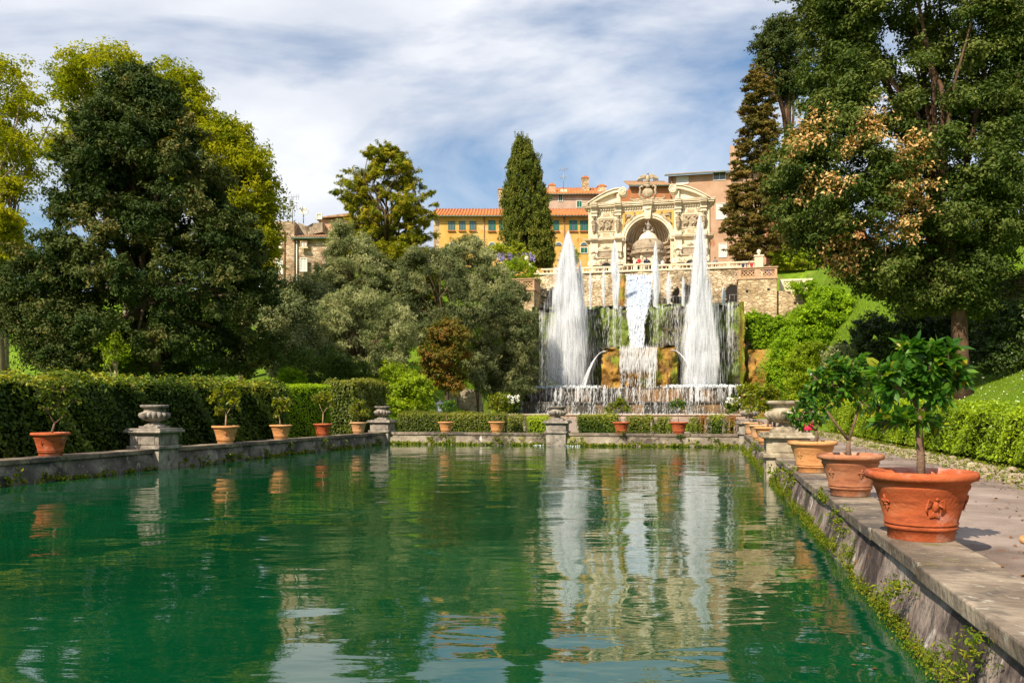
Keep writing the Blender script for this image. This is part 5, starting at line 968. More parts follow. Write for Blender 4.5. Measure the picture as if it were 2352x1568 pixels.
for sg in (-1, 1):     # spandrels with flying figures
    pts = [(sg * .62, 9.85)] + [(sg * x, 9.85) for x in (3.1,)] + [(sg * 3.1, 7.4)] + [(sg * r, ZS + math.sqrt(max(0, 3.28 ** 2 - r * r))) for r in (3.0, 2.7, 2.3, 1.9, 1.4, .9, .62)]
    MB().prism(pts if sg < 0 else pts[::-1], -.06, 0).build('spandrel_field', G['ochre_field'], fo)
    b = MB(); b.tube([(sg * 2.9, -.2, 7.7), (sg * 2.5, -.24, 8.35), (sg * 2.0, -.28, 8.9), (sg * 1.72, -.3, 9.3)], [.07, .16, .2, .17], 7); b.ell((sg * 1.62, -.32, 9.62), (.13, .12, .16)); b.tube([(sg * 1.7, -.28, 9.35), (sg * 1.2, -.28, 9.3), (sg * .85, -.26, 9.6)], [.09, .07, .05], 6)
    for q in range(5): b.tube([(sg * 1.9, -.18, 9.2), (sg * (2.3 + q * .06), -.18, 9.55 - q * .08), (sg * (2.85 - q * .02), -.14, 9.5 - q * .22)], [.06, .08, .03], 5)
    b.tube([(sg * 2.1, -.22, 8.7), (sg * 2.4, -.22, 8.6), (sg * 2.95, -.18, 8.15)], [.12, .1, .04], 6)
    b.build('flying_figure', rl, fo)
# side face and upper attic block
MB().box(xr - .3, xr + .12, .3, 3.2, 0, 10.2).build('side_wall', G['niche'], fo)
# broken segmental pediment with volutes
def vol(sg):
    ctrl = [(7.35, 10.98), (6.5, 11.5), (5.7, 11.95), (4.9, 12.3), (4.1, 12.55), (3.5, 12.62), (3.1, 12.55)]
    th = [.30, .36, .4, .42, .42, .40, .40]; b = MB()
    for i in range(len(ctrl) - 1):
        (x0, z0), (x1, z1) = ctrl[i], ctrl[i + 1]; p = [(sg * x0, z0 - .02), (sg * x1, z1 - .02), (sg * x1, z1 - th[i + 1]), (sg * x0, max(10.97, z0 - th[i]))]
        b.prism(p if sg < 0 else p[::-1], -.75 + .002 * (i % 2), .5); p2 = [(sg * x0, z0 + .10), (sg * x1, z1 + .10), (sg * x1, z1 - .02), (sg * x0, z0 - .02)]; b.prism(p2 if sg < 0 else p2[::-1], -.9 + .002 * (i % 2), .55)
    b.build('pediment_arc', tr, fo)
    c = MB(); n0 = 26; pts = []
    for q in range(n0):
        a = q * .5; r_ = .48 * (1 - q / n0) + .04; pts.append((sg * 3.05 + sg * -1 * r_ * math.sin(a), -.9, 12.17 + r_ * math.cos(a)))
    c.tube(pts, [.10 * (1 - .6 * q / n0) for q in range(n0)], 6); m0 = len(c.v); c.lathe([(0, 0), (.50, 0), (.52, .1), (.52, 1.3), (0, 1.3)], 20); c.v[m0:] = [(sg * 3.05 + q[0], -.88 + q[2], 12.17 + q[1]) for q in c.v[m0:]]; c.build('volute', tr, fo)
    MB().prism([(sg * 6.9, 10.97)] + [(sg * x, z - .38) for x, z in ctrl[1:5]] + [(sg * 3.75, 12.2), (sg * 3.75, 10.97)], -.2, .4).build('tympanum', tr, fo)
    MB().box(min(sg * 3.3, sg * 3.75), max(sg * 3.3, sg * 3.75), -.6, .4, 10.97, 12.0).build('pedestal', tr, fo)
    mbd = MB(); 
    for q in range(20):
        f = q / 19; x = 6.4 - f * 2.4; z = float(np.interp(-x, [-7.35, -6.5, -5.7, -4.9, -4.1], [10.98, 11.5, 11.95, 12.3, 12.55])) - .5; mbd.box(sg * x - .05, sg * x + .05, -.33, -.18, z, z + .1)
    mbd.build('dentils', tr, fo)
vol(-1); vol(1)
# coat of arms and eagle
b = MB(); b.box(-1.1, 1.1, -.5, .3, 10.97, 11.2); b.ell((0, -.45, 11.95), (.68, .28, .62), 16, 10)
for sg in (-1, 1):
    b.tube([(sg * .2, -.45, 11.2), (sg * .75, -.5, 11.3), (sg * 1.0, -.5, 11.8), (sg * .88, -.5, 12.3), (sg * .95, -.48, 12.65), (sg * .7, -.5, 12.8), (sg * .55, -.5, 12.6)], [.12, .16, .17, .15, .14, .12, .06], 7)
    b.tube([(sg * .3, -.4, 11.15), (sg * 1.2, -.4, 11.2), (sg * 1.7, -.4, 11.1), (sg * 2.1, -.4, 11.35), (sg * 1.95, -.4, 11.6), (sg * 1.75, -.4, 11.45)], [.16, .16, .18, .16, .12, .05], 7)
    b.tube([(sg * .15, -.5, 12.75), (sg * .35, -.55, 12.95), (sg * .5, -.5, 12.75)], [.1, .11, .06], 6)
b.ell((0, -.6, 12.75), (.28, .2, .24)); b.ell((0, -.45, 13.05), (.42, .3, .14)); b.ell((0, -.75, 11.0), (.22, .12, .18)); b.build('coat_of_arms', rl, fo)
b = MB(); b.tube([(0, -.4, 13.1), (0, -.42, 13.5), (0, -.46, 13.85), (0, -.42, 14.1)], [.16, .26, .22, .12], 9); b.ell((.02, -.48, 14.27), (.12, .15, .13)); b.tube([(.02, -.6, 14.28), (.04, -.74, 14.22)], [.05, .015], 5); b.tube([(0, -.42, 14.3), (0, -.4, 14.5)], [.06, .02], 5)
for sg in (-1, 1):
    for q in range(7):
        x1_ = .55 + .10 * q; zt_ = 14.25 - .03 * q * q / 3; b.tube([(sg * .15, -.38, 13.95 - q * .05), (sg * (.4 + .05 * q), -.34, zt_ - .05), (sg * (x1_ + .02), -.32, zt_ - .15), (sg * (x1_ + .12), -.32, 13.35 + .03 * q - .02 * q)], [.07, .10, .10, .03], 5)
    b.tube([(sg * .12, -.42, 13.25), (sg * .2, -.46, 13.05)], .06, 5)
b.build('eagle', rl, fo)
# domed kiosk in front of the niche
kx = fp(1105, 1200)[0]; ko = lthing('domed_kiosk', SO + kx * 1.0, TO - 1.9, ZT, 'round domed stone kiosk with a small statue on top before the niche', 'kiosk')
MB().lathe([(1.85, 0), (1.85, .9), (1.75, .95), (1.72, 3.9), (1.8, 4.0)], 8, a0=math.pi / 8, a1=math.pi / 8 + 2 * math.pi).build('body', tr, ko, bevel=.03)
b = MB()
for i in range(8):
    a = math.pi / 8 + i * math.pi / 4; x, y = 1.74 * math.cos(a), 1.74 * math.sin(a); b.tube([(x, y, .9), (x, y, 3.9)], .14, 8); b.ell((x * 1.02, y * 1.02, 3.6), (.2, .2, .2), 8, 5)
b.build('columns', tr, ko)
b = MB()
for i in (5, 6, 7, 4):
    a = i * math.pi / 4; c_, s_ = math.cos(a), math.sin(a); x, y = 1.66 * c_, 1.66 * s_
    pts = [(-.42, 1.0), (.42, 1.0)] + [(.42 * math.cos(q), 2.9 + .42 * math.sin(q)) for q in np.linspace(0, math.pi, 8)]; m0 = len(b.v); b.prism(pts, -.03, .03); b.v[m0:] = [(x * 1.0 + q[0] * -s_ + q[1] * c_, y + q[0] * c_ + q[1] * s_, q[2]) for q in b.v[m0:]]
b.build('opening_shade_panels', G['dark'], ko)  # dark arched panels paint the shaded inside of the kiosk
MB().lathe([(1.8, 3.95), (2.1, 4.05), (2.2, 4.15), (2.2, 4.25), (2.0, 4.3), (1.95, 4.6), (2.02, 4.65), (2.05, 4.72), (1.92, 4.78)], 32).build('cornice', tg, ko)
MB().lathe([(1.92, 4.78), (1.9, 5.1), (1.78, 5.45), (1.5, 5.75), (1.15, 5.9)], 32).build('drum', tg, ko)
MB().lathe([(1.22, 5.9), (1.2, 5.98), (1.1, 6.05), (1.02, 6.3), (.8, 6.6), (.5, 6.78), (.3, 6.85), (.28, 7.0), (0, 7.0)], 28).build('dome', tr, ko)
b = MB()
for i in range(16): a = i * math.pi / 8; b.ell((1.98 * math.cos(a), 1.98 * math.sin(a), 4.46), (.13, .13, .1), 6, 5)
b.lathe([(1.96, 4.36), (1.98, 4.56)], 24).build('frieze', rl, ko)
b = MB(); b.tube([(0, 0, 7.0), (.03, 0, 7.4), (0, -.02, 7.8), (0, 0, 7.95), (0, 0, 8.02)], [.2, .22, .2, .12, .07], 8); b.ell((0, 0, 8.13), (.1, .1, .13)); b.tube([(.12, 0, 7.9), (.28, -.1, 7.6), (.1, -.18, 7.55)], [.07, .06, .04], 5); b.tube([(-.12, 0, 7.9), (-.3, -.05, 7.75), (-.34, -.1, 8.05)], [.07, .06, .04], 5)
for sg in (-1, 1): b.ell((sg * .45, 0, 7.05), (.2, .15, .2)); b.ell((sg * .5, -.05, 7.3), (.09, .09, .12))
b.build('statue', G['urnstone'], ko)
# ================================================================ BUILDINGS
G['yellow'] = surf('ochre_yellow_stucco', [(.3, (.52, .29, .07)), (.5, (.62, .37, .10)), (.72, (.70, .48, .20))], .45, 9, .9, .2, 12, .1, spots=[(.35, (.66, .44, .22), .58, .68, (1, 1, 1.5)), (1.3, (.42, .2, .05), .64, .72, (1, 1, .3))])
G['orange'] = surf('salmon_stucco', [(.3, (.38, .22, .14)), (.5, (.46, .29, .19)), (.72, (.52, .36, .25))], .4, 9, .9, .2, 12, .1, spots=[(.5, (.34, .13, .06), .6, .7, (1, 1, .4))])
G['orange_deep'] = surf('deep_orange_stucco', [(.3, (.36, .13, .05)), (.7, (.46, .2, .09))], .6, 8, .9, .2)
G['pink'] = surf('pink_grey_stucco', [(.3, (.40, .26, .19)), (.6, (.52, .38, .29)), (.8, (.6, .48, .38))], .5, 9, .9, .2)
G['housestone'] = masonry('old_house_masonry', [(0, (.36, .23, .14)), (.5, (.50, .37, .25)), (1, (.62, .52, .4))], (.42, .33, .24), .5, .25)
G['tile'] = surf('clay_roof_tiles', [(.3, (.36, .10, .03)), (.55, (.54, .19, .06)), (.75, (.62, .32, .14))], 2.5, 6, .85, .4, 9)
G['tile_old'] = surf('old_roof_tiles', [(.3, (.20, .12, .07)), (.55, (.40, .24, .13)), (.75, (.5, .36, .22))], 2.5, 6, .85, .4, 9)
G['green_paint'] = plain('green_shutter_paint', (.01, .13, .075), .5)
G['glass'] = plain('window_glass', (.10, .14, .17), .12, spec=.6); G['gutter'] = plain('green_gutter', (.08, .15, .12), .5); G['whiteframe'] = plain('white_window_frame', (.7, .66, .58), .6); G['pipe'] = plain('copper_pipe', (.32, .16, .08), .5)
G['curtain'] = plain('pale_curtain', (.62, .62, .58), .8)
class Bld:
    def __init__(self, name, label, u0, Y, z0, rz=0.0, cat='building'):
        self.u0, self.Y, self.z0 = u0, Y, z0; p = P(u0, HZ, Y); self.o = thing(name, (p.x, p.y, z0), label, cat, None, rz); self.k = Y / FP / max(.2, math.cos(rz)); self.rz = rz
    def x(self, u):
        # intersect the pixel column with the (possibly turned) front plane
        a = (u - CX) / FP; px, py = self.o.location.x, self.Y; d = Vector((math.cos(self.rz), math.sin(self.rz)))
        return (a * py - px) / (d.x - a * d.y)
    def z(self, v, u=None):
        x = self.x(u) if u is not None else 0; Y = self.Y + x * math.sin(self.rz); return zz(v, Y) - self.z0
    def window(self, u0, u1, v0, v1, kind='glass', sill=None, frame='whiteframe', mull=1):
        um = (u0 + u1) / 2; x0, x1, z0, z1 = self.x(u0), self.x(u1), self.z(v1, um), self.z(v0, um); f = .09
        w_ = MB(); w_.box(x0 - f, x0, -.09, .05, z0 - f, z1 + f).box(x1, x1 + f, -.09, .05, z0 - f, z1 + f).box(x0, x1, -.088, .05, z1, z1 + f).box(x0, x1, -.088, .05, z0 - f, z0)
        for i in range(mull): xm = x0 + (x1 - x0) * (i + 1) / (mull + 1); w_.box(xm - .035, xm + .035, -.06, .05, z0, z1)
        wo_ = w_.build('window', G[frame], self.o)
        if kind == 'glass': MB().box(x0, x1, -.02, .02, z0, z1).build('pane', G['glass'], wo_)
        elif kind == 'curtain': MB().box(x0, x1, -.02, .02, z0, z1).build('pane', G['curtain'], wo_)
        elif kind == 'shut':
            b = MB(); xm = (x0 + x1) / 2; b.box(x0, xm - .02, -.07, -.03, z0, z1).box(xm + .02, x1, -.07, -.03, z0, z1); n = int((z1 - z0) / .14)
            for i in range(n): b.box(x0 + .06, xm - .08, -.09, -.071, z0 + (i + .3) * (z1 - z0) / n, z0 + (i + .75) * (z1 - z0) / n); b.box(xm + .08, x1 - .06, -.09, -.071, z0 + (i + .3) * (z1 - z0) / n, z0 + (i + .75) * (z1 - z0) / n)
            b.build('shutter', G['green_paint'], wo_)
        elif kind == 'halfshut':
            MB().box(x0, x1, -.02, .02, z0, z1).build('pane', G['glass'], wo_); w4 = (x1 - x0) * .26; b = MB(); b.box(x0, x0 + w4, -.085, -.03, z0, z1).box(x1 - w4, x1, -.085, -.03, z0, z1); b.build('shutter', G['green_paint'], wo_)
        if sill: MB().box(x0 - .18, x1 + .18, -.24, 0, z0 - f - .12, z0 - f).build('sill', G[sill], wo_)
        return wo_
    def roof(self, x0, x1, y0, y1, z0, z1, mat='tile', step=.28, over=.35):
        """pantile slope rising from the eave (y0,z0) to (y1,z1)"""
        b = MB(); b.add([(x0, y0, z0), (x1, y0, z0), (x1, y1, z1), (x0, y1, z1), (x0, y0, z0 - .12), (x1, y0, z0 - .12), (x1, y1, z1 - .12), (x0, y1, z1 - .12)], [(0, 1, 2, 3), (7, 6, 5, 4), (0, 4, 5, 1), (1, 5, 6, 2), (2, 6, 7, 3), (3, 7, 4, 0)])
        n = int((x1 - x0) / step)
        for i in range(n): x = x0 + (i + .5) * (x1 - x0) / n; b.tube([(x, y0 - .04, z0 + .0), (x, y1, z1 + .0)], step * .32, 6)
        r = b.build('roof', G[mat], self.o); MB().tube([(x0, y0 - .1, z0 - .14), (x1, y0 - .1, z0 - .14)], .08, 6).build('gutter', G['gutter'], self.o); return r
    def zr(self, v, y1): return zz(v, self.Y + y1) - self.z0
    def chimney(self, x, y, z, w_, h, mat, roof, par=None):
        c = MB().box(x - w_ / 2, x + w_ / 2, y - w_ / 2, y + w_ / 2, z - .6, z + h).build('chimney', G[mat], par or self.o); MB().box(x - w_ / 2 - .08, x + w_ / 2 + .08, y - w_ / 2 - .08, y + w_ / 2 + .08, z + h, z + h + .1).prism([(x - w_ / 2 - .05, z + h + .1), (x + w_ / 2 + .05, z + h + .1), (x, z + h + .4)], y - w_ / 2, y + w_ / 2).build('chimney_cap', G[roof], c)
# yellow building
B = Bld('yellow_building', 'long ochre yellow building with a red tiled roof and green windows behind the cypress', 1009, 117, 15.6)
xa, xb = B.x(1009), B.x(1352); zt_ = B.z(496); MB().box(xa, xb, 0, 9, -1, zt_).build('wall', G['yellow'], B.o); MB().box(xa - .75, xa, .1, 8.9, -1, zt_ - .05).build('corner_wall', G['wallbrick'], B.o)
B.roof(xa - 1.1, xb + .4, -.7, 6.5, B.zr(494, -.7), B.zr(480, 6.5), step=.42)
for u0, u1 in ((1031, 1043), (1056, 1067), (1080, 1092)): B.window(u0, u1, 510, 528, 'glass', 'tile', 'green_paint')
for u0, u1 in ((1123, 1136), (1148, 1160), (1272, 1282), (1309, 1324), (1334, 1349)): B.window(u0, u1, 508, 529, 'halfshut', 'tile', 'green_paint')
B.window(1334, 1349, 569, 581, 'shut', None, 'whiteframe')
for uc in (1040, 1130, 1156, 1283, 1341):
    xc = B.x(uc); z = B.z(564, uc); r_ = .42; f = MB().prism([(xc + (r_ + .09) * math.cos(q), z + (r_ + .09) * math.sin(q)) for q in np.linspace(0, math.pi, 10)], -.08, .02).build('window', G['whiteframe'], B.o); MB().prism([(xc + r_ * math.cos(q), z + r_ * math.sin(q)) for q in np.linspace(0, math.pi, 10)], -.1, -.081).build('pane', G['glass'], f)
for uc in (1112, 1296): MB().tube([(B.x(uc), -.1, -1), (B.x(uc), -.1, B.z(498))], .06, 6).build('downpipe', G['pipe'], B.o)
# brick tower
B = Bld('brick_tower', 'plain tan brick tower block behind the tall cypress', 1145, 126, 16); xa, xb = B.x(1145), B.x(1186); MB().box(xa, xb, 0, 4, 0, B.z(435)).build('wall', G['wallbrick'], B.o); MB().box(xa - .1, xb + .1, -.1, 4.1, B.z(435), B.z(433)).build('coping', G['tile_old'], B.o)
# pink house
B = Bld('pink_house', 'pinkish house with green shutters and a low tiled roof behind the yellow building', 1252, 130, 16); xa, xb = B.x(1252), B.x(1386); zt_ = B.z(447); MB().box(xa, xb, 0, 8, 0, zt_).build('wall', G['pink'], B.o)
rf = B.roof(xa - .3, xb + .5, -.5, 6, zt_ + .05, B.zr(432, 6), step=.42)
B.window(1283, 1291.5, 443.5 + 3, 462, 'shut'); B.window(1325, 1336, 462, 476, 'shut'); B.window(1262, 1267, 443 + 4, 459, 'shut')
B.chimney(B.x(1269), 1.5, B.z(434), 1.0, .8, 'brickpink', 'tile'); B.chimney(B.x(1348), 3, B.z(432), 1.0, 2.2, 'wallbrick', 'tile'); B.chimney(B.x(1385), 2, B.z(438), 1.3, 1.0, 'wallbrick', 'tile')
MB().box(B.x(1296) - .5, B.x(1296) + .5, 1, 2, B.z(438), B.z(431)).build('chimney', G['trav'], B.o)
MB().tube([(B.x(1375), -.1, B.z(475)), (B.x(1375), -.1, B.z(447))], .07, 6).build('downpipe', G['whiteframe'], B.o)
def antenna(label, u, vt, vb, Y):
    p = P(u, vb, Y); o = thing('antenna', p, label, 'antenna', 'television antennas'); h = zz(vt, Y) - p.z; MB().tube([(0, 0, -.5), (0, 0, h)], .045, 5).build('mast', G['metal'], o)
    b = MB()
    for zf, w_, n in ((.98, 1.3, 6), (.55, .9, 4)):
        b.tube([(-w_ / 2, 0, h * zf), (w_ / 2, 0, h * zf + .1)], .025, 4)
        for i in range(n): x = -w_ / 2 + w_ * i / (n - 1); b.tube([(x, 0, h * zf - .3), (x, 0, h * zf + .35)], .02, 4)
    b.build('aerial', G['metal'], o); return o
antenna('tall television antenna on the pink house roof', 1294.5, 388, 432, 131); antenna('television antenna left of the satellite dish on the stone house', 672, 452, 503, 90); antenna('small bent antenna behind the left volute of the facade', 1378, 441, 452, 129)
# salmon palace to the right
B = Bld('salmon_palace', 'large salmon coloured palace with white framed windows and sloping dark eaves behind the facade', 1535, 129, 15.9, -math.radians(14)); xa, xb = B.x(1535), B.x(1835); zt_ = B.z(405, 1535)
MB().box(xa, xb, 0, 12, 0, zt_).build('wall', G['orange'], B.o); B.roof(xa - .5, xb, -.8, 5, zt_ + .05, zt_ + 1.6, 'tile_old')
B.window(1555, 1580, 406.5 + 1, 422, 'curtain', None, 'whiteframe'); B.window(1639, 1666, 396, 413, 'glass', None, 'whiteframe'); B.window(1646, 1668, 468, 503, 'curtain', None, 'whiteframe', 2); B.window(1652, 1668, 560, 590, 'curtain', None, 'whiteframe')
mb = MB(); mb.tube([(B.x(1543), -.15, B.z(440)), (B.x(1543), -.15, B.z(407))], .09, 6); mb.build('downpipe', G['pipe'], B.o)
xq, xw = B.x(1677), B.x(1704); MB().prism([(xq, zt_ - 1), (xw, zt_ - 1), (xw, B.z(345, 1690)), (xq, B.z(336, 1677))], -.5, 6).build('tower_room', G['orange'], B.o)
B = Bld('orange_house', 'lower deep orange house with brown tiled roof between eagle and salmon palace', 1446, 124, 15.9); xa, xb = B.x(1446), B.x(1540); MB().box(xa, xb, 0, 6, 0, B.z(428)).build('wall', G['orange_deep'], B.o); B.roof(xa - .2, xb, -.6, 5, B.z(427), B.zr(416, 5), 'tile_old')
MB().box(B.x(1500), xb, 1, 6, B.z(428), B.z(418)).build('upper_wall', G['orange_deep'], B.o); MB().prism([(xa - 2.2, 0), (xa, 0), (xa, B.z(430)), (xa - 1.8, B.z(468))], .5, 5).build('sloping_wall', G['orange_deep'], B.o)
# wall strip behind the right cypress, in shade
B = Bld('brick_wall', 'shaded reddish brick wall behind the brown cypress above the green bank', 1770, 104, 15.9, cat='wall'); MB().box(B.x(1765), B.x(1990), 0, 1, 0, B.z(500)).build('masonry', G['orange_deep'], B.o)
# left stone houses
B = Bld('stone_house', 'old stone house with white shuttered windows at the left, beside the yellow green tree', 629, 90, 13.2); za = B.z(508)
MB().box(B.x(620), B.x(676), 0, 8, -3, za).build('wall', G['housestone'], B.o); MB().box(B.x(618), B.x(650), -.5, 2, za - 2.9, za - 2.7).build('balcony_slab', G['trav'], B.o)
x0, x1 = B.x(676), B.x(764); zw = B.z(545); MB().box(x0, x1, .4, 8, -3, zw).build('wall', G['housestone'], B.o); B.roof(x0 - .3, x1 + .2, -.1, 5, zw + .02, zw + 1.5, 'tile_old')
MB().prism([(x0, zw + .3), (B.x(733), zw + .9), (B.x(733), B.z(503)), (B.x(710), B.z(505)), (B.x(697), B.z(512)), (x0, B.z(503))], 1.6, 6).build('dark_gable', G['trav_grey'], B.o)
x2, x3 = B.x(722), B.x(800); MB().box(x2, x3, 3, 10, -3, B.z(489)).build('upper_wall', G['brickpink'], B.o)
b = MB(); b.prism([(x2 - .5, B.z(489)), (x3, B.z(489) + .3), (x3, B.z(484) + .4), (x2 + .6, B.z(484))], 2.5, 8); b.build('upper_roof', G['tile_old'], B.o)
B.window(635, 648, 597, 628, 'curtain'); B.window(636, 647, 543, 560, 'curtain'); B.window(691, 704, 594, 622, 'curtain'); B.window(692, 704, 556, 566, 'curtain', 'trav', 'housestone'); B.window(728, 738, 492, 502, 'curtain', None, 'whiteframe', 0)
mb = MB(); mb.tube([(B.x(653), -.12, -1), (B.x(653), -.12, za - 1)], .08, 6); mb.build('downpipe', G['pipe'], B.o); MB().tube([(B.x(680), .25, -1), (B.x(680), .25, zw - .2)], .08, 6).build('downpipe', G['whiteframe'], B.o)
p = P(697, 500, 91); o = thing('satellite_dish', p, 'white satellite dish on the stone house roof', 'satellite dish'); MB().tube([(0, 0, -.6), (0, 0, .4)], .05, 6).build('mast', G['metal'], o); d = MB().lathe([(0, .0), (.2, .02), (.38, .08), (.5, .16), (.48, .18), (.3, .09), (0, .03)], 20).build('dish', G['whiteframe'], o); d.location = (0, 0, .65); d.rotation_euler = (R(70), 0, R(25)); MB().tube([(0, -.1, .5), (-.1, -.6, .75)], .03, 5).build('feed_arm', G['metal'], o)
B = Bld('brick_pier', 'weathered brick pier with plants on top at the left end of the olive slope', 664, 78, 8.0, cat='pier'); MB().box(B.x(664), B.x(700), 0, 3, 0, B.z(672)).build('shaft', G['brickpink'], B.o); MB().box(B.x(662), B.x(702), -.15, 3.1, B.z(672), B.z(667)).build('cap', G['tile_old'], B.o)
B = Bld('garden_wall', 'beige retaining wall segments under the rusty tree', 1000, 63, .9, cat='wall'); b = MB()
b.prism([(B.x(996), 0), (B.x(1050), 0), (B.x(1050), B.z(893)), (B.x(1030), B.z(897)), (B.x(996), B.z(908))], 0, 1).prism([(B.x(1052), 0), (B.x(1112), 0), (B.x(1104), B.z(896)), (B.x(1062), B.z(892)), (B.x(1052), B.z(905))], .3, 1.3); b.build('wall', G['urnstone_light'], B.o)
# small things behind the hedge
p = P(1011, 945, 46); s_, t_ = toST(p.x, p.y); z_ = terr(s_, t_); o = thing('garden_lamp', (p.x, p.y, z_), 'small dark house shaped garden lamp between green plants', 'lamp'); hh = zz(928, 46) - z_
dk = plain('dark_lamp_metal', (.07, .075, .085), .5); MB().box(-.1, .1, -.1, .1, 0, hh - .45).build('post', dk, o); MB().box(-.17, .17, -.17, .17, hh - .45, hh).build('housing', dk, o, bevel=.01); MB().box(-.09, .09, -.185, -.171, hh - .36, hh - .12).build('lamp_glass', plain('dull_lamp_glass', (.3, .33, .36), .2), o); MB().lathe([(.30, hh), (.28, hh + .03), (.06, hh + .17), (0, hh + .17)], 4).lathe([(.04, hh + .17), (.05, hh + .22), (0, hh + .25)], 8).build('roof', dk, o)
p = P(635, 862, 60); s_, t_ = toST(p.x, p.y); z_ = terr(s_, t_); o = thing('terracotta_jar', (p.x, p.y, z_), 'tall orange terracotta jar in the shade behind the tall hedge', 'jar'); MB().lathe([(.18, 0), (.28, .3), (.34, .6), (.32, .85), (.2, 1.02), (.15, 1.08), (.19, 1.14), (.12, 1.16), (0, 1.1)], 18).build('jar_body', G['pot_red'], o)
p = P(1075, 925, 47); 
# ================================================================ PEOPLE
G['skin'] = plain('skin', (.52, .30, .2), .6); G['hair_dark'] = plain('dark_hair', (.02, .014, .01), .5); G['hair_brown'] = plain('brown_hair', (.12, .05, .025), .5); G['hair_pale'] = plain('fair_hair', (.4, .28, .13), .5)
cloths = {k: plain(k + '_cloth', c, .85) for k, c in dict(red=(.62, .02, .04), crimson=(.55, .02, .06), navy=(.02, .03, .09), white=(.75, .74, .72), blue=(.05, .12, .35), black=(.02, .02, .022), grey=(.2, .2, .2), pink=(.6, .25, .25)).items()}
def skinned(name, V, E, RD, mat, parent, root=0, sub=1):
    me = bpy.data.meshes.new(name); me.from_pydata([tuple(v) for v in V], E, []); me.update(); me.materials.append(mat); o = bpy.data.objects.new(name, me); C.objects.link(o); o.parent = parent
    sk = o.modifiers.new('skin', 'SKIN'); ly = me.skin_vertices[0] if me.skin_vertices else None
    if ly is None:
        bm = bmesh.new(); bm.from_mesh(me); bm.verts.layers.skin.verify(); bm.to_mesh(me); bm.free(); ly = me.skin_vertices[0]
    for i, r in enumerate(RD): ly.data[i].radius = (r, r) if not isinstance(r, tuple) else r; ly.data[i].use_root = (i == root)
    sk.use_smooth_shade = True; ss = o.modifiers.new('sub', 'SUBSURF'); ss.levels = sub; ss.render_levels = sub; return o
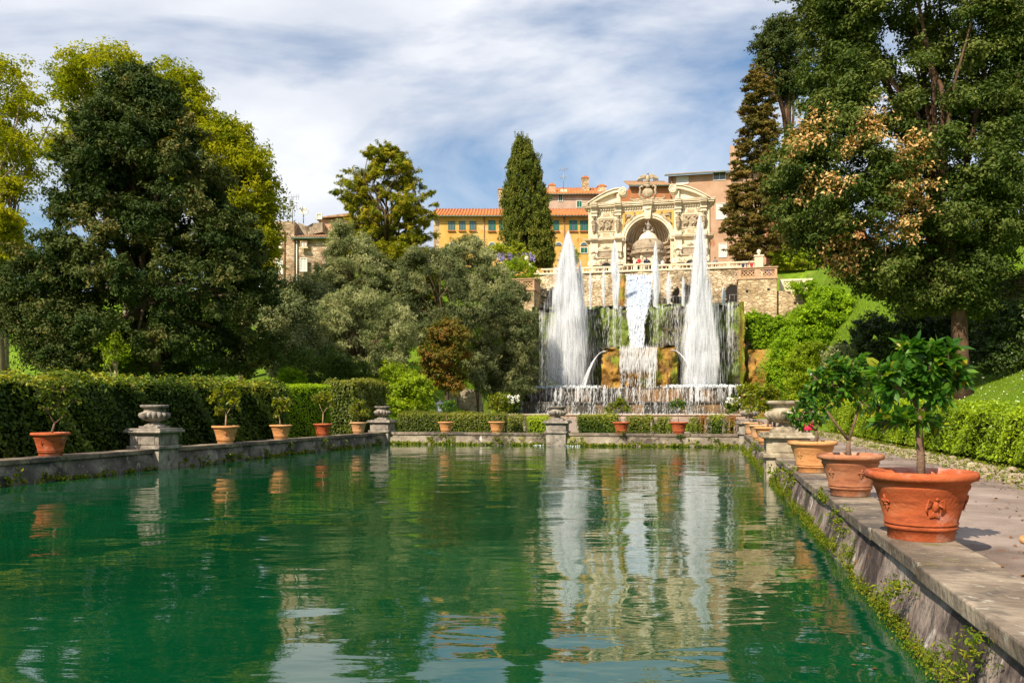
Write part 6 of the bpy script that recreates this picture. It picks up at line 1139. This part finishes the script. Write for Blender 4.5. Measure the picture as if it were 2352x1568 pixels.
def person(label, loc, face, top, bottom, hair='hair_dark', skirt=False, stride=0.0, arm='down', h=1.68, group=None, sit=False):
    o = thing('person', loc, label, 'person', group, face); k = h / 1.7; f = stride
    hip = .92; sp = .10
    if sit: hip = .46
    kn = [(-sp, -.04 - f * .25, .5), (sp, -.04 + f * .22, .5)]; an = [(-sp, -f * .34, .09), (sp, f * .42, .09 + abs(f) * .06)]
    if sit: kn = [(-sp, -.44, .48), (sp, -.44, .48)]; an = [(-sp, -.46, .09), (sp, -.46, .09)]
    toe = [(a[0], a[1] - .17, .04) for a in an]
    t = hip
    V = [(0, 0, t), (0, 0, t + .18), (0, 0, t + .40), (0, 0, t + .52), (0, -.01, t + .60), (0, -.02, t + .68), (0, -.02, t + .77)]; E = [(i, i + 1) for i in range(6)]; RD = [(.15, .12), (.125, .10), (.16, .11), (.10, .08), (.052, .052), (.078, .09), (.055, .06)]
    def chain(a, pts, rs):
        n = len(V)
        for i, p in enumerate(pts): V.append(p); RD.append(rs[i]); E.append((a if i == 0 else n + i - 1, n + i))
    for i, sg in enumerate((-1, 1)): chain(0, [(sg * .10, 0, t - .06), kn[i], an[i], toe[i]], [.09, .06, .042, .035])
    for sg in (-1, 1):
        if arm == 'down': pts = [(sg * .19, 0, t + .48), (sg * .25, .02, t + .22), (sg * .25, -.08, t - .02), (sg * .245, -.10, t - .10)]
        elif arm == 'rail': pts = [(sg * .19, 0, t + .48), (sg * .24, -.08, t + .24), (sg * .17, -.30, t + .17), (sg * .15, -.37, t + .17)]
        else: pts = [(sg * .19, 0, t + .48), (sg * .24, -.06, t + .24), (sg * .10, -.22, t + .38), (sg * .06, -.24, t + .44)]
        chain(2, pts, [.058, .042, .032, .03])
        w_ = Vector(pts[-1]); d = (w_ - Vector(pts[-2])).normalized(); base = len(V) - 1
        for q in range(4):
            off = Vector((sg * 0, 0, 0)) + d.cross(Vector((1, 0, 0)) if abs(d.x) < .7 else Vector((0, 1, 0))).normalized() * (q - 1.5) * .018; l_ = (.065, .075, .07, .055)[q]; chain(base, [tuple(w_ + off + d * .03), tuple(w_ + off + d * (.03 + l_ * .6)), tuple(w_ + off + d * (.03 + l_) + Vector((0, -.012, 0)))], [.009, .009, .007])
    V2 = [(x * k, y * k, z * k) for x, y, z in V]; RD = [tuple(q * k for q in r) if isinstance(r, tuple) else r * k for r in RD]
    skinned('body', V2, E, RD, G['skin'], o)
    # clothing follows the body
    b = MB(); 
    b.lathe([(.13, t - .02), (.165, t + .05), (.15, t + .18), (.18, t + .36), (.19, t + .46), (.13, t + .54), (.065, t + .58)], 14, sy=.72)
    for sg in (-1, 1):
        n_ = 3 if arm == 'down' else 3; s0 = [(sg * .15, 0, t + .49), (sg * .21, 0, t + .44)] + ([(sg * .255, .02, t + .22), (sg * .255, -.07, t + .02)] if arm == 'down' else [(sg * .245, -.07, t + .24), (sg * .18, -.24, t + .19)] if arm == 'rail' else [(sg * .245, -.06, t + .24), (sg * .12, -.2, t + .36)]); b.tube(s0, [.075, .07, .055, .045], 8)
    b.v = [(x * k, y * k, z * k) for x, y, z in b.v]; b.build('shirt', cloths[top], o)
    b = MB()
    if skirt: b.lathe([(.15, t + .06), (.17, t - .02), (.21, t - .15), (.27, t - .38), (.30, t - .47), (.28, t - .47)], 20, lobes=14, lobe=.08, lr=(2, 5), sy=.85)
    else:
        b.lathe([(.155, t + .06), (.175, t - .02), (.165, t - .1), (.06, t - .16)], 14, sy=.78)
        for i, sg in enumerate((-1, 1)): b.tube([(sg * .085, 0, t - .04), kn[i], (an[i][0], an[i][1], an[i][2] + .03)], [.105, .078, .062], 9)
    b.v = [(x * k, y * k, z * k) for x, y, z in b.v]; b.build('skirt' if skirt else 'trousers', cloths[bottom], o)
    b = MB()
    for i in range(2): b.tube([(an[i][0], an[i][1] + .04, an[i][2] - .03), (an[i][0], an[i][1] - .08, .045), (toe[i][0], toe[i][1] - .03, .035)], [.05, .05, .035], 7)
    b.v = [(x * k, y * k, z * k) for x, y, z in b.v]; b.build('shoes', cloths['black'], o)
    b = MB(); hz_ = t + .72; b.ell((0, .015, hz_ + .03), (.098, .11, .115), 12, 8); b.ell((0, .06, hz_ - .06), (.09, .06, .13), 10, 6)
    if hair != 'hair_dark' or skirt or top in ('red',): b.ell((0, .08, hz_ - .18), (.085, .05, .16), 10, 6)
    m0 = 0; b.v = [(x * k, (y + (.02 if y < 0 else 0)) * k, z * k) for x, y, z in b.v]; b.build('hair', G[hair], o)
    b = MB(); b.ell((0, -.115, hz_ - .02), (.016, .022, .024), 6, 5)
    for sg in (-1, 1): b.ell((sg * .093, 0, hz_ - .015), (.015, .025, .035), 6, 5)
    b.v = [(x * k, y * k, z * k) for x, y, z in b.v]; b.build('nose_and_ears', G['skin'], o)
    b = MB()
    for sg in (-1, 1): b.ell((sg * .033, -.096, hz_ + .005), (.014, .01, .008), 6, 4)
    b.ell((0, -.1, hz_ - .06), (.025, .01, .006), 6, 4); b.v = [(x * k, y * k, z * k) for x, y, z in b.v]; b.build('eyes_and_mouth', G['hair_brown'], o); return o
def on_terr(u, t, z): s, Y = on_t(u, t); return L(s, t, z)
person('person in a red top leaning on the balustrade above the chute', on_terr(1468, 91.2, ZT + .02), -ROT + .2, 'red', 'black', 'hair_dark', arm='rail', group='visitors on the terrace')
person('person in dark blue clothes beside the one in red, hand raised to the face', on_terr(1484, 91.3, ZT + .02), -ROT - .5, 'navy', 'grey', 'hair_brown', arm='up', group='visitors on the terrace')
person('person in a white top and blue trousers standing right of the tall jet', on_terr(1522, 92.9, ZT + .02), -ROT + .8, 'white', 'blue', 'hair_dark', arm='rail', group='visitors on the terrace')
person('person in dark clothes behind the right balustrade under the brown cypress', on_terr(1643, 93.4, ZT + .02), -ROT + .5, 'grey', 'black', 'hair_dark', group='visitors on the terrace')
person('seated person in a red top just left of the white ball pier', on_terr(1728, 93.2, ZT + .02), -ROT, 'red', 'blue', 'hair_brown', sit=True, group='visitors on the terrace')
person('seated person in navy behind the balustrade left of the red one', on_terr(1708, 93.2, ZT + .02), -ROT, 'navy', 'blue', 'hair_dark', sit=True, group='visitors on the terrace')
person('person with brown hair looking over the left end of the balustrade beside the cypress', on_terr(1277, 93.2, ZT - .2), -ROT + .3, 'pink', 'navy', 'hair_brown', group='visitors on the terrace')
person('seated person in blue above the lattice parapet of the right bastion', on_terr(1768, 89.5, 14.3), -ROT, 'blue', 'navy', 'hair_dark', group='visitors on the terrace')
pw = P(1853, 1010, 33.0); person('person in a crimson skirt walking away along the gravel path behind the pots', (pw.x, pw.y, terr(*toST(pw.x, pw.y)) + .012), math.pi - .25, 'grey', 'crimson', 'hair_brown', True, .55, group='walkers on the path')
pw = P(1845, 1000, 41); person('person in white and navy further along the gravel path behind the crimson skirt', (pw.x, pw.y, terr(*toST(pw.x, pw.y)) + .012), math.pi - .2, 'white', 'navy', 'hair_dark', False, .4, group='walkers on the path')
pw = P(1774, 1000, 44); person('person in a white top and dark trousers beyond the row of far pots', (pw.x, pw.y, terr(*toST(pw.x, pw.y)) + .012), -.3, 'white', 'black', 'hair_dark', False, .3, group='walkers on the path')
# ================================================================ TREES AND SHRUBS
LT = 'trees at the left behind the tall hedge'
tree('plane_tree', 'pale airy plane tree at the left edge with slender light trunks', 'tree', [(138, -70, 50), (190, -110, 105), (300, -130, 130), (420, -120, 125), (520, -110, 100), (600, -80, 60)], 50, 120, .95, 30000, .20, 'plane', 'bark_pale', 22, .32, 560, LT, nl=34, seed=3, bend=.8, inner=.3, surfbias=.35)
tree('plane_tree', 'tall yellow green plane tree rising behind the top of the dark oak', 'tree', [(128, 205, 330), (150, 140, 415), (200, 108, 490), (270, 110, 530), (360, 120, 560), (470, 150, 560)], 62, 190, 1.25, 56000, .25, 'plane', 'bark_pale', 300, .4, 520, LT, nl=30, seed=4, bend=.8)
tree('plane_tree', 'yellow green plane tree on the right shoulder of the dark oak beside the stone house', 'tree', [(285, 470, 555), (320, 440, 605), (370, 430, 640), (420, 430, 660), (480, 440, 655), (560, 460, 650), (640, 500, 638)], 58, 170, 1.15, 52000, .24, 'plane', 'bark_pale', 560, .35, 620, LT, nl=24, seed=5, bend=.6)
OAK = [(158, 292, 322), (185, 240, 375), (240, 195, 425), (310, 165, 480), (400, 140, 520), (480, 125, 560), (560, 95, 600), (640, 60, 630), (710, 35, 645), (780, 45, 640), (830, 90, 620), (860, 240, 600)]
tree('holm_oak', 'huge dark evergreen oak dominating the left side behind the tall hedge', 'tree', OAK, 44, 620, .78, 250000, .19, 'oak', 'bark', 352, .42, 640, LT, nl=40, seed=6, bend=.7, inner=.55, surfbias=.55, up=.45, flat=.85, var=.7)
tree('holm_oak', 'lower dark evergreen oak in front of the plane trunks, left of the huge oak', 'tree', [(590, 30, 120), (650, -20, 190), (720, -30, 220), (790, 20, 245), (850, 70, 250), (880, 90, 240)], 41, 120, .8, 38000, .15, 'oak', 'bark', 120, .3, 760, LT, nl=16, seed=7, bend=.5)
for u, rb, lb in ((318, .30, 'stout dark trunk left of centre under the huge oak'), (383, .26, 'thinner dark trunk on the right under the huge oak')):
    X = (u - CX) / FP * 45.5; z0 = terr(*toST(X, 45.5)); o = thing('oak_trunk', (X, 45.5, z0), lb, 'tree trunk', LT); MB().tube([(0, 0, -.1), (.1, 0, 1.6), (-.05, .1, 3.4), (.25, 0, 5.2)], [rb * 1.25, rb, rb * .85, rb * .6], 9).tube([(.0, .05, 3.2), (.8, 0, 4.5), (1.3, .3, 6)], [rb * .6, rb * .4, rb * .2], 7).build('trunk', G['bark'], o)
tree('sapling', 'young tree with a thin pale trunk and few leaves before the lawn', 'tree', [(765, 235, 280), (790, 215, 300), (825, 225, 300), (845, 250, 290)], 40, 26, .3, 1500, .13, 'brightbush', 'bark_pale', 269, .09, 830, LT, nl=9, seed=8, bend=.1, inner=.2)
tree('plane_trunk_tree', 'slim tree with a light twin trunk at the far left edge', 'tree', [(480, -60, 40), (560, -80, 60), (640, -50, 50)], 46, 40, .7, 9000, .19, 'plane', 'bark_pale', 8, .36, 640, LT, nl=10, seed=18, bend=.5)
bush('dark_shrub', 'dark evergreen shrubs in the shade right of the huge oak', 'shrub', [(680, 620, 690), (730, 590, 740), (790, 590, 760), (850, 600, 745), (875, 620, 735)], 56, 90, .9, 24000, .17, 'olive_dark', 'undergrowth behind the tall hedge')
bush('dark_shrub', 'low bright green undergrowth at the foot of the olive slope', 'shrub', [(800, 660, 760), (830, 640, 840), (860, 650, 870), (880, 720, 860)], 52, 60, .55, 12000, .13, 'hedge', 'undergrowth behind the tall hedge')
bush('clipped_bush', 'round clipped green bush behind the end of the tall hedge', 'shrub', [(851, 640, 690), (862, 630, 706), (885, 632, 709)], 50, 50, .35, 9000, .07, 'ivy', None, inner=.9)
bush('leafy_shrub', 'bright yellow green leafy shrubs right of the tall hedge end', 'shrub', [(868, 930, 985), (885, 900, 1000), (910, 872, 998), (935, 868, 990), (948, 870, 985)], 50, 60, .5, 9000, .17, 'brightbush', None)
bush('fern_bank', 'soft green ferns on the grass bank above the leafy shrubs', 'shrub', [(838, 880, 940), (860, 868, 960), (885, 870, 960)], 57, 30, .6, 5000, .14, 'brightbush', None)
bush('dark_shrub', 'dark shrub with hanging branches between the beige wall pieces', 'shrub', [(850, 1080, 1110), (880, 1075, 1130), (900, 1090, 1125)], 61, 22, .5, 4000, .14, 'olive_dark', 'undergrowth behind the tall hedge')
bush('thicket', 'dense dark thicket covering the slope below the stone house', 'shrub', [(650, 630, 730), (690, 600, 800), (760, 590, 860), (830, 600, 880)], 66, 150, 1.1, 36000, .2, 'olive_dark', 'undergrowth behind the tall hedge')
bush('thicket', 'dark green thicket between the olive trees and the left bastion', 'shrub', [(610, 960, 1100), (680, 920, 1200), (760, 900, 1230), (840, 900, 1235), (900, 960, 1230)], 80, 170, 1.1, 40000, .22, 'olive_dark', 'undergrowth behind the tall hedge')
OG = 'olive trees on the slope left of the fountain'
tree('aleppo_pine', 'tall feathery yellow green pine standing above the olive trees', 'tree', [(335, 866, 896), (352, 832, 925), (385, 802, 955), (425, 778, 985), (480, 775, 998), (540, 785, 1004), (590, 790, 1000), (640, 810, 1000)], 82, 360, .75, 90000, .46, 'pine', 'bark', 885, .35, 560, None, nl=60, seed=9, bend=.9, aspect=.15, inner=.1, up=.9, surfbias=.35, var=.7, tw=6, loose=.14, extra=[(783, 420, 16, 3), (800, 395, 14, 3), (985, 440, 18, 4), (992, 500, 16, 4), (960, 400, 14, 3), (930, 375, 14, 3), (1000, 540, 14, 3), (785, 455, 14, 3)])
tree('young_conifer', 'golden green conifer below the pine', 'tree', [(570, 840, 960), (640, 820, 1020), (700, 850, 1020), (760, 900, 1000)], 72, 130, .8, 34000, .3, 'conifer', 'bark', 930, .2, 720, None, nl=10, seed=10, aspect=.3)
tree('olive_tree', 'large silvery olive tree beside the stone house', 'tree', [(515, 760, 800), (550, 748, 850), (600, 730, 900), (650, 700, 950), (710, 680, 960), (770, 690, 950)], 70, 300, .68, 80000, .22, 'olive', 'bark', 800, .28, 760, OG, nl=44, seed=11, bend=.7, aspect=.28, surfbias=.3, inner=.1, var=.7, loose=.25)
tree('olive_tree', 'pale silvery olive tree low on the slope, nearest the tall hedge end', 'tree', [(670, 740, 890), (730, 690, 965), (800, 685, 985), (845, 695, 960), (880, 740, 920)], 60, 240, .58, 56000, .2, 'olive', 'bark', 812, .22, 830, OG, nl=34, seed=12, bend=.6, aspect=.28, surfbias=.3, inner=.1, var=.7, loose=.25)
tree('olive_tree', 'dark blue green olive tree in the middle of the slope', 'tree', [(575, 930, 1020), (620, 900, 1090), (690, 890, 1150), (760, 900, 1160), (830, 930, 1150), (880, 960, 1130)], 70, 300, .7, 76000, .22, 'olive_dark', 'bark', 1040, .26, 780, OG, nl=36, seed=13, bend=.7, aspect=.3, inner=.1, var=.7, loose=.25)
tree('olive_tree', 'light olive tree in front of the yellow building', 'tree', [(545, 1040, 1105), (590, 1005, 1150), (650, 990, 1195), (700, 1010, 1200), (750, 1040, 1190)], 78, 190, .68, 48000, .23, 'olive', 'bark', 1110, .22, 700, OG, nl=30, seed=14, aspect=.28, inner=.1, var=.7, loose=.25)
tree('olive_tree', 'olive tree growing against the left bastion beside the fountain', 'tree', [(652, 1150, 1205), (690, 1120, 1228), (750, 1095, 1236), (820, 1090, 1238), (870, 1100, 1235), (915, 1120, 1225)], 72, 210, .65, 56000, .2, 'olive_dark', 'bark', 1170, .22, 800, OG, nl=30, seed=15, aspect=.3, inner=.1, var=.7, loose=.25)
tree('rusty_tree', 'rounded tree with rusty red and green leaves before the olives', 'tree', [(738, 1005, 1050), (760, 980, 1080), (800, 960, 1088), (845, 957, 1090), (880, 975, 1080), (900, 1000, 1060)], 59, 110, .6, 30000, .16, 'rust', 'bark', 1030, .18, 860, None, nl=14, seed=16)
bush('wild_vine', 'dark creeper covering the slope below the left bastion', 'creeper', [(800, 1100, 1225), (850, 1090, 1235), (900, 1120, 1230), (925, 1130, 1200)], 76, 60, .8, 14000, .16, 'olive_dark', None)
tree('cypress', 'tall dense green cypress standing before the yellow building', 'tree', [(316, 1186, 1194), (332, 1179, 1213), (365, 1170, 1236), (410, 1161, 1248), (470, 1153, 1260), (530, 1148, 1268), (575, 1152, 1274), (610, 1175, 1274)], 100, 460, .6, 120000, .26, 'cypress', 'bark', 1222, .4, 560, None, nl=10, seed=17, aspect=.35, up=1.0, inner=.6, surfbias=.78, flat=1.7, droop=-1.2)
w_ = bush('wisteria', 'bright yellow green wisteria with lilac flower clusters on its pergola', 'wisteria', [(560, 1140, 1205), (570, 1110, 1222), (585, 1102, 1224), (596, 1112, 1224)], 97, 60, .5, 9000, .2, 'wisteria', None, flat=.6)
n = 40; mbk = []
for i in range(n):
    u = rng.uniform(1140, 1228); v0 = rng.uniform(578, 590); p = P(u, v0, 96.2 - rng.random() * .8); k = 22; mbk.append(np.stack([p.x + rng.normal(size=k) * .08, p.y + rng.normal(size=k) * .08, p.z - rng.random(k) * .75], 1))
Pn = np.vstack(mbk) - np.array(w_.location)[None, :]; V, F = leafquads(Pn, unit(rng.normal(size=(len(Pn), 3))), .13 * (.6 + .8 * rng.random(len(Pn))), .7); npmesh('blossom', V, F, plain('lilac_petal', (.42, .36, .72), .7), w_)
mbp = MB(); 
for u in (1118, 1150, 1186): p0, p1 = P(u, 622, 97) - Vector(w_.location), P(u + 8, 584, 97) - Vector(w_.location); mbp.tube([p0, p0.lerp(p1, .5) + Vector((.3, 0, 0)), p1], [.14, .1, .07], 6).tube([p0.lerp(p1, .6), p1 + Vector((-1.3, 0, .2))], [.08, .04], 5)
mbp.build('vine_stem', G['bark'], w_)
bush('green_shrub', 'bright green shrubs between the wisteria and the left bastion', 'shrub', [(596, 1165, 1215), (612, 1145, 1232), (635, 1150, 1245), (655, 1215, 1245)], 89, 60, .5, 10000, .16, 'brightbush', 'shrubs on the terrace edge')
bush('green_shrub', 'green shrub behind the left jet beside the yellow wall', 'shrub', [(566, 1290, 1320), (585, 1282, 1335), (605, 1280, 1340)], 100, 20, .5, 2600, .2, 'brightbush', 'shrubs on the terrace edge')
def flower_bush(label, prof, Y, seed):
    b_ = bush('calla_lilies', label, 'flowering plant', prof, Y, 24, .35, 1700, .26, 'hedge', 'calla lily clumps by the basin', stem=False, aspect=.4)
    us = [p[1] for p in prof] + [p[2] for p in prof]; n = 60; Pn = []
    for _ in range(n): pr = prof[0]; p = P(rng.uniform(min(us) + 6, max(us) - 3), prof[0][0] + rng.random() ** 1.5 * (prof[-1][0] - prof[0][0]) * .45, Y - .5 - .3 * rng.random()); Pn += [tuple(p + Vector(rng.normal(size=3) * .03)) for _ in range(3)]
    Pn = np.array(Pn) - np.array(b_.location)[None, :]; V, F = leafquads(Pn, unit(rng.normal(size=(len(Pn), 3)) + np.array([0, -.6, .5])), np.full(len(Pn), .13), .7); npmesh('blossom', V, F, G['petal'], b_)
flower_bush('calla lilies with white flowers and broad dark leaves at the left end of the basin', [(908, 1150, 1185), (922, 1145, 1195), (946, 1148, 1194)], 65, 1)
flower_bush('calla lilies with white flowers at the right end of the basin', [(914, 1675, 1700), (926, 1664, 1702), (945, 1662, 1700)], 62, 2)
bush('leafy_plant', 'dark broad leaved plant behind the garden lamp', 'plant', [(922, 1018, 1030), (935, 1012, 1038), (948, 1014, 1036)], 50, 12, .3, 900, .2, 'darkbush', None, stem=False)
# green strip of long grass behind the right half of the far wall
s0q, _ = on_t(1500, 46); s1q, _ = on_t(1608, 46); grassfield('grass', s0q, s1q, 45, 49, 9000, .35)
s0q, _ = on_t(930, 47); s1q, _ = on_t(1005, 47); grassfield('reeds', s0q, s1q, 44.5, 49, 9000, .7)
# ---- right side
RT = 'trees on the right bank'
tree('brown_cypress', 'layered dry brown and green cypress right of the facade', 'tree', [(150, 1722, 1742), (185, 1706, 1768), (240, 1698, 1788), (300, 1697, 1796), (340, 1680, 1792), (400, 1676, 1790), (450, 1668, 1800), (510, 1654, 1826), (560, 1652, 1838), (598, 1670, 1822)], 95, 420, .8, 120000, .27, 'cypress_brown', 'bark_red', 1742, .4, 540, RT, nl=12, seed=21, flat=.45, aspect=.4, up=.9, inner=.7, surfbias=.72)
tree('holm_oak', 'slender leaning evergreen with a bare reddish trunk seen against the sky', 'tree', [(38, 1770, 1830), (70, 1735, 1860), (120, 1714, 1872), (180, 1722, 1870), (215, 1770, 1862), (240, 1790, 1840)], 98, 90, 1.1, 26000, .3, 'oak', 'bark_red', 1822, .55, 230, RT, nl=14, seed=22, zb=15.9, extra=[(1725, 165, 14, 3), (1795, 215, 12, 2)])
RO = [(-300, 1980, 2300), (-150, 1850, 2380), (-60, 1815, 2400), (0, 1800, 2400), (50, 1825, 2400), (110, 1862, 2400), (180, 1835, 2400), (250, 1812, 2390), (310, 1770, 2380), (360, 1745, 2370), (430, 1745, 2360), (480, 1765, 2350), (540, 1815, 2340), (590, 1870, 2320), (645, 1925, 2300), (690, 2030, 2290), (725, 2110, 2280)]
PT = [(1745, 375, 52), (1800, 400, 36), (1870, 262, 58), (2022, 262, 44), (2085, 345, 40), (2135, 395, 50), (2120, 470, 60), (2105, 515, 46), (1975, 585, 58), (1880, 410, 34), (2125, 330, 34), (1780, 450, 30), (1960, 330, 22), (1930, 420, 26), (2060, 420, 22)]  # spots whose leaves get the painted sunlit orange
tree('holm_oak', 'huge evergreen oak on the right bank with sunlit orange painted on patches of its leaves', 'tree', RO, 40, 900, .85, 380000, .175, 'oak_right', 'bark_red', 2215, .42, 600, RT, nl=24, seed=23, bend=.8, patches=PT, inner=.5, loose=.26, surfbias=.6, dk=.6, flat=.7)
tree('holm_oak', 'dark shaded evergreen tree filling the right edge of the picture', 'tree', [(-200, 2330, 2600), (0, 2280, 2650), (200, 2290, 2650), (400, 2270, 2650), (600, 2260, 2650), (760, 2250, 2620), (850, 2260, 2600)], 43, 260, 1.0, 90000, .18, 'oak', 'bark', 2420, .35, 500, RT, nl=20, seed=24, inner=.6)
bush('dark_hedge', 'dark glossy hedge on the bank under the huge right oak', 'hedge', [(712, 2080, 2200), (735, 1970, 2230), (780, 1935, 2260), (830, 1950, 2330), (862, 1980, 2360)], 47, 200, .6, 46000, .15, 'darkbush', 'shrubs on the right bank', dk=.35)
bush('dark_hedge', 'dark shrubs behind the lawn at the right edge', 'hedge', [(700, 2240, 2500), (760, 2230, 2520), (850, 2230, 2520)], 41, 140, .65, 34000, .14, 'darkbush', 'shrubs on the right bank', dk=.3)
bush('ivy', 'dense bright green ivy hanging over the wall right of the fountain', 'ivy', [(722, 1702, 1740), (745, 1700, 1850), (780, 1700, 1855), (820, 1700, 1830), (850, 1706, 1800), (875, 1722, 1775)], 78, 300, .6, 56000, .19, 'ivy', None, dk=.15, surfbias=.2)
bush('green_shrub', 'billowing bright green shrubs tumbling down the bank beside the ivy', 'shrub', [(668, 1875, 1925), (688, 1850, 1962), (722, 1820, 1965), (760, 1790, 1940), (800, 1765, 1885), (850, 1755, 1880), (910, 1760, 1870)], 66, 300, .7, 76000, .17, 'ivy', 'shrubs on the right bank')
bush('green_shrub', 'soft yellow green shrub at the bottom of the bank by the far pots', 'shrub', [(790, 1830, 1890), (830, 1800, 1900), (880, 1790, 1900), (930, 1800, 1900)], 50, 90, .5, 22000, .12, 'brightbush', 'shrubs on the right bank')
bush('green_shrub', 'green shrubs above the lattice fence right of the white pier', 'shrub', [(566, 1810, 1900), (585, 1765, 1915), (605, 1760, 1920), (636, 1790, 1915)], 95, 90, .8, 18000, .22, 'brightbush', 'shrubs on the right bank')
bush('white_shrub', 'shrub with white blossoms behind the second lemon tree', 'shrub', [(800, 1900, 1950), (820, 1885, 1965), (850, 1890, 1970)], 44, 40, .4, 7000, .12, 'olive', None)
bush('creeper', 'trailing creeper over the lattice fence and broken wall', 'creeper', [(650, 1800, 1880), (672, 1820, 1900), (700, 1855, 1900)], 82, 50, .5, 9000, .17, 'ivy', None)
MOSSY, _ = on_t(1712, 78)
o = lthing('rock_bank', MOSSY + 2, 79, .6, 'ochre and green mossy rock bank between the fountain and the ivy', 'rock bank')
rockface('rock', G['ochrerock'], o, (0, 0, 0), lambda a, b: (-2.0 + 6.5 * a, .8 - 1.9 * math.sin(a * 3) * (1 - b) ** .7, -.2 + b * 6.5), 40, 40, .7, .8, 31)

n = 700; s_ = 2.2 + np.abs(rng.normal(size=n)) * 1.2; s_ = np.where(rng.random(n) < .5, 5.0 - np.abs(rng.normal(size=n)) * .35, np.minimum(s_, 5)); t_ = rng.uniform(4, 30, n); Pn = np.array([L(a, b, terr(a, b) + .022) for a, b in zip(s_, t_)])
V, F = leafquads(Pn, unit(np.array([0, 0, 1.0]) + rng.normal(size=(n, 3)) * .25), .05 * (.5 + rng.random(n)), .6); o = npmesh('fallen_leaves', V, F, leafmat('dry_leaf', [(0, (.10, .04, .015)), (1, (.30, .15, .05))], .1), rnd=rng.random(n)); o['kind'] = 'stuff'
n = 90; Pn = np.array([L(a, b, .012) for a, b in zip(SR - .1 - np.abs(rng.normal(size=n)) * 2.0, rng.uniform(4, 34, n))]); V, F = leafquads(Pn, unit(np.array([0, 0, 1.0]) + rng.normal(size=(n, 3)) * .05), .04 * (.5 + rng.random(n)), .6, fold=.02); o = npmesh('floating_leaves', V, F, bpy.data.materials['dry_leaf'], rnd=rng.random(n)); o['kind'] = 'stuff'

o = grassfield('grass', 7.5, 22, 52, 82, 50000, .2); o.name = 'bank_grass'
